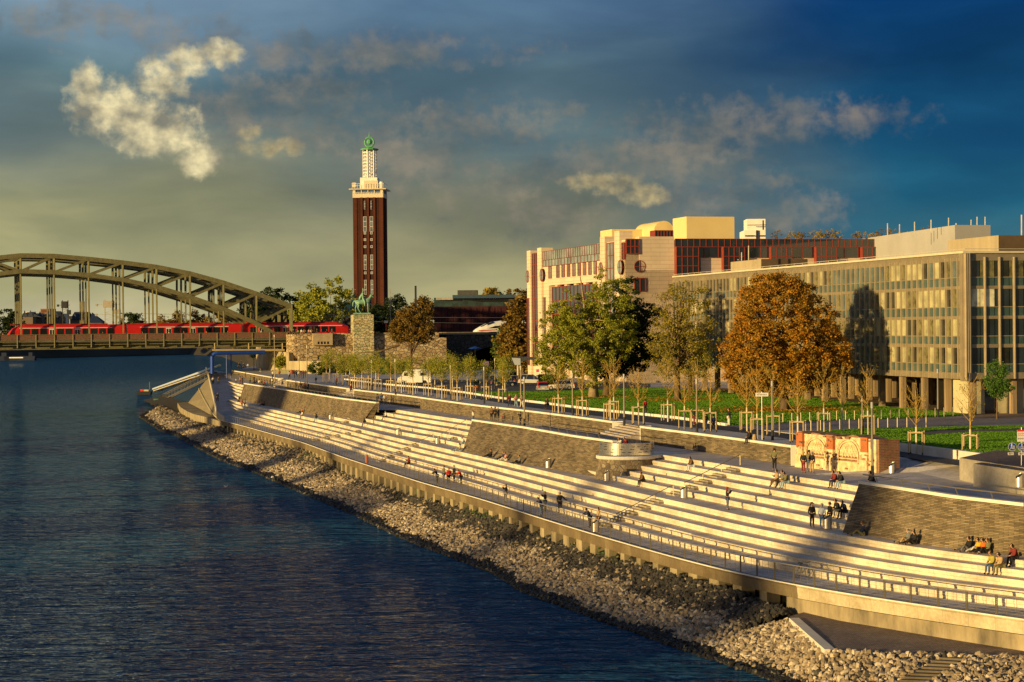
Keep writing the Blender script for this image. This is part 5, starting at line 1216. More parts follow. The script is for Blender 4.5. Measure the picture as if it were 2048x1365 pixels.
# ================================================================== BIG TREES
pb_ = V(1569, 821, ZG)
tree('chestnut_tree', 'big rounded orange brown autumn tree on the lawn before the office block', pb_, 2.6, .55,
     [(0, 0, 9.2, 6.6, 6.0, 6.6), (-1.2, -.5, 12.2, 4.6, 4.4, 4.3), (3.2, -.6, 6.8, 4.6, 4.2, 4.2), (-3.6, 0, 6.0, 4.0, 4.0, 4.4), (1.0, 0, 4.8, 5.6, 5, 2.6), (5.2, 0, 5.6, 2.8, 3, 2.2), (-5.4, 0, 3.6, 1.8, 2, 1.4), (0, -1, 2.9, 2.6, 2, 1.2)], 1150, 110000, .135, .55, L_ORG, seed=3, nb=30, hollow=.72)
pb_ = V(1187, 796, ZG)
tree('locust_tree', 'tall broad green tree with a thick sunlit trunk, left of the three on the lawn', pb_, 4.2, .65,
     [(0, 0, 9, 6.4, 5.5, 5.2), (-4.6, 0, 8.4, 3.6, 4, 5.0), (-2.6, -1, 12.6, 3.4, 3.2, 3.2), (2.6, -.5, 13.4, 3.4, 3.4, 4.0), (-5.8, 0, 5.0, 2.8, 3, 2.4), (-2, -1, 4.6, 3.6, 3, 2.0), (1.8, 0, 16.2, 1.6, 1.6, 2.6), (-7.2, 0, 7.2, 1.8, 2, 2.2), (-5.2, 0, 12.2, 1.8, 1.8, 2.2), (4.6, -1, 10.2, 2.2, 2, 2.2), (-1.0, -1, 3.0, 2.6, 2, 1.4)], 640, 60000, .13, .50, L_YG, seed=5, nb=34, hollow=.25, bark=BARKW)
pb_ = V(1213, 792, ZG)
tree('dark_tree', 'dark green spreading tree just behind the broad green one', pb_, 3.5, .5,
     [(2.4, 0, 8.5, 4.6, 4, 5.4), (5.2, 0, 12.0, 3.4, 3, 2.4), (5.6, 0, 7.2, 3.4, 3, 3.4), (3.0, 0, 15.4, 2.2, 2.2, 2.8), (1.0, 0, 4.6, 3.6, 3, 2.2)], 330, 32000, .16, .6, L_DRK, seed=8, nb=30, hollow=.25)
pb_ = V(1355, 801, ZG)
tree('yellowing_tree', 'sparse yellowing tree right of the dark one, thinning towards the top', pb_, 4.0, .42,
     [(0.2, 0, 8.4, 4.4, 4, 4.6), (-1.8, 0, 6.2, 2.6, 3, 3.2), (3.0, 0, 8.8, 3.2, 3, 3.6), (1.2, 0, 13.4, 3.8, 3, 3.0), (-1.6, 0, 13.2, 1.6, 1.6, 3.4), (3.4, 0, 5.2, 2.8, 3, 2.2), (0, 0, 4.6, 3, 3, 2)], 300, 17000, .13, .62, [L_YEL][0] if False else leafmat('yellow_olive_leaves', [(.16, .14, .02), (.32, .25, .03), (.22, .20, .03), (.40, .30, .04)]), seed=11, nb=60, hollow=.15)
pb_ = V(1380, 792, ZG)
tree('slim_park_tree', 'half hidden green tree trunk right of the yellowing tree', pb_, 4.0, .3, [(.5, 0, 5.6, 2.8, 2.6, 2.6)], 60, 4200, .15, .6, L_GRN, seed=12, nb=10)
pb_ = V(1994, 839, ZG)
tree('small_street_tree', 'small fresh green street tree staked in front of the office corner', pb_, 2.1, .09, [(0, 0, 4.2, 1.35, 1.35, 2.2), (.3, 0, 3.4, 1.6, 1.3, 1.0)], 150, 9000, .085, .32, L_BRT, seed=13, nb=10, hollow=.2)
pb_ = VD(822, 742, 452); pb_.z = ZG
tree('abutment_tree', 'brown gold tree growing in front of the stone abutment', pb_, 3.8, .38, [(0, 0, 10.6, 5.2, 3.4, 3.8), (-2.4, 0, 8.6, 2.8, 2, 2.2), (3.2, 0, 9.0, 2.8, 2, 2.4), (0, 0, 13.2, 3.6, 2.5, 2.0)], 250, 17000, .20, .6, L_BRN, seed=21, nb=30, hollow=.2)
# background trees -----------------------------------------------------
bgt = [(545, 572, 590, 7, 9, L_DRK, 'dark tree left of the bright green one behind the bridge end'), (515, 590, 575, 6, 6, L_DRK, 'small dark tree showing above the last bridge panel'),
       (582, 588, 600, 8, 8, L_DRK, 'shaded tree behind the end portal of the bridge'), (660, 553, 560, 10, 10, L_YG, 'bright yellow green tree catching the sun behind the statue'), (622, 572, 570, 7.5, 8, L_YG, 'rounded yellow green tree left of the brightest one'),
       (700, 578, 575, 6, 8, L_GRN, 'green tree close left of the brick tower foot'), (790, 590, 640, 7, 8, L_DRK, 'dark tree right of the brick tower foot'), (760, 610, 600, 8, 6, L_DRK, 'low dark tree in front of the brick tower foot'),
       (845, 592, 660, 5.5, 6, L_BRN, 'thin brownish tree left of the dark block'), (985, 573, 700, 5.5, 6, L_YEL, 'round yellow tree above the dark block roof'), (1030, 572, 640, 8, 7, L_BRN, 'golden brown tree above the right end of the dark block'),
       (1045, 590, 440, 5.5, 9, L_BRN, 'tall golden tree touching the left corner of the hotel'), (1028, 640, 455, 4.5, 6, L_GRN, 'green tree in front of the white train')]
for i, (x, yt, D, rx, rz, lm, lb) in enumerate(bgt):
    top = VD(x, yt, D); h_ = top.z - ZG; rz = min(rz, h_ * .48)
    tree('background_tree', lb, (top.x, D, ZG), max(1.5, h_ - 2 * rz), .35, [(0, 0, h_ - rz, rx * .8, rx * .7, rz), (-rx * .45, 0, h_ - rz * 1.3, rx * .6, rx * .5, rz * .75), (rx * .5, 0, h_ - rz * 1.4, rx * .55, rx * .5, rz * .8), (0, 0, max(2, h_ * .35), rx * .8, rx * .6, h_ * .3)], 210, 17000, .34, 1.0, lm, 'trees behind the railway', seed=40 + i, nb=10, hollow=.4)
# ================================================================== STREET FURNITURE
def gz(px, py, z): return V(px, py, z)
# bastion ---------------------------------------------------------------
bc = Vector((VD(1253, 900, 184.6).x, 184.6, 0))
bas = empty('round_bastion', (bc.x, bc.y, 0), 0, 'round stone bastion with a wide slab and a shining curved metal parapet', 'bastion')
mb = MB(); mb.lathe([(3.0, ZL - .2), (2.75, ZL + 1), (2.5, 7.9)], (0, 0, 0), 36); mb.build('stone_base', BAST, bas, smooth=False)
mb = MB(); mb.lathe([(0, 7.78), (2.75, 7.78), (2.82, 7.84), (2.82, 8.1), (0, 8.105)], (0, 0, 0), 40)
pA = V(1335, 909, 8.1) - bc; mb.prism([(0, -2.75), (pA.x, pA.y - .2), (pA.x + 2, 3), (0, 4.5)], 7.8, 8.112); mb.build('slab', COPE, bas)
DRUM = M('brushed_steel', (.72, .70, .64), .22, .85, .05, 3)
mb = MB(); A0_, A1_ = R(170), R(385)
mb.lathe([(2.52, 8.2), (2.55, 9.28), (2.5, 9.3), (2.47, 8.2)], (0, 0, 0), 48, 0, A0_, A1_); mb.build('metal_parapet', DRUM, bas, smooth=False)
mb = MB()
rs_ = random.Random(3)
for zz in (8.45, 8.7, 8.95, 9.12):
    for k in range(11):
        a = R(178 + k * 19 + rs_.uniform(-5, 5)); w_ = R(rs_.uniform(4, 9))
        if rs_.random() < .35: continue
        r = 2.565; p = [(r * math.cos(a + d), r * math.sin(a + d)) for d in (0, w_ / 2, w_)]
        for u_, v_ in zip(p, p[1:]): mb.face([(u_[0], u_[1], zz), (v_[0], v_[1], zz), (v_[0], v_[1], zz + .05), (u_[0], u_[1], zz + .05)])
mb.build('slot', BLACK, bas)
mb = MB(); mb.box((.2, -2.95, ZL + .65), (.7, .5, .75)); mb.build('hatch', DARK, bas)
# brick ruin --------------------------------------------------------------
pl, pr_ = V(1595, 934, ZT), V(1756, 951, ZT); rd = (pr_ - pl); RLn = rd.length; ra = math.atan2(rd.y, rd.x)
ruin = empty('arched_brick_ruin', pl, ra, 'fragment of an old wall with two relief arches and three orange brick pilasters', 'ruin')
CRS = M('cream_relief_stone', (.80, .68, .42), .85, 0, .2, 2.2, .9, col2=(.50, .33, .16))
ORB = brickmat('orange_brick', (.50, .15, .05), (.42, .12, .04), (.34, .14, .06), .25, .08, False, .01, 0, .8, .15, .6, .5, .3)
OLB = brickmat('old_brick', (.26, .075, .04), (.36, .13, .07), (.34, .24, .14), .55, .13, False, .03, .1, .9, .45, .8, .5, .8)
for nm_ in ('orange_brick', 'old_brick'):
    nt = MATS[nm_].node_tree; t_ = nt.nodes.new('ShaderNodeTexCoord'); s_ = nt.nodes.new('ShaderNodeSeparateXYZ'); c_ = nt.nodes.new('ShaderNodeCombineXYZ')
    nt.links.new(t_.outputs['Object'], s_.inputs[0]); nt.links.new(mathn(nt, 'ADD', s_.outputs[0], s_.outputs[1]), c_.inputs[0]); nt.links.new(s_.outputs[2], c_.inputs[1])
    for n_ in nt.nodes:
        if n_.type == 'TEX_BRICK': nt.links.new(c_.outputs[0], n_.inputs['Vector'])
RDp = 2.1
mb = MB()
rr_ = random.Random(2)
n = 22; tops = [2.84 + rr_.uniform(-.16, .16) for _ in range(n + 1)]
for i in range(n): x0, x1 = RLn * i / n, RLn * (i + 1) / n; mb.hexa([(x0, .12, -.2), (x1, .12, -.2), (x1, RDp, -.2), (x0, RDp, -.2), (x0, .12, tops[i]), (x1, .12, tops[i + 1]), (x1, RDp, tops[i + 1] - .05), (x0, RDp, tops[i] - .05)])
mb.build('brick_core', OLB, ruin)
mb = MB()
for a, b in ((1.0, 4.5), (5.45, 9.2)):
    mb.box(((a + b) / 2, .06, .4), (b - a, .3, .8)); mb.box(((a + b) / 2, .02, .83), (b - a, .42, .1)); mb.box(((a + b) / 2, .1, 2.0), (b - a, .1, 1.45))
    mb.box(((a + b) / 2, .08, 2.74), (b - a - .1, .14, .14))
for c in (.55, 4.97, 9.7): mb.box((c, -.05, .55), (1.0, .5, 1.1)); mb.box((c, -.02, 1.62), (1.05, .5, .22)); mb.box((c + .1, -.03, 1.3), (.7, .4, .4))
mb.box((RLn - .6, .02, 1.4), (1.0, .22, 2.8)); mb.build('stone_facing', CRS, ruin)
mb = MB()
for c in (.55, 4.97, 9.7): mb.box((c, -.02, 2.3), (.92, .34, 1.18)); mb.box((c + .1, -.03, 1.17), (.85, .38, .14)); mb.box((c + .34, -.04, .75), (.3, .46, .6))
mb.build('pilaster', ORB, ruin)
mb = MB()
for _ in range(46):
    x = rr_.choice((rr_.uniform(.1, 1.1), rr_.uniform(4.4, 5.6), rr_.uniform(9.0, 11.0), rr_.uniform(.5, 10.8))); z = rr_.uniform(.1, 2.75) if not (1.3 < x < 4.2 or 5.9 < x < 8.8) else rr_.choice((rr_.uniform(.05, .5), rr_.uniform(2.68, 2.8)))
    mb.box((x, -.06 if (abs(x - .55) < .6 or abs(x - 4.97) < .6 or abs(x - 9.7) < .6) else .02, z), (rr_.uniform(.15, .5), .46, rr_.uniform(.07, .2)))
tag(mb.build('brick_patches', OLB, ruin), kind='stuff')
for c in (2.75, 7.35):
    mb = MB()
    for r, o in ((1.62, .0), (1.38, -.05)):
        pts = [(c + r * math.cos(t), o, 1.28 + r * .86 * math.sin(t)) for t in [math.pi * k / 20 for k in range(21)]]
        pts = [(c + r, o, .88)] + pts + [(c - r, o, .88)]; mb.tube(pts, .10 if r > 1.5 else .07, 6)
    for k in range(5):
        x = c - .85 + k * .42; mb.bar((x, .03, 1.2), (x + .21, .03, 1.75), .08, .08); mb.bar((x + .21, .03, 1.75), (x + .42, .03, 1.2), .08, .08)
    for k in range(4): x = c - .5 + k * .33; mb.bar((x, .03, 1.85), (x + .16, .03, 2.2), .07, .07); mb.bar((x + .16, .03, 2.2), (x + .33, .03, 1.85), .07, .07)
    mb.bar((c - 1.3, .03, 1.08), (c + 1.3, .03, 1.08), .1, .08); mb.build('arch_relief', CRS, ruin)
# planters at the right ------------------------------------------------------
GRAV = M('planting_gravel', (.17, .12, .10), .95, 0, .4, 3, .8)
def planter(pts, z, h, label):
    g = empty('stone_planter', (0, 0, 0), 0, label, 'planter', 'stone planters on the plaza'); q_ = [V(x, y, z) for x, y in pts]
    mb = MB(); mb.prism([(p.x, p.y) for p in q_], z - 1.1, z + h); mb.build('planter_wall', treadmat('planter_stone', (.58, .53, .44), (.52, .48, .40), 1.2, 5, .7) if 'planter_stone' not in MATS else MATS['planter_stone'], g)
    c = sum(q_, Vector()) / len(q_); mb = MB(); mb.face([(c.x + (p.x - c.x) * .955, c.y + (p.y - c.y) * .955, z + h + .012) for p in q_]); mb.build('gravel_fill', GRAV, g)
planter([(1919, 942), (1950, 947.5), (2120, 975), (2160, 935), (1990, 925)], 8.85, .97, 'pale stone planter filled with brown gravel, the farther of the two')
planter([(1947, 955.4), (2035, 970), (2160, 990), (2200, 950), (2010, 944)], 8.75, 1.0, 'pale stone planter filled with brown gravel, the nearer of the two')
# bins -------------------------------------------------------------------
BINM = M('bin_metal', (.60, .57, .50), .35, .5, .1, 3); 
def mkbin():
    g = empty('litter_bin'); mb = MB(); n = 14; ring = [(.24 * math.cos(2 * math.pi * k / n), .24 * math.sin(2 * math.pi * k / n)) for k in range(n)]
    mb.grid([[(x, y, .1) for x, y in ring + ring[:1]], [(x, y, .88 + x * .75) for x, y in ring + ring[:1]]]); mb.face([(x, y, .1) for x, y in ring][::-1]); mb.build('body', BINM, g)
    mb = MB(); mb.face([(x * .9, y * .9, .84 + x * .75) for x, y in ring]); mb.build('opening', DARK, g)
    mb = MB(); mb.box((.32, 0, .5), (.06, .1, 1.0)); mb.box((.2, 0, .06), (.3, .2, .06)); mb.build('bracket', GALV, g); return g
bins = [(1580, 929, ZT, 'litter bin against the low brick wall left of the ruin'), (1367, 998, ZL, 'litter bin on the landing at the foot of the upper handrail'), (1654, 1060, ZL, 'litter bin beside the standing group on the near landing'),
        (1783.5, 951, ZT, 'litter bin against the brick end of the ruin'), (2038.5, 977, 8.7, 'litter bin beside the nearer stone planter'), (1022, 842, ZT, 'litter bin on the terrace behind the middle battered wall'),
        (1096, 938, ZL, 'litter bin by the foot of the middle battered wall, its shadow on the bricks'), (1213, 964, ZL, 'litter bin standing against the stone foot of the bastion'), (1190, 1066, ZP, 'litter bin at the promenade railing beside the couple'),
        (827, 813, ZT, 'litter bin next to the lone man by the low wall'), (796, 871, ZL, 'litter bin in the middle of the landing between two handrails'), (875, 889, ZL, 'litter bin by the right hand handrail of the middle steps'), (661, 840, ZL, 'litter bin at the right end of the far battered wall')]
bn = mkbin()
for i, (x, y, z, lb) in enumerate(bins):
    b = bn if i == 0 else copy_tree(bn); b.location = V(x, y, z); b.rotation_euler.z = R(20); tag(b, 'pale ' + lb, 'litter bin', 'litter bins')
rb_ = MB(); p = V(734, 926, ZP); rb_.lathe([(.18, 0), (.2, .9), (.1, 1.0), (0, 1.0)], p, 10); tag(rb_.build('red_box', M('red_orange', (.55, .10, .03), .5)), 'small red orange lifebuoy box by the promenade railing', 'box')
# lamp posts -----------------------------------------------------------------
LAMPM = M('lamp_post_paint', (.30, .25, .18), .5, .4, .15, 2)
def lamp(x, yb, yt, z, lb):
    p = V(x, yb, z); h = (VD(x, yt, p.y).z - z)
    g = empty('street_lamp', p, R(10), lb, 'street lamp', 'tall slim lamp posts')
    mb = MB(); mb.tube([(0, 0, 0), (0, 0, h * .35), (0, 0, h - .5)], [.12, .10, .07], 8); mb.build('post', LAMPM, g)
    mb = MB(); mb.tube([(0, 0, h - .5), (0, 0, h - .02)], [.11, .11], 8); mb.build('lamp_head', BINM, g)
    mb = MB(); mb.tube([(0, 0, 0), (0, 0, .9)], [.13, .13], 8); mb.build('base_sleeve', DARK, g)
for a in [(549.6, 773, 670, 8.2, 'tallest lamp post of the far end, standing before the dark bridge deck'), (614.6, 784, 691, 8.2, 'tall lamp post on the far terrace right of the container'), (508, 745, 704, 9.0, 'lamp post at the mouth of the passage under the bridge'), (483, 744, 719, 8.9, 'short lamp post left of the passage under the bridge'),
          (598.5, 757, 713, ZG, 'short lamp post at the foot of the stone turret'), (743.5, 781, 720, ZG, 'lamp post among the stakes before the stone abutment'), (791, 790, 718, ZG, 'lamp post left of the white van'), (901.5, 800, 731, ZG, 'lamp post right of the white van'),
          (968.6, 808, 734, ZG, 'lamp post with a purple poster beside the arch'), (990, 778, 717, ZG, 'lamp post in front of the dark arch opening'), (1042, 816, 732, ZG, 'lamp post behind three people walking on the park path'), (1049, 853, 754, 8.4, 'lamp post on the terrace at the middle battered wall'),
          (1145.5, 831, 746, ZG, 'lamp post between the second and third staked saplings of the lawn edge'), (1248.6, 852, 748, ZG, 'lamp post by the end of the long low wall'), (1394, 866, 758, ZG, 'lamp post between close staked saplings before the yellowing tree'),
          (1545, 881, 762, ZG, 'lamp post beside the direction sign left of the ruin'), (1725, 871, 792, ZG, 'lamp post with a dark floodlight box behind the ruin'), (1876, 835, 738, ZG, 'lamp post in front of the pilotis near the office corner'), (1745, 955, 804, ZT, 'dark thick post in front of the right arch of the ruin')]: lamp(*a)
mb = MB(); p = VD(1735, 841, V(1725, 871, ZG).y - .2); mb.box(p, (.7, .3, .35)); mb.box(p + Vector((0, 0, -.55)), (.5, .3, .3)); mb.bar(p + Vector((-.5, .1, .1)), p + Vector((0, .1, .1)), .06, .06); tag(mb.build('floodlight', DARK), 'dark floodlight boxes fixed to the post behind the ruin', 'floodlight')
mb = MB(); p = VD(1744, 889, 154.8); mb.box(p, (.22, .2, .75)); tag(mb.build('control_box', GALV), 'small grey control box on the thick post before the ruin', 'box')
# saplings with stakes --------------------------------------------------------
STK = M('stake_wood', (.50, .37, .19), .8, 0, .15, 3); WRAP = M('white_trunk_wrap', (.62, .54, .40), .8, 0, .1, 3); TWIG = M('yellow_twig', (.42, .27, .07), .8, 0, .25, 2)
def mkguard(h=1.95, w=1.15):
    g = empty('tree_guard')
    for sx in (-1, 1):
        for sy in (-1, 1): mb = MB(); mb.tube([(sx * w / 2, sy * w / 2, 0), (sx * w / 2, sy * w / 2, h)], .055, 6); mb.build('stake', STK, g)
    for k in range(4):
        a = [(-1, -1), (1, -1), (1, 1), (-1, 1)][k]; b = [(-1, -1), (1, -1), (1, 1), (-1, 1)][(k + 1) % 4]
        mb = MB(); mb.bar((a[0] * w / 2, a[1] * w / 2, h - .12), (b[0] * w / 2, b[1] * w / 2, h - .12), .05, .08); mb.build('cross_rail', STK, g)
    for k in range(4): mb = MB(); mb.tube([([-1, 1, 1, -1][k] * w / 2, [-1, -1, 1, 1][k] * w / 2, 0), ([-1, 1, 1, -1][k] * w / 2, [-1, -1, 1, 1][k] * w / 2, .16)], .065, 6); mb.build('foot', DARK, g)
    return g
def mksap(seed, h, leafy):
    rs = np.random.RandomState(seed); g = empty('sapling'); mb = MB()
    mb.tube([(0, 0, 0), (0, 0, 2.3)], .085, 7, 1); pts = [(0, 0, 2.2), (.05, 0, h * .6), (0, .05, h * .85), (.08, 0, h)]; mb.tube(pts, [.06, .05, .03, .012], 6, 0)
    C = []
    for k in range(20 if not leafy else 14):
        z = rs.uniform(2.3, h * .85); a = rs.uniform(0, 6.28); L = rs.uniform(.5, 1.0) * (1 + (h - z) * .16); q = [Vector((0, 0, z)), Vector((math.cos(a) * L * .5, math.sin(a) * L * .5, z + L * .55)), Vector((math.cos(a) * L * .85, math.sin(a) * L * .85, z + L * 1.25))]
        mb.tube(q, [.028, .018, .008], 4, 0, cap=False); C += [q[1], q[2]]
        for j in range(2):
            d = Vector((math.cos(a + rs.uniform(-1, 1)), math.sin(a + rs.uniform(-1, 1)), 1.2)).normalized(); mb.tube([q[1], q[1] + d * L * .55], [.014, .006], 4, 0, cap=False); C.append(q[1] + d * L * .5)
    mb.build('trunk', [TWIG, WRAP], g)
    n = (30 if leafy else 9); cc = np.array([tuple(c) for c in C]); p = np.repeat(cc, n if leafy else 3, 0); p = p + rs.normal(size=p.shape) * (.27 if leafy else .16)
    m_ = len(p); a = rs.normal(size=(m_, 3)); a /= np.linalg.norm(a, axis=1)[:, None]; b = rs.normal(size=(m_, 3)); s = rs.uniform(.05, .10, (m_, 1)) * (1.1 if leafy else .9); b /= np.linalg.norm(b, axis=1)[:, None]
    v = np.stack([p - a * s, p + b * s * .6, p + a * s, p - b * s * .6], 1).reshape(-1, 3); npmesh('crown', v, np.arange(m_ * 4).reshape(-1, 4), L_YG if leafy else L_YEL, g); return g
G0 = mkguard(); SB = [mksap(31, 6.6, False), mksap(32, 6.0, False), mksap(33, 7.0, False)]; SL = [mksap(41, 5.6, True), mksap(42, 6.2, True)]
used = set()
def place(proto, loc, rz, label, cat, group):
    o = proto if proto.name not in used else copy_tree(proto); used.add(o.name); o.location = loc; o.rotation_euler.z = rz; return tag(o, label, cat, group)
GL = [(653, 766), (674.6, 768), (692, 772), (709.5, 777), (724, 778), (737, 780), (757, 782), (782, 784.6), (803, 786), (826, 790), (857, 793), (884, 798), (914.5, 802), (941.5, 798), (973, 800), (1006, 806), (1117, 828), (1165, 833.5), (1221, 842), (1277, 850), (1228, 836), (1336, 844), (1369.5, 859), (1395, 858), (1421, 864), (1494, 863), (1514.6, 879), (1547, 872), (1596, 886), (1648, 866), (1736, 872), (1833, 909), (1941, 916)]
near = ['lawn edge, left of a lamp post', 'lawn edge, right of the first lamp post', 'lawn edge, at the end of the long low wall', 'lawn edge, before the dark tree', 'lawn side, tucked behind its neighbour at the wall end', 'lawn side, left of the yellowing tree trunk', 'path, right below the yellowing tree trunk', 'path, beside a lamp post', 'path, among passing walkers', 'path, between the walkers and the direction sign', 'path, close below the direction sign', 'path, right of the direction sign', 'left corner of the brick ruin', 'far side behind the ruin, before the chestnut', 'far side behind the ruin, by the floodlight', 'plaza edge, first one right of the ruin', 'plaza edge, by the gravel planters']
lft = ['leftmost of the far row before the abutment', 'second of the far row before the abutment', 'third of the far row before the abutment', 'fourth of the far row, below the pedestal', 'fifth of the far row, right of the pedestal', 'beside the far lamp post before the abutment', 'below the leaning bare limb', 'left in front of the white van', 'in front of the bonnet of the white van', 'in front of the middle of the white van', 'at the rear of the white van', 'first one right of the white van', 'second one right of the white van', 'below the left half of the dark arch', 'below the middle of the dark arch', 'at the left end of the green lawn']
for i, (x, y) in enumerate(GL):
    z = ZG if x < 1800 else ZG - .65; p = V(x, y, z); rs_ = random.Random(i); lb = lft[i] if i < 16 else near[i - 16]
    place(G0, p, R(-12 + rs_.uniform(-8, 8)), 'four post wooden tree guard, ' + lb, 'tree guard', 'wooden tree guards')
    leafy = i < 16; pr = (SL if leafy else SB)[i % (2 if leafy else 3)]
    place(pr, p + Vector((0, 0, .0)), rs_.uniform(0, 6), ('leafy young tree, ' if leafy else 'nearly bare yellow young tree, ') + lb, 'young tree', 'staked young trees')
for i, (x, y, lb) in enumerate([(1684, 864, 'without a guard right behind the ruin'), (660, 760, 'in the back row by the turret foot'), (700, 765, 'in the back row left of the pedestal'), (752, 772, 'in the back row under the abutment tree'), (870, 776, 'in the back row right of the van'), (905, 780, 'in the back row before the shaded wall'), (935, 782, 'in the back row before the dark arch'), (1010, 786, 'in the back row near the parked cars')]):
    place((SL if i else SB)[i % 2], V(x, y, ZG), i * 1.3, 'young tree ' + lb, 'young tree', 'staked young trees')
# green shrub band in front of the abutment
for i, (x, y, w_, h_, lm, lb) in enumerate([(640, 744, 5, 3.0, L_GRN, 'green shrub at the foot of the abutment below the bay'), (700, 748, 6, 3.4, L_YG, 'yellow green shrub at the foot of the pedestal'), (760, 752, 6, 3.2, L_BRT, 'bright green shrub right of the pedestal foot'), (800, 756, 4.5, 2.6, L_BRT, 'bright green bush behind the bonnet of the van'), (870, 758, 4.5, 3.0, L_GRN, 'green bush at the right end of the abutment'), (560, 722, 3, 2.6, L_YG, 'ivy like shrub hanging by the sunlit concrete wall')]):
    p = VD(x, y, 446 if i < 5 else 470); zb = ZG if i < 5 else 11; tree('shrub', lb, (p.x, p.y, zb), .8, .08, [(0, 0, h_ * .5, w_ * .55, 1.6, h_ * .55), (w_ * .3, 0, h_ * .4, w_ * .4, 1.4, h_ * .4)], 50, 3600, .17, .5, lm, 'shrubs before the abutment', seed=60 + i, nb=5, cat='shrub')
mb = MB(); a = VD(700, 712, 452); mb.tube([VD(690, 722, 452), VD(722, 706, 451.5), VD(762, 703, 451), VD(800, 690, 452)], [.10, .14, .2, .26], 6); tag(mb.build('leaning_trunk', BARK), 'long bare leaning trunk crossing the abutment wall', 'trunk')
# hedge by the car park
mb = MB(); rs = np.random.RandomState(4); p0, p1 = V(1078, 769, ZG), V(1128, 771, ZG); n = 9000; t = rs.random((n, 1)); P_ = np.array(p0)[None] * (1 - t) + np.array(p1)[None] * t + rs.uniform(-1, 1, (n, 3)) * np.array([.2, 1.2, 0]) + np.stack([np.zeros(n), np.zeros(n), rs.uniform(0, 1.7, n)], 1)
a = rs.normal(size=(n, 3)) * .08; b = rs.normal(size=(n, 3)) * .08; v = np.stack([P_ - a, P_ + b, P_ + a, P_ - b], 1).reshape(-1, 3); tag(npmesh('hedge', v, np.arange(n * 4).reshape(-1, 4), L_GRN), 'clipped green hedge behind the parked cars', 'hedge')
# bollards -----------------------------------------------------------------------
def mkboll():
    mb = MB(); mb.lathe([(0, 0), (.055, 0), (.055, .96), (.04, 1.0), (0, 1.0)], (0, 0, 0), 8); o = mb.build('bollard', M('bollard_steel', (.55, .46, .32), .5, .3, .1, 3)); return o
bo = mkboll(); k = 0
def ip(x, pts): return float(np.interp(x, [p[0] for p in pts], [p[1] for p in pts]))
row1 = [(1564, 846), (1674, 841), (1790, 838), (1903, 833), (1960, 829)]; row2 = [(1600, 863), (1691, 858.5), (1793, 855.5), (1940, 852.5)]
for x in list(np.arange(1566, 1940, 17.9)): 
    o = bo if k == 0 else bo.copy(); 
    if k: COL.objects.link(o)
    o.location = V(x, ip(x, row1), ZG); tag(o, 'slim steel bollard in the row along the far edge of the cobbled path', 'bollard', 'bollards along the far path edge'); k += 1
for x in list(np.arange(1622, 1870, 19.2)):
    o = bo.copy(); COL.objects.link(o); o.location = V(x, ip(x, row2), ZG); tag(o, 'slim steel bollard in the row along the near edge of the cobbled path', 'bollard', 'bollards along the near path edge')
# promenade railing ----------------------------------------------------------------
rail = empty('promenade_railing', (0, 0, 0), 0, 'long steel post and wire railing curving along the promenade edge', 'railing')
s = 0; yv = np.arange(97, 352.01, .25); xs_ = np.array([at(E_, y) + .22 for y in yv]); L_ = np.concatenate([[0], np.cumsum(np.hypot(np.diff(xs_), np.diff(yv)))])
npost = int(L_[-1] / 2.12); sm_ = MB(); pp = []
for i in range(npost + 1):
    t = i * 2.12; x, y = float(np.interp(t, L_, xs_)), float(np.interp(t, L_, yv)); n = nrmE(y); pp.append(Vector((x, y, ZP + .03)))
    mb = MB() if i < 100 else sm_
    q_ = Vector((x, y, 0)); tv = Vector((-n.y, n.x, 0))
    for sg in (-1, 1): mb.bar(q_ + tv * (.055 * sg) + Vector((0, 0, ZP)), q_ + tv * (.055 * sg) + Vector((0, 0, ZP + 1.12)), .04, .12)
    if i < 100:
        for j in range(10): mb.bar(q_ + tv * -.06 + Vector((0, 0, ZP + .12 + j * .1)), q_ + tv * .06 + Vector((0, 0, ZP + .12 + j * .1)), .06, .05)
        mb.build('post', M('post_steel', (.15, .125, .09), .5, .3, .15, 2), rail)  # darker steel colour stands for the shadow side of the posts
tag(sm_.build('far_posts', RAILM, rail), kind='stuff')
mb = MB(); mb.tube([p + Vector((0, 0, 1.12)) for p in pp], .038, 6); mb.build('handrail', M('handrail_steel', (.50, .44, .34), .35, .6, .1, 2), rail)
mb = MB()
for j in range(6): mb.tube([p + Vector((0, 0, .16 + j * .155)) for p in pp], .0055, 3, cap=False)
mb.build('wires', M('wire_steel', (.50, .45, .36), .4, .6, .1, 2), rail)
mb = MB()
for a, b in zip(pp[:70], pp[1:]):
    for t in (.34, .67): q_ = a.lerp(b, t); mb.bar(q_ + Vector((0, 0, .1)), q_ + Vector((0, 0, 1.1)), .018, .018)
mb.build('wire_spacers', RAILM, rail)
# handrail fixed on the low steps
def lowrail(ya, yb, lb):
    c = A_ + (B_ - A_) * .25; g = empty('step_handrail', (0, 0, 0), 0, lb, 'handrail', 'low handrails along the second step'); pts = [Vector((at(c, y) - .10, y, ZP + 2 * H - .02)) for y in ys(ya, yb, 2)]
    mb = MB(); mb.tube(pts, .026, 6); mb.build('handrail', M('handrail_steel', (.5, .44, .34)), g)
    for p in pts[::2][:90]: mb = MB(); mb.bar(p, p + Vector((.12, .03, -.12)), .02, .02); mb.build('bracket', GALV, g)
lowrail(97, 147, 'low steel handrail along the nearest stretch of the second step'); lowrail(152, 216, 'low steel handrail on the second step, middle stretch'); lowrail(222, 330, 'low steel handrail on the second step, far stretch')
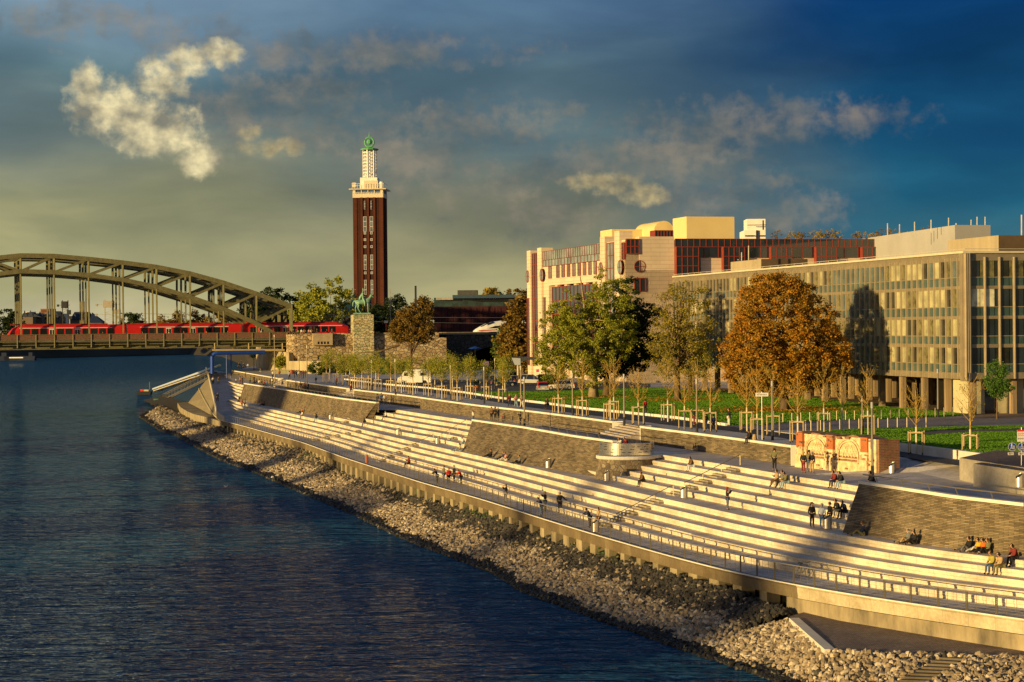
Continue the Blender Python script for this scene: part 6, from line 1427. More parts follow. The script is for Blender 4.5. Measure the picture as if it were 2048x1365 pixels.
# stair handrails with their half steps
def stairrail(x0, y0, z0, x1, y1, z1, Fc, Tc, zb, lb):
    a, b = V(x0, y0, z0), V(x1, y1, z1); g = empty('stair_handrail', (0, 0, 0), 0, 'steel handrail with half height steps, ' + lb, 'handrail', 'handrails of the terrace stairs')
    mb = MB(); mb.tube([a + Vector((0, 0, .92)), b + Vector((0, 0, .92))], .032, 6); mb.build('handrail', RAILM, g)
    for t in (0, .33, .66, 1): p = a.lerp(b, t); mb = MB(); mb.tube([p, p + Vector((0, 0, .92))], .028, 6); mb.build('post', RAILM, g)
    for i in range(5):
        c = Fc + (Tc - Fc) * (i / 4); t = i / 4; y = a.y + (b.y - a.y) * t - .2
        for j, (h, dp) in enumerate(((H / 3, .86), (2 * H / 3, .43))):
            rows = []
            mb = MB(); ylo = y - 2.0; pts = []
            P1 = [Vector((at(c, yy_) + .0, yy_, 0)) for yy_ in (ylo, y)]; dd_ = (P1[1] - P1[0]).normalized(); nn_ = Vector((-dd_.y, dd_.x, 0))
            if nn_.x > 0: nn_ = -nn_
            q_ = [P1[0], P1[1], P1[1] + nn_ * dp, P1[0] + nn_ * dp]; z_ = zb + i * H
            mb.hexa([(v.x, v.y, z_ - .02) for v in q_] + [(v.x, v.y, z_ + h) for v in q_]); mb.build('half_step', RISER, g)
stairrail(1233.4, 1050.5, ZP, 1346.8, 992.5, ZL, A_, B_, ZP, 'near lower flight right of the couple at the railing'); stairrail(1369, 988, ZL, 1480.4, 931, ZT, C_, D_, ZL, 'near upper flight right of the bastion')
stairrail(635, 880.5, ZP, 679, 858, ZL, A_, B_, ZP, 'far lower flight below the far battered wall'); stairrail(790.5, 922, ZP, 867, 884, ZL, A_, B_, ZP, 'middle lower flight above the seated woman')
stairrail(714, 845, ZL, 779, 811, ZT, C_, D_, ZL, 'upper flight at the left end of the middle steps'); stairrail(882, 884, ZL, 933.8, 855, ZT, C_, D_, ZL, 'upper flight at the right end of the middle steps')
# signs ------------------------------------------------------------------
SBL = M('sign_blue', (.01, .07, .42), .4, 0, .05, 1); SWH = M('sign_white', (.75, .72, .66), .5, 0, .05, 1); SRD = M('sign_red', (.6, .04, .03), .5, 0, .05, 1); SBK = M('sign_black', (.03, .03, .03), .5)
SD = 142.0
def flat(mb, cx, cy, w_, h_, D, m=0, t=.02): p = VD(cx, cy, D); mb.box(p, (w_, t, h_), 0, m)
sg = empty('sign_post', VD(2041, 961, SD), 0, 'post with two round blue path signs and a red white notice at the right edge', 'sign')
inv = Vector(sg.location)
def sgm(name, mats, fn):
    mb = MB(); fn(mb); mb.v = [(v[0] - inv.x, v[1] - inv.y, v[2] - inv.z) for v in mb.v]; return mb.build(name, mats, sg)
sgm('post', GALV, lambda mb: (mb.tube([VD(2043, 962, SD + .1), VD(2043, 855, SD + .1)], .04, 6), mb.bar(VD(2020, 904, SD + .06), VD(2050, 904, SD + .06), .03, .03), mb.bar(VD(2024.5, 900, SD + .06), VD(2050, 900, SD + .06), .03, .03)))
def rd_(mb, cx):
    p = VD(cx, 894, SD); 
    for r, z_, m in ((.30, 0, 1), (.275, -.008, 0)):
        mb.face([(p.x + r * math.cos(t), SD - .03 + z_, p.z + r * math.sin(t)) for t in [2 * math.pi * k / 28 for k in range(28)]], m)
def ppl(mb, cx, cz, s, D):
    mb.lathe([(0, 0), (.035 * s, 0), (.035 * s, .01), (0, .01)], (cx, D, cz + .17 * s), 8)
    mb.box((cx, D, cz + .06 * s), (.09 * s, .01, .16 * s)); mb.bar((cx - .02 * s, D, cz), (cx - .06 * s, D, cz - .17 * s), .01, .04 * s); mb.bar((cx + .02 * s, D, cz), (cx + .06 * s, D, cz - .17 * s), .01, .04 * s); mb.box((cx, D, cz + .18 * s), (.07 * s, .012, .07 * s))
for cx, nm in ((2024.5, 'pedestrian_sign'), (2043.5, 'shared_path_sign')):
    o = sgm(nm, [SBL, SWH], lambda mb: rd_(mb, cx)); p = VD(cx, 894, SD) - inv; mb = MB()
    if cx < 2030: ppl(mb, p.x - .05, p.z + .02, 1.05, p.y - .05); ppl(mb, p.x + .11, p.z - .06, .7, p.y - .05)
    else:
        ppl(mb, p.x, p.z + .12, .6, p.y - .05); mb.box((p.x, p.y - .05, p.z - .005), (.5, .01, .02))
        for dx in (-.09, .09): mb.tube([(p.x + dx + .06 * math.cos(t), p.y - .05, p.z - .13 + .06 * math.sin(t)) for t in [k * .7 for k in range(10)]], .012, 4)
        mb.bar((p.x - .09, p.y - .05, p.z - .13), (p.x + .03, p.y - .05, p.z - .06), .01, .02); mb.bar((p.x + .09, p.y - .05, p.z - .13), (p.x + .03, p.y - .05, p.z - .06), .01, .02)
    mb.build('pictogram', SWH, o)
def plate(name, cx, cy, w_, h_, m=SWH): return sgm(name, m, lambda mb: flat(mb, cx, cy, w_, h_, SD - .02))
for cx in (2021.5, 2042.5):
    o = plate('arrow_plate', cx, 908, .42, .19); p = VD(cx, 908, SD) - inv; mb = MB(); mb.bar((p.x - .13, p.y - .05, p.z), (p.x + .13, p.y - .05, p.z), .01, .03)
    sgx = -1
    for d in (-1, 1): mb.bar((p.x - .13, p.y - .05, p.z), (p.x - .06, p.y - .05, p.z + d * .06), .01, .025)
    mb.build('arrow', SBK, o)
o = plate('notice_board', 2043, 872, .62, .84); p = VD(2043, 872, SD) - inv; mb = MB(); mb.box((p.x, p.y - .04, p.z + .36), (.62, .02, .12)); 
for j in range(2):
    for i_ in range(4): q_ = (p.x - .22 + i_ * .145, p.y - .04, p.z + .17 - j * .14); mb.tube([(q_[0] + .05 * math.cos(t), q_[1], q_[2] + .05 * math.sin(t)) for t in [k * .9 for k in range(8)]], .009, 4)
mb.build('prohibition_rings', SRD, o); mb = MB()
for i_ in range(4): q_ = (p.x - .22 + i_ * .145, p.y - .04, p.z - .2); mb.tube([(q_[0] + .045 * math.cos(t), q_[1], q_[2] + .045 * math.sin(t)) for t in [k * .9 for k in range(8)]], .012, 4)
mb.build('black_rings', SBK, o)
def postsign(x, yb, yt, z, label, plates):
    p = V(x, yb, z) if z < 15 else VD(x, yb, 468); g = empty('road_sign', p, 0, label, 'sign'); h = VD(x, yt, p.y).z - z; mb = MB(); mb.tube([(0, .05, 0), (0, .05, h)], .035, 6); mb.build('post', GALV, g)
    for (zz, w_, h_, m) in plates: mb = MB(); mb.box((0, -.02, h - zz), (w_, .03, h_)); mb.build('plate', m, g)
    return g
ds = postsign(1524.5, 880, 784, ZG, 'white arrow shaped street name sign on a post left of the lamp', [(.25, 1.15, .33, SWH)])
p = V(1524.5, 880, ZG); text('RHEINBLVD', .2, SBK, (p.x, p.y - .05, p.z + VD(1524.5, 784, p.y).z - p.z - .25), (R(90), 0, 0), ds) if False else None
mb = MB(); hh_ = VD(1524.5, 784, p.y).z - ZG - .25
for i_ in range(7): mb.box((-.42 + i_ * .13, -.04, hh_), (.07, .01, .14))
mb.build('lettering', M('grey_lettering', (.25, .22, .18), .6), ds)
PNK = M('sign_pink', (.55, .08, .20), .5, 0, .05, 1)
postsign(1075.5, 765, 738, ZG, 'no stopping sign, red and blue over white plates, by the parked cars', [(.35, .55, .55, PNK), (.95, .5, .3, SWH), (1.3, .5, .25, SBL)])
postsign(1119, 772, 740, ZG, 'red edged sign over a white plate before the locust tree', [(.35, .5, .6, PNK), (.85, .45, .25, SWH)])
postsign(972.5, 790, 723, ZG, 'purple event poster board above an orange patch beside the arch', [(.5, .9, 1.0, M('poster_purple', (.16, .08, .30), .6)), (1.3, .5, .5, M('poster_orange', (.6, .14, .03), .6))])
postsign(772, 668, 641, 18.7, 'red and white station board on a red post right of the pedestal', [(.35, .9, .55, SWH), (1.7, .25, 2.0, SRD)])
# ------------------------------------------------------------------ vehicles
TYRE = M('tyre', (.02, .02, .02), .8)
def car(name, label, loc, rz, paint, L=4.4, Wd=1.8, Hh=1.48, est=False, sc=1, roofm=None):
    g = empty(name, loc, rz, label, 'car'); g.scale = (sc,) * 3; hb = .82
    side = [(-L / 2, .28), (-L / 2 + .03, .62), (-L / 2 + .15, .9 if est else .86), (-L / 2 + (.25 if est else .55), hb + .14), (L / 2 - 1.25, hb + .06), (L / 2 - .25, .74), (L / 2, .52), (L / 2 - .02, .26)]
    mb = MB()
    def loft(prof, w0, w1, z0=None, m=0):
        n_ = len(prof)
        zs_ = [z for _, z in prof]; za, zb_ = min(zs_), max(zs_)
        def wv(z): return w0 + (w1 - w0) * ((z - za) / (zb_ - za)) ** 2
        A_s = [(x, -wv(z) / 2, z) for x, z in prof]; B_s = [(x, wv(z) / 2, z) for x, z in prof]
        mb.face(A_s, m); mb.face(B_s[::-1], m)
        for k in range(n_): mb.face([A_s[k], B_s[k], B_s[(k + 1) % n_], A_s[(k + 1) % n_]], m)
    loft(side, Wd, Wd * .94); mb.build('body', paint, g)
    cab = [(-L / 2 + (.18 if est else .5), hb), (-L / 2 + (.38 if est else 1.0), Hh - .05), (-L / 2 + (.7 if est else 1.4), Hh), (L / 2 - 2.3, Hh - .02), (L / 2 - 1.9, Hh - .12), (L / 2 - 1.15, hb)]
    mb = MB(); loft(cab, Wd * .93, Wd * .74); mb.build('window', GLS, g)
    mb = MB(); x0, x1 = -L / 2 + (.6 if est else 1.2), L / 2 - 2.2; mb.box(((x0 + x1) / 2, 0, Hh), (x1 - x0 + .35, Wd * .72, .06))
    for x in ((x0 - .15), (x0 + x1) / 2 + .1, x1 + .65):
        for s in (-1, 1): mb.bar((x - .1, s * Wd * .465, hb), ((x + (x0 + x1) / 2) / 2 * 1.0 if False else x * .85, s * Wd * .385, Hh), .05, .06)
    mb.build('roof', roofm or paint, g)
    for x in (-L / 2 + .85, L / 2 - .85):
        for s in (-1, 1):
            mb = MB(); mb.tube([(x, s * (Wd / 2 - .18), .32), (x, s * (Wd / 2 + .01), .32)], .32, 16); w_ = mb.build('wheel', TYRE, g)
            mb = MB(); mb.tube([(x, s * (Wd / 2), .32), (x, s * (Wd / 2 + .025), .32)], .2, 12); mb.build('rim', BINM, w_)
    for s in (-1, 1):
        mb = MB(); mb.box((L / 2 - .1, s * (Wd / 2 - .3), .66), (.16, .36, .14)); mb.build('headlight', SWH, g)
        mb = MB(); mb.box((-L / 2 + .06, s * (Wd / 2 - .18), .76), (.14, .22, .24)); mb.build('tail_light', SRD, g)
    mb = MB(); mb.box((-L / 2 - .005, 0, .55), (.03, .5, .12)); mb.build('number_plate', SWH, g)
    return g
SIL = M('silver_paint', (.55, .54, .50), .3, .4, .05, 1); CRM2 = M('cream_car_paint', (.68, .62, .44), .35, 0, .05, 1); BLP = M('dark_car_paint', (.02, .03, .06), .25, .2, .1, 1); PUR = M('wine_car_paint', (.06, .02, .04), .3, .2, .1, 1)
car('parked_car', 'small hatchback with a red roof and red flanks seen from behind on the street', V(1085, 783, ZG), R(93), SIL, 4.0, 1.8, 1.5, True, 1, REDP)
car('taxi', 'cream estate taxi seen from the side behind the lawn', V(1121, 779.5, ZG), R(176), CRM2, 4.7, 1.82, 1.5, True)
car('parked_car', 'silver off road car parked facing away behind the hatchback', V(1063, 769, ZG), R(-12), SIL, 4.6, 1.9, 1.75, True)
car('parked_car', 'dark blue car parked left of the silver one', V(1008, 773, ZG), R(5), BLP, 4.5, 1.8, 1.5)
car('parked_car', 'wine coloured car parked between the dark blue one and the silver one', V(1034, 768, ZG), R(60), PUR, 4.4, 1.8, 1.5)
car('parked_car', 'blue grey car parked farthest back near the canopy', V(1033, 762, ZG), R(10), M('blue_grey_paint', (.12, .17, .25), .3, .3, .05, 1), 4.6, 1.85, 1.7, True)
car('parked_car', 'dark car half hidden behind saplings at the arch', V(975, 768, ZG), R(170), BLP, 4.3, 1.8, 1.45)
van = empty('white_van', V(830, 769, ZG), R(176), 'tall white delivery van parked behind the tree guards before the abutment', 'van')
mb = MB(); pf = [(-3.0, .35), (-3.0, 2.5), (-2.8, 2.72), (1.4, 2.72), (1.9, 2.4), (2.5, 1.45), (3.05, 1.2), (3.15, .8), (3.1, .35)]
for s in (-1,): mb.face([(x, -.98, z) for x, z in pf]); mb.face([(x, .98, z) for x, z in pf][::-1])
for k in range(len(pf)): a, b = pf[k], pf[(k + 1) % len(pf)]; mb.face([(a[0], -.98, a[1]), (a[0], .98, a[1]), (b[0], .98, b[1]), (b[0], -.98, b[1])])
mb.build('body', WHT, van)
mb = MB(); mb.box((1.5, 0, 1.85), (.75, 1.99, .6)); mb.face([(1.93, -.85, 2.32), (1.93, .85, 2.32), (2.5, .85, 1.5), (2.5, -.85, 1.5)]); mb.build('window', GLS, van); mb = MB(); mb.box((-1.6, 0, 1.85), (1.0, 1.99, .5)); mb.build('window', GLS, van)
for x in (-1.9, 2.1):
    for s in (-1, 1): mb = MB(); mb.tube([(x, s * .8, .38), (x, s * 1.0, .38)], .38, 16); mb.build('wheel', TYRE, van)
# hotel drive canopy
can = empty('entrance_canopy', (0, 0, 0), 0, 'low dark curved hotel drive canopy with a pale rounded end', 'canopy'); D_c = 372; rows = []
for k in range(11): t = k / 10; x = 1023 + 78 * t; c = VD(x, 714 + 10 * (t - .45) ** 2 * 1.5 + 4 * t, D_c); rows.append([(c.x, D_c - 2, c.z), (c.x, D_c + 12, c.z), (c.x, D_c + 12, c.z - .35 - 1.6 * max(0, .5 - t)), (c.x, D_c - 2, c.z - .35 - 1.8 * max(0, .45 - t))])
mb = MB(); mb.grid([r + r[:1] for r in rows]); mb.build('roof', M('canopy_metal', (.06, .065, .07), .5, .3, .1, 1), can)
mb = MB(); a = VD(1023, 716, D_c - 2.1); b = VD(1041, 717, D_c - 2.1); mb.face([a, b, b - Vector((0, 0, 1.25)), a - Vector((-.6, 0, 1.35))]); mb.build('end_panel', M('canopy_pale', (.42, .46, .50), .4, .2, .05, 1), can)
for x in (1036, 1042): a = VD(x, 730, D_c); mb = MB(); mb.tube([(a.x, D_c, ZG), (a.x, D_c, a.z)], .22, 8); mb.build('column', M('canopy_column', (.5, .40, .25), .6), can)
# parasol in the arch
p = VD(950, 695, 470); mb = MB(); mb.lathe([(0, .55), (1.5, .1), (1.45, 0)], (p.x, p.y, p.z - .3), 10); mb.tube([(p.x, p.y, ZG), (p.x, p.y, p.z)], .05, 5, 1); tag(mb.build('parasol', [BLUE, DARK]), 'blue parasol standing in the shade of the arch', 'parasol')
for x, lb in ((953, 'large terracotta plant pot with a bush beside the path'),):
    p = V(x, 781, ZG); g = empty('plant_pot', p, 0, lb, 'plant pot'); mb = MB(); mb.lathe([(0, 0), (.35, 0), (.5, .75), (.55, .8), (0, .78)], (0, 0, 0), 14); mb.build('pot', M('terracotta', (.45, .16, .05), .8), g)
    v, f, C = crownverts([(0, 0, 1.2, .55, .55, .6)], 20, 700, .08, .2, np.random.RandomState(3)); npmesh('plant', v, f, L_DRK, g)
# bicycles -----------------------------------------------------------------------
def mkbike():
    g = empty('bicycle')
    for x in (-.52, .52): mb = MB(); mb.tube([(x + .34 * math.cos(t), 0, .35 + .34 * math.sin(t)) for t in [2 * math.pi * k / 20 for k in range(21)]], .02, 5); w_ = mb.build('wheel', DARK, g)
    mb = MB(); P_ = dict(r=(-.52, 0, .35), b=(-.05, 0, .3), s=(-.18, 0, .85), h=(.38, 0, .85), f=(.52, 0, .35))
    for a, b in (('r', 'b'), ('r', 's'), ('b', 's'), ('s', 'h'), ('b', 'h'), ('h', 'f')): mb.tube([P_[a], P_[b]], .022, 5)
    mb.build('frame', M('bike_frame', (.06, .07, .10), .4, .3, .1, 1), g)
    mb = MB(); mb.tube([(.36, 0, .85), (.34, 0, 1.0), (.40, -.26, 1.05)], .015, 5); mb.tube([(.34, 0, 1.0), (.40, .26, 1.05)], .015, 5); mb.build('handlebar', SBK, g)
    mb = MB(); mb.box((-.2, 0, .93), (.26, .13, .06)); mb.build('saddle', SBK, g); return g
bk = mkbike(); bk.location = V(1606, 1156, ZP); bk.rotation_euler.z = R(-50); tag(bk, 'dark bicycle leaning at the near promenade railing', 'bicycle', 'bicycles')
for x, y, z, rz, lb in ((653, 838, ZL, 20, 'bicycle standing beside the bin at the far battered wall'), (1425, 858, ZG, 10, 'bicycle wheeled along the path by the lawn kerb')):
    b = copy_tree(bk); b.location = V(x, y, z); b.rotation_euler.z = R(rz); tag(b, lb)
# jetty, boats ---------------------------------------------------------------------
jt = empty('landing_stage', (0, 0, 0), 0, 'long sloping gangway with a white tube rail and steel lattice down to the pontoons', 'gangway')
J0, J1 = V(306, 778.5, 1.1), VD(440, 731, 498); mb = MB(); mb.tube([J0, J0.lerp(J1, .5), J1], .30, 8); mb.build('tube_rail', M('white_blue_tube', (.62, .68, .78), .4, .2, .05, 1), jt)
mb = MB(); K0, K1 = V(300, 779, .8), VD(412, 752, 500); mb.bar(V(314, 782, .9), VD(425, 745, 508), 2.4, .25); mb.build('gangway_roof', M('pale_roofing', (.50, .45, .36), .7, 0, .1, .5), jt)
mb = MB(); a0, a1 = V(326, 800, 1.0), VD(416, 756, 480); b0, b1 = a0 + Vector((0, 0, 1.5)), a1 + Vector((0, 0, 1.5))
mb.bar(a0, a1, .2, .25); mb.bar(b0, b1, .12, .15)
for k in range(14): t0, t1 = k / 14, (k + 1) / 14; mb.bar(a0.lerp(a1, t0), b0.lerp(b1, t1), .1, .1); mb.bar(a0.lerp(a1, t0), b0.lerp(b1, t0), .1, .1)
for o in (Vector((.6, 2.2, 0)),): 
    mb.bar(a0 + o, a1 + o, .2, .25); mb.bar(b0 + o, b1 + o, .12, .15)
mb.build('lattice_gangway', M('grey_lattice', (.16, .15, .14), .6, .3, .2, 1), jt)
def hull(mb, L, W_, h, m=0): mb.hexa([(-L / 2 + .4, -W_ / 2 + .2, -.3), (L / 2 - .4, -W_ / 2 + .2, -.3), (L / 2 - .4, W_ / 2 - .2, -.3), (-L / 2 + .4, W_ / 2 - .2, -.3), (-L / 2, -W_ / 2, h), (L / 2, -W_ / 2, h), (L / 2, W_ / 2, h), (-L / 2, W_ / 2, h)], m)
pt = empty('pontoon', V(289, 790, 0), 0, 'dark pontoon with a red box on deck at the foot of the white gangway', 'boat', 'pontoons at the landing stage')
mb = MB(); hull(mb, 4.6, 3, 1.1); mb.build('hull', M('dark_hull', (.02, .025, .03), .6), pt); mb = MB(); mb.box((-.8, 0, 1.4), (.9, .9, .6)); mb.build('red_box', SRD, pt); mb = MB(); mb.box((.6, 0, 1.35), (1.5, 1.2, .5)); mb.build('deck_house', M('pale_deckhouse', (.5, .46, .36), .6), pt)
mb = MB(); mb.tube([(1.6, 0, 1), (1.6, 0, 4)], .05, 5); mb.build('mast', GALV, pt)
pt = empty('pontoon', V(314, 809, 0), 0, 'smaller brown pontoon with a green box on deck in front of the lattice gangway', 'boat', 'pontoons at the landing stage')
mb = MB(); hull(mb, 3.4, 2.4, .8); mb.build('hull', M('rusty_hull', (.16, .07, .03), .7, 0, .3, 2), pt); mb = MB(); mb.box((-.2, 0, 1.15), (1.3, 1.0, .7)); mb.build('green_box', M('green_paint', (.06, .22, .10), .5), pt)
# far shore: barges, bank buildings, trees -----------------------------------------
def fbx(mb, xa, xb, ya, yb, D, dep=12, m=0): 
    p, q2 = VD(xa, ya, D), VD(xb, yb, D); mb.box(((p.x + q2.x) / 2, D + dep / 2, (p.z + q2.z) / 2), (q2.x - p.x, dep, p.z - q2.z), 0, m)
NV = M('navy_hull', (.012, .02, .05), .5, 0, .2, .2)
for xa, xb, yy_, lb in ((10, 72, 716, 'long dark river barge with white lettering moored at the far bank'), (-60, 22, 712, 'dark barge moored behind the first at the left edge')):
    c = VD((xa + xb) / 2, yy_, 1390); g = empty('river_barge', (c.x, c.y, 0), 0, lb, 'barge', 'barges at the far bank'); w_ = (xb - xa) * 1390 / 4000
    mb = MB(); hull(mb, w_, 7, 3.0); mb.box((w_ * .35, 0, 4.2), (w_ * .12, 5, 2.6)); mb.build('hull', NV, g)
    mb = MB(); mb.box((-.1 * w_, -3.6, 2.0), (w_ * .45, .1, .8)); mb.build('white_stripe', WW, g)
CT = {'w': WW, 'b': M('brown_block', (.30, .12, .06), .8), 'd': M('dark_slate_roof', (.03, .04, .07), .7), 'h': M('dim_house', (.16, .12, .09), .8, 0, .3, .05), 'bl': M('blue_slate', (.02, .035, .085), .6)}
for i, (xa, xb, ya, yb, k, lb) in enumerate([(46, 60, 624, 634, 'w', 'small white tower block on the far left skyline'), (66, 102, 627, 634, 'w', 'wide white office block on the far left skyline'), (81, 101, 618, 628, 'b', 'red brown block rising behind the white office on the skyline'), (100, 128, 628, 638, 'w', 'white block with dark floors right of the brown one'), (44, 66, 634, 655, 'h', 'dim old house left of the spire on the skyline'), (66, 84, 636, 655, 'h', 'second dim old house on the skyline'), (86, 120, 637, 655, 'h', 'long dim house on the skyline left of the gantry'), (140, 178, 640, 655, 'h', 'warm lit house row below the blue roof')]):
    D = (1560 if k != 'h' else 1440) + i * 12; c = VD((xa + xb) / 2, yb, D); g = empty('skyline_building', (0, 0, 0), 0, lb, 'building', 'buildings on the far left skyline'); mb = MB(); fbx(mb, xa, xb, ya, 672, D, 20); mb.build('wall', CT[k], g)
    if k != 'h':
        mb = MB()
        for j in range(2): fbx(mb, xa + 1, xb - 1, ya + 2.2 + j * 3, ya + 3.4 + j * 3, D - .4, 1)
        mb.build('window', GLS, g)
    else:
        a, b = VD(xa - .5, ya, D - 1), VD(xb + .5, ya, D - 1); m_ = (a + b) / 2; mb = MB(); rz_ = (xb - xa) * .16; mb.face([a, b, b + Vector((-1.5, 10, rz_)), a + Vector((1.5, 10, rz_))]); mb.face([a + Vector((1.5, 10, rz_)), b + Vector((-1.5, 10, rz_)), b + Vector((0, 20, 0)), a + Vector((0, 20, 0))])
        for xx in (.25, .75): q_ = a.lerp(b, xx); mb.face([q_ + Vector((-2.2, -.2, 0)), q_ + Vector((2.2, -.2, 0)), q_ + Vector((0, .4, 5))])
        mb.build('roof', CT['d'], g)
pr = empty('pyramid_roofed_hall', (0, 0, 0), 0, 'hall with a steep dark blue pyramid roof behind the train', 'building'); a, b = VD(178, 646, 1300), VD(206, 646, 1300); t_ = VD(184, 625, 1310); mb = MB(); mb.face([a, b, t_]); mb.face([b, b + Vector((0, 12, 0)), t_]); mb.face([a, t_, a + Vector((0, 12, 0))]); mb.face([b + Vector((0, 12, 0)), a + Vector((0, 12, 0)), t_]); mb.build('roof', CT['bl'], pr); mb = MB(); fbx(mb, 179, 205, 645, 668, 1301, 10); mb.build('wall', CT['h'], pr)
for i, (x, y, D, rx, rz, lb) in enumerate([(8, 613, 1450, 15, 13, 'dark trees at the left edge of the skyline'), (28, 622, 1450, 8, 10, 'dark tree right of the leftmost ones on the skyline'), (256, 626, 1350, 7, 8, 'round tree behind the middle of the train'), (272, 630, 1340, 5, 7, 'smaller round tree beside it behind the train'), (335, 630, 1300, 10, 8, 'brownish trees behind the train left of the arch foot'), (365, 622, 1300, 8, 9, 'yellowish tree behind the train near the arch foot'), (395, 624, 1310, 8, 9, 'tall yellowish tree right of the other one near the arch foot'), (425, 626, 1300, 9, 9, 'trees behind the right half of the arch'), (470, 622, 1200, 9, 9, 'dark trees seen through the arch end')]):
    t_ = VD(x, y, D); h_ = t_.z - 9; tree('skyline_tree', lb, (t_.x, D, 9), 3, .5, [(0, 0, h_ - rz, rx, 5, rz), (0, 0, h_ * .35, rx * 1.1, 5, h_ * .35)], 60, 4200, .7, 2.2, L_DRK if i < 4 else L_BRN, 'trees on the far left skyline', seed=80 + i, nb=4, hollow=.3)
# signal gantries over the bridge tracks
for i, (x0, x1, yt, mt, lb) in enumerate([(123, 139, 601, DARK, 'dark lattice signal mast behind the train at the left'), (163, 170, 603, LAMPM, 'thin lattice mast between the two big ones'), (206, 236, 600, GALV, 'pale lattice signal mast with hanging lamps in the middle')]):
    a = VD((x0 + x1) / 2, 662, 530); w_ = (x1 - x0) * 530 / 4000; h_ = VD(x0, yt, 530).z; g = empty('signal_mast', (a.x, 530, 0), 0, lb, 'signal mast', 'signal masts on the bridge')
    mb = MB(); zz = 17.6
    for sx in (-.35, .35):
        for sy in (-.3, .3): mb.bar((sx * w_, sy, zz), (sx * w_, sy, h_), .1, .1)
    z_ = zz; f_ = 1
    while z_ < h_ - .9: mb.bar((-.35 * w_ * f_, -.3, z_), (.35 * w_ * f_, -.3, z_ + .9), .06, .07); mb.bar((-.35 * w_, -.3, z_), (.35 * w_, -.3, z_), .05, .06); z_ += .9; f_ = -f_
    if i != 1:
        mb.box((-.1 * w_, 0, h_ - 1.2), (w_ * .7, 1.0, 1.8)); mb.box((w_ * .45, 0, h_ - 3.2), (w_ * .45, .8, 1.2)); mb.box((w_ * .6, 0, h_ - 4.6), (w_ * .5, .8, .8)); mb.bar((-.9 * w_, 0, h_ - 1.3), (.6 * w_, 0, h_ - 1.3), .1, .1); mb.box((-.9 * w_, 0, h_ - 1.4), (.5, .5, .6)); mb.box((-.95 * w_, 0, h_ - 4), (.5, .5, .6)); mb.bar((-.95 * w_, 0, h_ - 3.9), (0, 0, h_ - 3.9), .08, .08)
    mb.build('lattice', mt, g)
# catenary masts and wires right of the bridge
for i, (x, yb, yt, D, lb) in enumerate([(668, 662, 610, 510, 'slim catenary mast left of the pedestal'), (781, 660, 575, 540, 'lattice catenary mast right of the brick tower'), (832, 660, 572, 560, 'dark square chimney like mast before the dark block'), (685, 655, 618, 520, 'short catenary mast behind the train nose'), (853, 665, 640, 500, 'short rail signal post before the dark block')]):
    a, b = VD(x, yb, D), VD(x, yt, D); a.z = 17.6; g = empty('catenary_mast', (a.x, a.y, a.z), 0, lb, 'mast', 'masts along the railway'); mb = MB(); h_ = b.z - a.z; w_ = .9 if i == 2 else .28
    mb.bar((0, 0, 0), (0, 0, h_), w_ * .6, w_ * .6)
    if i in (0, 1): mb.bar((-1.6, 0, h_ * .7), (1.6, 0, h_ * .74), .1, .12); mb.bar((0, 0, h_ * .9), (1.6, 0, h_ * .74), .06, .06)
    mb.build('pole', DARK if i == 2 else GALV, g)
for k, (y0, y1) in enumerate(((632, 636), (640, 648))):
    mb = MB(); mb.tube([VD(600, y0, 495), VD(800, (y0 + y1) / 2 + 1, 505), VD(1050, y1, 515)], .035, 4); tag(mb.build('overhead_wire', GALV), ['upper overhead wire above the tracks', 'lower overhead wire above the tracks'][k], 'wire')
mb = MB(); mb.tube([VD(240, 627, 520), VD(400, 630, 520), VD(560, 634, 520)], .035, 4); tag(mb.build('overhead_wire', GALV), 'overhead wire behind the arch trusses', 'wire')
# gulls
def mkgull():
    g = empty('gull'); mb = MB(); mb.tube([(-.22, 0, 0), (-.05, 0, .02), (.12, 0, .05), (.22, 0, .04)], [.03, .09, .07, .02], 8); mb.build('body', WHT, g)
    for s in (-1, 1): mb = MB(); mb.hexa([(-.08, 0, .03), (.1, 0, .03), (.02, s * .32, .16), (-.1, s * .32, .16), (-.08, 0, .05), (.1, 0, .05), (.02, s * .32, .175), (-.1, s * .32, .175)]); mb.build('wing', WHT, g)
    return g
gl_ = mkgull(); gl_.location = V(545, 955, .3); tag(gl_, 'white gull flying low at the foot of the rubble bank', 'gull', 'gulls over the river')
c = copy_tree(gl_); c.location = V(452, 974, .3); c.rotation_euler.z = 1; tag(c, 'white gull over the open water left of the rubble bank')
# ================================================================== PEOPLE
POSES = {}
def base_pose():
    return dict(P=(0, 0, .95), C=(0, 0, 1.24), N=(0, 0, 1.47), H=(0, .03, 1.62), sh=[(-.18, 0, 1.40), (.18, 0, 1.40)], el=[(-.25, -.03, 1.13), (.25, -.03, 1.13)], ha=[(-.23, .08, .90), (.23, .08, .90)],
                hp=[(-.09, 0, .90), (.09, 0, .90)], kn=[(-.10, .02, .50), (.10, .02, .50)], an=[(-.11, -.01, .09), (.11, -.01, .09)], to=[(-.12, .15, .035), (.12, .15, .035)])
p = base_pose(); POSES['stand'] = p
p = base_pose(); p['kn'] = [(-.1, .16, .52), (.1, .0, .50)]; p['an'] = [(-.1, .28, .10), (.1, -.28, .16)]; p['to'] = [(-.1, .44, .08), (.1, -.14, .04)]; p['el'] = [(-.25, -.12, 1.15), (.25, .08, 1.15)]; p['ha'] = [(-.23, -.1, .92), (.23, .26, .98)]; POSES['walk'] = p
p = base_pose(); p['el'] = [(-.27, .14, 1.25), (.27, .14, 1.25)]; p['ha'] = [(-.08, .34, 1.50), (.08, .34, 1.50)]; POSES['photo'] = p
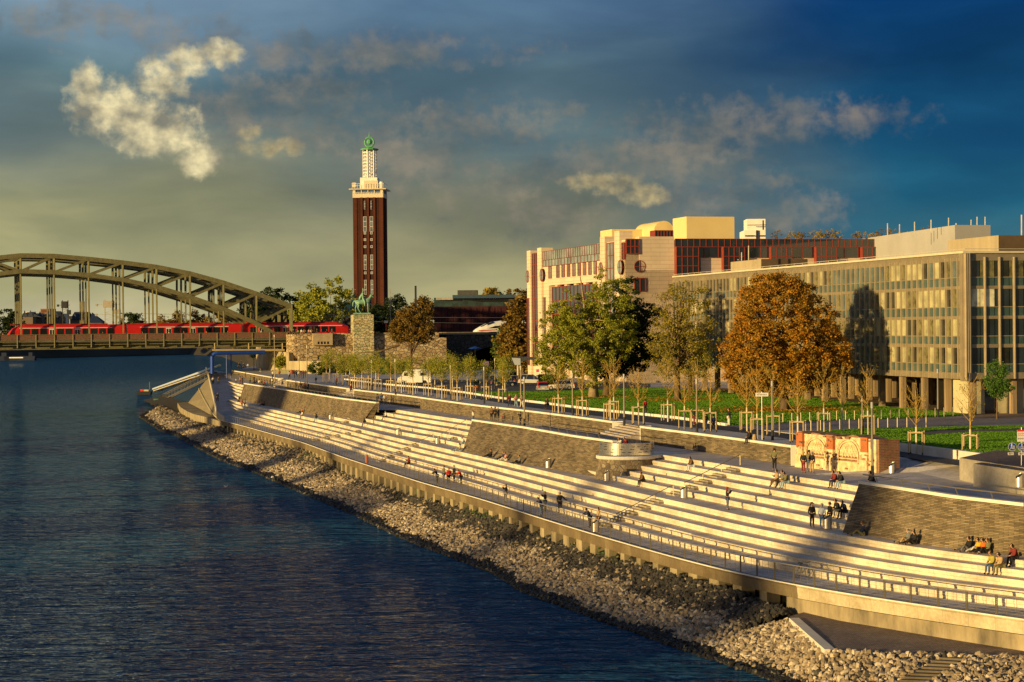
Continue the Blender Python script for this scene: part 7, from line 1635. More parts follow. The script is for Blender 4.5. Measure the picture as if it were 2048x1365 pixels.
p = base_pose(); p['el'] = [(-.28, -.05, 1.18), (.44, .05, 1.42)]; p['ha'] = [(-.30, .12, 1.02), (.74, .12, 1.52)]; POSES['point'] = p
p = base_pose(); p['C'] = (0, .10, 1.20); p['N'] = (0, .24, 1.38); p['H'] = (0, .34, 1.50); p['sh'] = [(-.18, .2, 1.33), (.18, .2, 1.33)]; p['el'] = [(-.26, .36, 1.14), (.26, .36, 1.14)]; p['ha'] = [(-.2, .55, 1.08), (.2, .55, 1.08)]; POSES['lean'] = p
p = base_pose(); p['el'] = [(-.25, -.03, 1.15), (.42, .0, 1.16)]; p['ha'] = [(-.23, .08, .92), (.66, .02, .98)]; POSES['lead'] = p
def sitp(stretch=False):
    if not stretch:
        return dict(P=(0, -.02, .11), C=(0, .10, .42), N=(0, .20, .64), H=(0, .28, .77), sh=[(-.18, .16, .57), (.18, .16, .57)], el=[(-.24, .24, .30), (.24, .24, .30)], ha=[(-.08, .44, .24), (.08, .44, .24)],
                    hp=[(-.1, .03, .10), (.1, .03, .10)], kn=[(-.14, .44, .12), (.14, .44, .12)], an=[(-.13, .46, -.33), (.13, .50, -.33)], to=[(-.13, .62, -.39), (.13, .66, -.39)])
    return dict(P=(0, 0, .11), C=(0, -.04, .42), N=(0, .0, .66), H=(0, .05, .80), sh=[(-.18, -.02, .58), (.18, -.02, .58)], el=[(-.25, .06, .34), (.25, .06, .34)], ha=[(-.1, .30, .30), (.1, .30, .30)],
                hp=[(-.1, .05, .11), (.1, .05, .11)], kn=[(-.12, .42, .40), (.12, .48, .22)], an=[(-.12, .66, .07), (.12, .92, .08)], to=[(-.12, .82, .05), (.12, .98, .18)])
POSES['sit'] = sitp(); POSES['ground'] = sitp(True)
p = sitp(); p['C'] = (0, .02, .44); p['N'] = (0, .05, .68); p['H'] = (0, .09, .83); p['sh'] = [(-.18, .03, .62), (.18, .03, .62)]; p['el'] = [(-.25, .02, .36), (.25, .12, .36)]; p['ha'] = [(-.2, .3, .2), (.12, .34, .5)]; p['an'] = [(-.13, .62, -.28), (.13, .50, -.33)]; p['to'] = [(-.13, .78, -.3), (.13, .66, -.39)]; POSES['sitback'] = p
FEM = {}
def build_pose(nm, long_hair=False):
    q = POSES[nm]; out = {}
    Vv = lambda t: Vector(t)
    s = SK(); P = s.add(q['P'], .095); C = s.add(q['C'], .105, P); N = s.add(q['N'], .052, C); Hd = Vv(q['H']); up_ = (Hd - Vv(q['N'])).normalized()
    hb = s.chain(N, [(Hd - up_ * .07 + Vector((0, .0, 0)), .072), (Hd, .092), (Hd + up_ * .085, .078), (Hd + up_ * .115, .04)])
    s.add(Hd + Vector((0, .115, -.01)), .018, hb - 2)           # nose
    for k in (0, 1):
        w_ = Vv(q['ha'][k]); el_ = Vv(q['el'][k]); d = (w_ - el_).normalized(); a = s.chain(C, [(q['sh'][k], .062), (el_, .044), (w_, .030), (w_ + d * .07, .034)])
        sx = Vector((1, 0, 0)) if abs(d.x) < .8 else Vector((0, 0, 1)); v_ = d.cross(sx).normalized(); pal = w_ + d * .07
        for f_, L in ((-1.5, .052), (-.5, .062), (.5, .058), (1.5, .045)): s.chain(a, [(pal + d * .045 + sx * .014 * f_, .0095), (pal + d * (.045 + L) + sx * .018 * f_ + v_ * .02, .008)])
        s.chain(a, [(w_ + d * .05 + sx * (.04 if k == 0 else -.04), .010), (w_ + d * .09 + sx * (.058 if k == 0 else -.058) + v_ * .012, .009)])
        s.chain(P, [(q['hp'][k], .07), (q['kn'][k], .05), (q['an'][k], .04), (q['to'][k], .034)])
    out['body'] = s.mesh('person')
    s = SK(); P = s.add(Vv(q['P']) + Vector((0, 0, -.02)), .155); C = s.add(q['C'], .172, P); s.add(Vv(q['N']) + Vector((0, 0, -.02)), .088, C)
    for k in (0, 1): w_ = Vv(q['ha'][k]); s.chain(C, [(q['sh'][k], .085), (q['el'][k], .064), (w_, .046)])
    out['jacket'] = s.mesh('jacket')
    s = SK(); P = s.add(q['P'], .15)
    for k in (0, 1): s.chain(P, [(q['hp'][k], .108), (q['kn'][k], .078), (Vv(q['an'][k]) + Vector((0, 0, .01)), .056)])
    out['trousers'] = s.mesh('trousers')
    s = SK(); h0 = s.add(Hd + up_ * .03 + Vector((0, -.035, 0)), .094); s.add(Hd + up_ * .09 + Vector((0, -.01, 0)), .09, h0); 
    if long_hair: s.chain(h0, [(Hd + Vector((0, -.08, -.1)), .08), (Hd + Vector((0, -.09, -.22)), .06)])
    else: s.add(Hd + Vector((0, -.06, -.03)), .07, h0)
    out['hair'] = s.mesh('hair')
    s = SK(); i0 = s.add(q['an'][0], .056); s.add(q['to'][0], .045, i0); out['shoe0'] = s.mesh('shoe'); s = SK(); i0 = s.add(q['an'][1], .056); s.add(q['to'][1], .045, i0); out['shoe1'] = s.mesh('shoe')
    return out
SKINM = M('skin', (.52, .30, .19), .6, 0, .08, 6); CLO = {}
def cloth(c):
    if c not in CLO:
        rgb = dict(black=(.018, .017, .02), navy=(.02, .03, .08), blue=(.04, .10, .28), jeans=(.06, .11, .22), lightjeans=(.26, .36, .44), red=(.50, .02, .015), orange=(.60, .14, .02), white=(.66, .62, .54), tan=(.42, .29, .15), olive=(.16, .15, .07), grey=(.16, .16, .16), brown=(.13, .07, .035), yellow=(.60, .38, .03), mustard=(.38, .33, .06), green=(.05, .14, .07), wine=(.20, .03, .03), pale=(.50, .56, .66), pink=(.55, .25, .22), lime=(.40, .55, .05), blond=(.42, .28, .10), dark=(.03, .02, .015), greyhair=(.35, .33, .30))[c]
        CLO[c] = M('cloth_' + c, rgb, .85, 0, .2, 8)
    return CLO[c]
CACHE = {}
def person(pose, loc, head, jk, tr, hr, label, sc=1.0, longh=False, group=None):
    key = (pose, longh)
    if key not in CACHE: CACHE[key] = build_pose(pose, longh)
    ms = CACHE[key]; g = empty('person', loc, math.atan2(-head[0], head[1]), label, 'person', group); g.scale = (sc,) * 3
    for nm, mt in (('body', SKINM), ('jacket', cloth(jk)), ('trousers', cloth(tr)), ('hair', cloth(hr)), ('shoe0', cloth('black')), ('shoe1', cloth('black'))):
        me = ms[nm]
        if not me.materials: me.materials.append(SKINM)
        o = bpy.data.objects.new({'shoe0': 'shoe', 'shoe1': 'shoe'}.get(nm, nm), me); COL.objects.link(o); o.parent = g
        o.material_slots[0].link = 'OBJECT'; o.material_slots[0].material = mt
    return g
RIV = (-.93, -.36); AWAY = (.5, .85); UPR = (-.35, .93); DOWN = (.35, -.93); TOC = (0, -1); RT = (.95, .1)
def onedge(px, fl, i):
    Fc, Tc, z0 = (A_, B_, ZP) if fl == 'L' else (C_, D_, ZL); c = Fc + (Tc - Fc) * (i / 4); z = z0 + (i + 1) * H
    best = min(np.arange(97, 470, .25), key=lambda y: abs(px_of(at(c, y), y, z) - px)); return Vector((at(c, best) + .16, best, z))
CMI = cam.matrix_world.inverted()
def px_of(x, y, z): v = CMI @ Vector((x, y, z)); return CX + F * v.x / -v.z
PPL = [ # px, foot y or (flight, riser), z, pose, heading, jacket, trousers, hair, label
 (1549, 941, ZT, 'point', AWAY, 'olive', 'black', 'dark', 'man in an olive jacket stretching out one arm, left of the ruin bin', 1.02, 0),
 (1607, 946.5, ZT, 'stand', AWAY, 'black', 'wine', 'blond', 'woman with a dark top and backpack facing the left arch of the ruin', .98, 1),
 (1618, 944, ZT, 'photo', AWAY, 'olive', 'jeans', 'dark', 'person in olive half hidden before the left arch of the ruin', 1.0, 0),
 (1624, 946, ZT, 'stand', AWAY, 'black', 'tan', 'greyhair', 'person in a black coat and tan trousers facing the ruin', .97, 0),
 (1549, ('U', 3), 0, 'sitback', RIV, 'tan', 'brown', 'dark', 'person in tan, left one of the three seated below the man with the raised arm', 1, 0),
 (1561, ('U', 3), 0, 'sitback', RIV, 'grey', 'black', 'dark', 'person in grey, middle one of the three seated close together on the near upper steps', 1, 0),
 (1571, ('U', 3), 0, 'sit', RIV, 'olive', 'lightjeans', 'dark', 'person in pale jeans, right one of the three seated on the near upper steps', 1, 0),
 (1668, ('U', 4), 0, 'sit', RIV, 'wine', 'navy', 'dark', 'person in a dark red top seated on the top step before the right arch', 1, 0),
 (1680, ('U', 4), 0, 'sit', RIV, 'black', 'lightjeans', 'dark', 'person in black and pale jeans seated on the top step next to the red top', 1, 0),
 (1624, 1056, ZL, 'stand', DOWN, 'black', 'black', 'dark', 'youth in a black tracksuit standing left of the near bin', 1.0, 0),
 (1644, 1058, ZL, 'stand', AWAY, 'pale', 'jeans', 'greyhair', 'person in a pale hooded top and jeans beside the near bin', .99, 1),
 (1660, 1054, ZL, 'stand', RIV, 'black', 'black', 'dark', 'person in black standing right behind the near bin', .98, 0),
 (1673, ('U', 1), 0, 'sit', RIV, 'black', 'grey', 'dark', 'person in black and grey seated by the left end of the near battered wall', 1, 0),
 (1688, ('U', 1), 0, 'sit', RIV, 'navy', 'black', 'dark', 'person in dark blue seated hard against the near battered wall', 1, 0),
 (1725, 1072, ZL, 'ground', (-1, .05), 'navy', 'olive', 'brown', 'man sitting on the ground with legs stretched against the near battered wall', 1.05, 0),
 (1815, 1087, ZL, 'ground', RIV, 'grey', 'tan', 'greyhair', 'grey haired man in tan trousers sitting below the near battered wall', 1, 0),
 (1829, 1089, ZL, 'ground', RIV, 'black', 'black', 'dark', 'dark clothed woman sitting right of the grey haired man', .98, 1),
 (1921, 1103, ZL, 'ground', RIV, 'black', 'grey', 'dark', 'person in black, left one of the four sitting below the near wall', 1, 0),
 (1941, 1105, ZL, 'ground', RIV, 'yellow', 'white', 'dark', 'person in a yellow jacket and white trousers sitting below the near wall', .95, 0),
 (1951, 1106, ZL, 'ground', RIV, 'orange', 'black', 'dark', 'person in orange sitting next to the yellow jacket below the near wall', .97, 0),
 (1966, 1107, ZL, 'ground', RIV, 'olive', 'black', 'brown', 'person in olive, right one of the four sitting below the near wall', 1, 0),
 (1983, ('L', 3), 0, 'sit', RIV, 'mustard', 'jeans', 'brown', 'man in a mustard green jacket and jeans seated on the near steps', 1.05, 0),
 (2002, ('L', 3), 0, 'sit', RIV, 'tan', 'olive', 'dark', 'man in a tan jacket seated next to the mustard jacket', 1.03, 0),
 (2029, ('L', 4), 0, 'sit', RIV, 'wine', 'black', 'dark', 'man in a dark red top holding a bottle, seated at the right edge', 1.03, 0),
 (1455, 1020, ZL, 'photo', RT, 'black', 'jeans', 'wine', 'red haired woman in a dark jacket taking a photograph on the landing', 1.0, 1),
 (1382, ('U', 3), 0, 'sit', RIV, 'brown', 'pale', 'dark', 'person with a brown jacket and pale trousers seated left of the near handrail', 1, 0),
 (1284, ('U', 0), 0, 'sit', RIV, 'brown', 'black', 'dark', 'person in brown seated on the lowest upper step right of the bastion', 1, 0),
 (1180, 1056, ZP, 'lean', RIV, 'navy', 'black', 'dark', 'man in navy at the railing, left one of the couple by the bin', 1.0, 0),
 (1197, 1057, ZP, 'stand', RIV, 'tan', 'brown', 'brown', 'woman in a tan coat at the railing, right one of the couple by the bin', .96, 1),
 (1120, 1026, ZP, 'lead', (-.3, .9), 'black', 'black', 'greyhair', 'tall man in black leading a small child by the hand', 1.04, 0),
 (1138, 1017, ZP, 'stand', (-.3, .9), 'red', 'black', 'dark', 'small child in a red jacket held by the hand', .47, 0),
 (1090.6, 1022, ZP, 'photo', RIV, 'black', 'grey', 'blond', 'woman in black taking a photograph behind the man in the cap', .98, 1),
 (1083.5, 1032, ZP, 'lean', RIV, 'navy', 'jeans', 'dark', 'man in a cap and jeans leaning on the promenade railing', 1.0, 0),
 (1012.5, 1006, ZP, 'photo', RIV, 'black', 'grey', 'brown', 'lone woman in a dark jacket taking a photograph at the railing', .98, 1),
 (874.6, 968, ZP, 'lean', RIV, 'black', 'black', 'dark', 'person in black leaning on the railing, left one of the group of five', 1, 0),
 (888, 965, ZP, 'stand', RIV, 'olive', 'jeans', 'brown', 'person in dark olive, second of the group of five at the railing', 1.02, 0),
 (898, 969, ZP, 'stand', DOWN, 'red', 'black', 'brown', 'person in a red jacket in the middle of the group of five', .98, 1),
 (908.5, 966, ZP, 'stand', RIV, 'black', 'black', 'greyhair', 'tall person in black, fourth of the group of five', 1.05, 0),
 (922.4, 970, ZP, 'lean', RIV, 'red', 'black', 'brown', 'person in a red jacket, right one of the group of five', 1.0, 0),
 (815, ('L', 0), 0, 'sitback', RIV, 'wine', 'black', 'brown', 'woman seated on the lowest step near the promenade railing', 1, 1),
 (926, ('U', 0), 0, 'sit', RIV, 'pale', 'lightjeans', 'blond', 'person in pale blue seated at the left corner of the middle battered wall', 1, 0),
 (943, 903, ZL, 'ground', RIV, 'tan', 'lightjeans', 'dark', 'person in tan and jeans sitting at the left foot of the middle wall', 1, 0),
 (997, 915, ZL, 'ground', RIV, 'black', 'black', 'brown', 'person in black sitting with legs out below the middle wall', 1, 0),
 (1018, 920.5, ZL, 'ground', RIV, 'navy', 'black', 'blond', 'person in dark blue, left one of a pair below the middle wall', 1, 1),
 (1024, 921.5, ZL, 'ground', RIV, 'pink', 'white', 'brown', 'person in a pink top, right one of a pair below the middle wall', .95, 1),
 (1056, 928, ZL, 'ground', RIV, 'grey', 'black', 'brown', 'person sitting alone with legs out left of the bin at the middle wall', 1, 1),
 (983, 842, ZT, 'stand', AWAY, 'brown', 'black', 'brown', 'person with a brown backpack standing above the middle wall', 1, 0),
 (990.5, 842, ZT, 'stand', AWAY, 'black', 'black', 'dark', 'person in black standing next to the brown backpack above the middle wall', 1, 0),
 (1006, 846, ZT, 'stand', RIV, 'wine', 'black', 'dark', 'small crouching figure above the middle wall left of the bin', .62, 0),
 (1041, 850, ZT, 'photo', RIV, 'black', 'black', 'dark', 'person in black leaning on the middle wall beside the lamp post', .9, 0),
 (946, 846, ZT, 'stand', RIV, 'white', 'jeans', 'brown', 'person in a white shirt at the left end of the middle wall top', .9, 0),
 (696, ('U', 1), 0, 'sit', RIV, 'red', 'black', 'dark', 'person in red seated at the left end of the middle upper steps', 1, 0),
 (702, ('U', 1), 0, 'sit', RIV, 'black', 'black', 'dark', 'person in black seated beside the one in red at the middle steps', 1, 0),
 (729, ('U', 0), 0, 'sit', RIV, 'black', 'grey', 'dark', 'person in black with pale shoes on the lowest middle upper step', 1, 1),
 (770, ('U', 2), 0, 'sitback', RIV, 'white', 'black', 'dark', 'person in a white shirt seated halfway up the middle steps', 1, 0),
 (754.5, 811, ZT, 'walk', UPR, 'grey', 'jeans', 'brown', 'person in grey, left one of four standing at the top of the middle steps', 1, 0),
 (763, 810, ZT, 'stand', UPR, 'blue', 'navy', 'dark', 'person in blue among the four at the top of the middle steps', 1.03, 0),
 (769.5, 810, ZT, 'stand', UPR, 'white', 'grey', 'blond', 'person in white among the four at the top of the middle steps', .96, 1),
 (775, 808, ZT, 'stand', UPR, 'pink', 'black', 'brown', 'person in pink, right one of the four at the top of the middle steps', .98, 1),
 (813.4, 812.5, ZT, 'stand', RIV, 'black', 'black', 'dark', 'lone man in black standing by the low wall left of a bin', 1.02, 0),
 (518, 811, ZL, 'ground', RIV, 'orange', 'white', 'brown', 'person in orange, left one of the pair below the far wall', 1, 0),
 (527, 812, ZL, 'ground', RIV, 'brown', 'black', 'dark', 'person in brown, right one of the pair below the far wall', 1, 0),
 (597, 827, ZL, 'ground', RIV, 'orange', 'black', 'dark', 'person in bright orange sitting below the far wall right of the shadow', 1, 0),
 (605, ('L', 4), 0, 'sit', RIV, 'white', 'grey', 'dark', 'person in a pale top seated next to the bright orange one', 1, 0),
 (633, ('L', 4), 0, 'sit', RIV, 'black', 'lightjeans', 'dark', 'person in black seated on the landing edge left of the far bin', 1, 1),
 (484, 817, 5.1, 'stand', DOWN, 'orange', 'tan', 'brown', 'person in orange, left one of three standing on the far lower steps', 1, 0),
 (490, 817, 5.1, 'lean', DOWN, 'white', 'black', 'brown', 'person in a white shirt bending over on the far lower steps', 1.1, 0),
 (477, 813, 5.1, 'stand', DOWN, 'black', 'black', 'dark', 'person in black next to the white shirt on the far lower steps', .8, 0),
 (435, 804, 5.6, 'walk', DOWN, 'black', 'black', 'dark', 'lone runner in black coming down the ramp', 1.05, 0),
 (426, 769, 7.6, 'walk', DOWN, 'white', 'black', 'dark', 'runner in a white shirt high on the ramp', 1, 0),
 (437, 769, 7.6, 'walk', DOWN, 'brown', 'olive', 'dark', 'runner in brown high on the ramp', 1, 0),
 (480, 770, ZT, 'stand', RIV, 'orange', 'wine', 'dark', 'person in a bright orange jacket at the head of the far steps', 1.05, 0),
 (485, 770, ZT, 'stand', RIV, 'black', 'black', 'dark', 'person in black beside the orange jacket at the head of the far steps', 1.05, 0),
 (472, 768, ZT, 'stand', RIV, 'white', 'black', 'dark', 'small figure in white left of the orange jacket', .7, 0),
 (500, 771, ZT, 'stand', RIV, 'green', 'black', 'dark', 'person in dark green standing behind the left end of the far wall', 1.15, 0),
 (508.5, 771, ZT, 'stand', RIV, 'black', 'black', 'dark', 'person in black standing behind the far wall right of the dark green one', 1.25, 0),
 (544, 774, ZT, 'stand', RIV, 'white', 'grey', 'dark', 'person in white standing left of the tallest lamp post', 1.1, 0),
 (565, 777, ZT, 'stand', RIV, 'black', 'navy', 'dark', 'person in black standing in the gap of the far low wall', 1, 0),
 (521, 751, ZG - .9, 'walk', RIV, 'grey', 'pale', 'dark', 'walker in grey coming out of the passage', 1, 0),
 (545, 758, ZG, 'stand', RIV, 'white', 'black', 'dark', 'person in white on the upper level beside the tallest lamp post', 1, 0),
 (559, 756, ZG, 'walk', UPR, 'orange', 'grey', 'dark', 'walker in orange passing the olive container', 1, 0),
 (579, 760, ZG, 'walk', UPR, 'pale', 'black', 'dark', 'walker in pale blue right of the container', 1, 0),
 (673, 772, ZG, 'stand', RIV, 'wine', 'black', 'dark', 'person in dark red on the path before the far tree guards', .95, 0),
 (632, 769, ZG, 'walk', UPR, 'black', 'grey', 'dark', 'walker in black right of the far terrace lamp post', .8, 0),
 (1019, 815, ZG, 'walk', DOWN, 'wine', 'navy', 'blond', 'walker in dark red, left one of three on the park path', .98, 1),
 (1032, 816, ZG, 'walk', DOWN, 'pink', 'lightjeans', 'blond', 'walker in pink and pale jeans, middle one of three on the park path', .98, 1),
 (1043.5, 817, ZG, 'walk', DOWN, 'tan', 'white', 'dark', 'walker in tan behind the lamp post, right one of three on the park path', 1, 0),
 (1290.5, 829, ZG, 'walk', UPR, 'red', 'black', 'dark', 'walker with a red backpack right of a tree guard on the lawn edge', 1, 0),
 (1458, 853, ZG, 'stand', RIV, 'black', 'white', 'dark', 'man in a black jacket standing at the end of the lawn kerb', 1.05, 0),
 (1411.5, 862, ZG, 'walk', UPR, 'black', 'navy', 'dark', 'walker in black behind a tree guard on the path', 1, 0),
 (1427, 866, ZG, 'walk', UPR, 'navy', 'black', 'dark', 'walker in navy right of a tree guard on the path', 1, 0),
 (1388, 851, ZG, 'stand', RT, 'black', 'wine', 'dark', 'person in black waiting between two tree guards near the lawn', 1, 0),
 (701.7, 789, 8.8, 'walk', DOWN, 'wine', 'navy', 'white', 'walker in a white cap coming down the narrow stair', 1, 0),
 (706, 791, 8.5, 'stand', DOWN, 'black', 'black', 'dark', 'small figure beside the white cap on the narrow stair', .7, 0),
 (1849, 812, ZG, 'walk', RIV, 'red', 'red', 'dark', 'person all in red walking under the office between the pilotis', 1, 0),
 (477, 739, 8.9, 'stand', TOC, 'black', 'black', 'dark', 'leftmost dark figure in the passage under the bridge', 1.1, 0),
 (487, 740, 8.9, 'stand', TOC, 'navy', 'black', 'dark', 'second dark figure in the passage under the bridge', 1.1, 0),
 (496, 741, 8.9, 'walk', TOC, 'pale', 'grey', 'dark', 'pale dressed figure in the passage under the bridge', 1.1, 0),
 (513, 742, 8.9, 'walk', TOC, 'blue', 'black', 'dark', 'person in blue at the edge of the sunlit concrete wall', 1.1, 0),
]
for (x, fy, z, ps, hd_, jk, tr_, hr, lb, sc, lh) in PPL:
    if isinstance(fy, tuple): loc = onedge(x, *fy)
    else: loc = V(x, fy, z)
    if ps == 'ground' and z == ZL:
        Wb = W3B if x > 1300 else (W2B if x > 800 else W1B); loc.x = float(np.interp(loc.y, Wb[:, 1], Wb[:, 0])) - .32
    person(ps, loc, hd_, jk, tr_, hr, lb, sc, bool(lh))
# on the bastion
for x, jk, lb, D in ((1244.5, 'white', 'woman in a white top looking out from the bastion', 184.6), (1255.5, 'wine', 'man in a dark red shirt looking out from the bastion', 184.4)):
    p = VD(x, 900, D); person('lean', (p.x, p.y, 8.12), (-.9, -.4), jk, 'black', 'brown', lb, 1.0 if jk == 'wine' else .97, jk == 'white')
# sitting on walls and kerbs
def onbw(px): y = min(np.arange(160, 500, .25), key=lambda y: abs(px_of(at(BW_, y), y, ZG + .1) - px)); return Vector((at(BW_, y) + .2, y, ZG + .13))
person('sit', onbw(1497), (-.9, -.3), 'black', 'black', 'dark', 'person in black with a tan bag sitting on top of the low brick wall', 1.0)
o = onbw(1505); mb = MB(); mb.lathe([(0, 0), (.18, 0), (.22, .2), (.12, .5), (0, .52)], (o.x, o.y, o.z), 10); tag(mb.build('shoulder_bag', cloth('tan')), 'tan bag lying on the low brick wall beside the sitting person', 'bag')
p = V(1094, 811, ZG + .42); person('sit', p + Vector((.1, .1, 0)), (-.6, -.8), 'black', 'black', 'dark', 'person in black hunched on the lawn kerb', 1.0)
p = VD(1747, 960, 140); person('sit', (p.x, p.y, 8.78), RIV, 'black', 'black', 'dark', 'dark figure sitting behind the near parapet at the foot of the post', 1.0)
# seated crowd behind the far wall, walkers on the terraces and on the abutment
ccol = ['black', 'brown', 'navy', 'wine', 'grey', 'white', 'olive', 'orange', 'blue', 'pink', 'lime', 'tan']
def crowd(lst, grp, lbl):
    for i, (x, y, z, ps, c, sc) in enumerate(lst):
        p = V(x, y, z) if z < 15 else VD(x, y, z - 0) ; person(ps, p, [RIV, UPR, DOWN, RT][i % 4] if ps != 'ground' else RIV, c, ['black', 'jeans', 'grey', 'brown'][i % 4], 'dark', lbl(i, x, c), sc, False, grp)
crowd([(513 + k * 5.3, 768 + k * .85, 8.75, 'ground', ccol[(k * 5) % 12 if (k * 5) % 12 != 10 else 0], 1.15) for k in range(7)], 'seated people behind the far parapet', lambda i, x, c: f'person in {c}, number {["one","two","three","four","five","six","seven"][i]} from left, seated behind the far parapet')
crowd([(592 + k * 4.6, 781 + k * .7, ZT, ['stand', 'ground', 'stand', 'lean', 'stand'][k % 5], ['black', 'navy', 'brown', 'pink', 'wine', 'black'][k], 1.0) for k in range(6)], 'people left of the terrace lamp post', lambda i, x, c: f'person in {c}, {["first","second","third","fourth","fifth","last"][i]} from left, by the far terrace lamp post')
crowd([(589 + k * 4.4, 757 + k * .3, ZG, ['stand', 'walk', 'stand', 'lean', 'stand'][k % 5], ['black', 'grey', 'white', 'wine', 'navy', 'brown'][k], 1.0) for k in range(6)], 'people at the foot of the turret', lambda i, x, c: f'person in {c}, {["first","second","third","fourth","fifth","last"][i]} from the left at the foot of the stone turret')
for i, (x, c) in enumerate([(582, 'wine'), (587, 'black'), (592, 'navy'), (598, 'lime'), (603, 'white'), (608, 'yellow'), (613, 'grey'), (618, 'pink'), (622, 'white'), (627, 'brown'), (634, 'black'), (643, 'blue'), (656, 'black'), (664, 'wine'), (700, 'navy')]):
    p = VD(x, 665, 466.5); person('stand' if i % 3 else 'lean', (p.x, p.y, 18.2), [RIV, TOC, RT][i % 3], c, 'black', 'dark', f'person in {c} on top of the abutment, {["first","second","third","fourth","fifth","sixth","seventh","eighth","ninth","tenth","eleventh","twelfth","thirteenth","fourteenth","last"][i]} from the left', 1.05, False, 'people on top of the abutment')
for i, (x, c) in enumerate([(338, 'white'), (368, 'red'), (413, 'orange'), (456, 'wine'), (522, 'white'), (285, 'grey'), (6, 'pink'), (206, 'black')]):
    p = VL(x, 672, (P0.x - ab.x * 2.6, P0.y - ab.y * 2.6), ub); person('walk', (p.x, p.y, 17.9), RIV, c, 'black', 'dark', f'walker in {c} behind the bridge railing, {["under the middle of the arch","left of the arch foot, dressed brightly","near the arch foot","close to the arch foot","by the arch foot itself","left of the middle","at the left edge","below the pale signal mast"][i]}', 1.08, False, 'walkers on the bridge')
# ------------------------------------------------------------------ grass and weeds
def tufts(name, polys, n, h, wd, z, mat, label, cat):
    rs = np.random.RandomState(9); out = []
    for poly, share in polys:
        q_ = [V(x, y, z) for x, y in poly]; P2 = [(p.x, p.y) for p in q_]; xs2 = [p[0] for p in P2]; ys2 = [p[1] for p in P2]; k = 0; tgt = int(n * share)
        px_ = np.array(P2)
        while k < tgt:
            m_ = 20000; X_ = rs.uniform(min(xs2), max(xs2), m_); Y_ = rs.uniform(min(ys2), max(ys2), m_); ins = np.zeros(m_, bool); j = len(P2) - 1
            for i in range(len(P2)):
                xi, yi = P2[i]; xj, yj = P2[j]; cnd = ((yi > Y_) != (yj > Y_)) & (X_ < (xj - xi) * (Y_ - yi) / ((yj - yi) if abs(yj - yi) > 1e-9 else 1e-9) + xi); ins ^= cnd; j = i
            X_, Y_ = X_[ins], Y_[ins]; out.append(np.stack([X_, Y_], 1)); k += len(X_)
    C = np.concatenate(out); m_ = len(C); a = rs.uniform(0, 3.14, m_); hh_ = h * rs.uniform(.6, 1.3, m_); dx = np.cos(a) * wd; dy = np.sin(a) * wd; ln = rs.normal(size=(m_, 2)) * h * .5
    z0 = np.full(m_, z + .01); v = np.stack([np.stack([C[:, 0] - dx, C[:, 1] - dy, z0], 1), np.stack([C[:, 0] + dx, C[:, 1] + dy, z0], 1), np.stack([C[:, 0] + ln[:, 0] + dx * .5, C[:, 1] + ln[:, 1] + dy * .5, z0 + hh_], 1), np.stack([C[:, 0] + ln[:, 0] - dx * .5, C[:, 1] + ln[:, 1] - dy * .5, z0 + hh_], 1)], 1).reshape(-1, 3)
    return tag(npmesh(name, v, np.arange(m_ * 4).reshape(-1, 4), mat), label, cat, kind='stuff')
GB = leafmat('grass_blades', [(.10, .24, .015), (.15, .33, .022), (.12, .27, .018), (.18, .35, .028)], .25, .45)
LAWN1 = CURB1[3:] + [(1520, 851), (1564, 846), (1674, 841), (1790, 838), (1903, 833), (1935, 829.5), (1880, 824), (1790, 816), (1700, 805), (1600, 794), (1500, 789), (1400, 781), (1300, 776.5), (1176, 780.5), (1097, 783.5), (1015, 784)]
LAWN2 = [(1610, 865.5), (1691, 860.5), (1793, 857.5), (1940, 854.5), (2048, 852), (2100, 850), (2100, 858), (1900, 860.5), (1800, 867), (1860, 871), (1960, 865.5), (2100, 862.5), (2100, 920), (2048, 916), (1970, 907), (1919, 900), (1850, 891.5), (1797, 885), (1700, 873.5)]
tufts('lawn_grass', [(LAWN1, .75), (LAWN2, .25)], 150000, .10, .09, ZG, GB, 'short bright green mown grass of the lawns', 'grass')
# weeds along the quay foot
rs = np.random.RandomState(12); P_ = []
for y in np.arange(150, 300, .5):
    dens = 9 * max(0, math.sin(y * .21) + .25) * (1.4 if 190 < y < 262 else .5)
    for k in range(int(dens)): P_.append((at(Rc, y) + rs.normal() * .35 - .5, y + rs.uniform(0, .5), 1.95 + rs.uniform(0, .35)))
P_ = np.repeat(np.array(P_), 5, 0) + rs.normal(size=(len(P_) * 5, 3)) * .14; m_ = len(P_); a = rs.normal(size=(m_, 3)); a[:, 2] = abs(a[:, 2]) * 1.4; a /= np.linalg.norm(a, axis=1)[:, None]; b = rs.normal(size=(m_, 3)); b /= np.linalg.norm(b, axis=1)[:, None]
v = np.stack([P_ - a * .14, P_ + b * .05, P_ + a * .14, P_ - b * .05], 1).reshape(-1, 3); tag(npmesh('weeds', v, np.arange(m_ * 4).reshape(-1, 4), L_BRT), 'green weeds growing along the foot of the quay wall', 'weeds', kind='stuff')
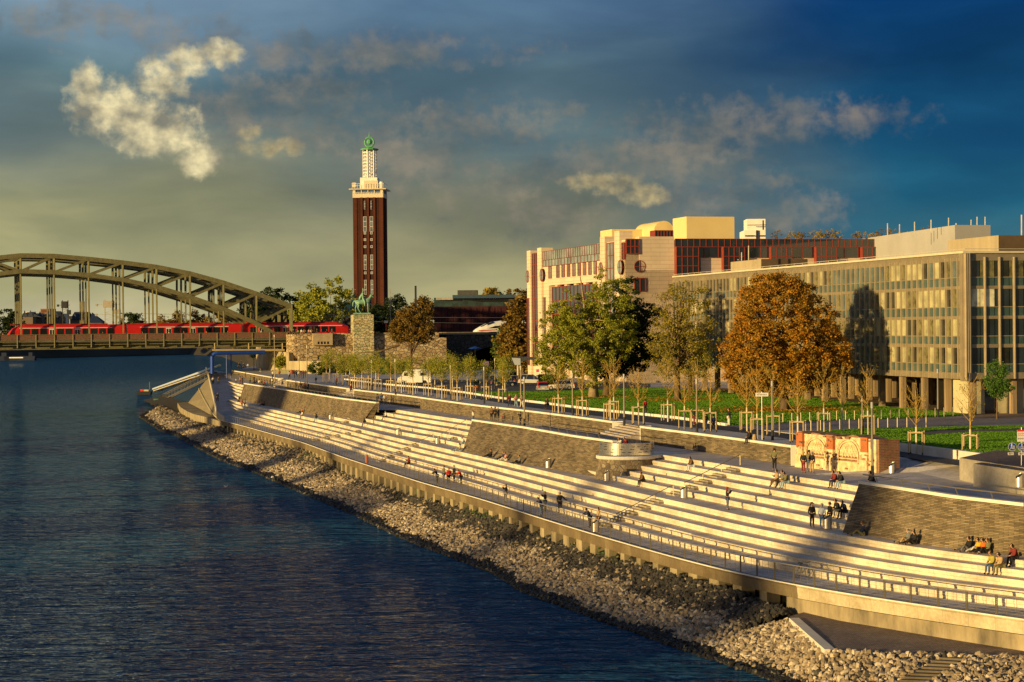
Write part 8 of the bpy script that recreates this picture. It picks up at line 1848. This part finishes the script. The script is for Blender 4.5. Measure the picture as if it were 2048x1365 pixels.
# fallen leaves under the chestnut and the other big trees
rs = np.random.RandomState(77); P_ = []
for (x, y, r, n) in ((1569, 821, 9, 2600), (1355, 801, 6, 900), (1190, 796, 8, 700)):
    c = V(x, y, ZG); q_ = rs.normal(size=(n, 2)) * r * .55; P_.append(np.stack([c.x + q_[:, 0], c.y + q_[:, 1], np.full(n, ZG + .12) + rs.uniform(0, .05, n)], 1))
P_ = np.concatenate(P_); P_ = P_[(P_[:, 0] < 46 - (P_[:, 1] - 213) * .1)]; m_ = len(P_); a = rs.normal(size=(m_, 3)) * np.array([.10, .10, .03]); b = rs.normal(size=(m_, 3)) * np.array([.08, .08, .03])
v = np.stack([P_ - a, P_ + b, P_ + a, P_ - b], 1).reshape(-1, 3); tag(npmesh('fallen_leaves', v, np.arange(m_ * 4).reshape(-1, 4), L_ORG), 'fallen orange leaves scattered on the lawn under the big trees', 'leaves', kind='stuff')
# ================================================================== unseen blocks across the river, added west of the frame to cast evening shadows
tn = math.tan(R(SUN_EL))
def westblock(hit, z, T, wd, dep, label, cat='building', spire=0):
    p = Vector((hit[0], hit[1], 0)) - TRAVEL * T; h = z + T * tn; an = math.atan2(TRAVEL.y, TRAVEL.x)
    g = empty('shadow_block', (p.x, p.y, 0), an, label, cat, 'unseen blocks added west of the river to cast shadows')
    mb = MB(); mb.box((0, 0, (h - spire) / 2), (dep, wd, h - spire)); mb.build('wall', M('shadow_block_wall', (.30, .26, .20), .85, 0, .2, .1), g)
    mb = MB(); a, b, zz = dep / 2, wd / 2, h - spire
    if spire: 
        for k in range(4): q_ = [(-a, -b), (a, -b), (a, b), (-a, b)]; mb.face([(*q_[k], zz), (*q_[(k + 1) % 4], zz), (0, 0, h)])
    else:
        mb.hexa([(-a, -b, zz), (a, -b, zz), (a, b, zz), (-a, b, zz), (-a * .5, -b * .96, zz + 2.5), (a * .5, -b * .96, zz + 2.5), (a * .5, b * .96, zz + 2.5), (-a * .5, b * .96, zz + 2.5)])
    mb.build('roof', M('shadow_block_roof', (.05, .05, .06), .8), g); return g
westblock((-46, 364), 9.5, 620, 27, 20, 'unseen tall block added across the river to shadow the far battered wall')
westblock((7, 180), 5.2, 560, 4.0, 10, 'unseen slender block added to shade the steps by the bastion')
westblock((-60, 392), 3.0, 520, 10, 12, 'unseen narrow block added to shade the foot of the far ramp')
westblock((3, 160), -2.0, 430, 60, 14, 'unseen long block added across the river to shade the middle rubble bank')
westblock((-12, 232), -1.8, 430, 26, 14, 'unseen shorter block added to shade the rubble bank farther along')
westblock((-30, 290), .2, 440, 9, 14, 'unseen single block added to shade a strip of the rubble bank')
westblock((22.6, 134.5), 9.4, 520, 6.5, 10, 'unseen slim block added to shade the left end of the near battered wall')
westblock((-22, 262), 3.4, 560, 5, 10, 'unseen slim block added to shade a strip of the lower middle steps')
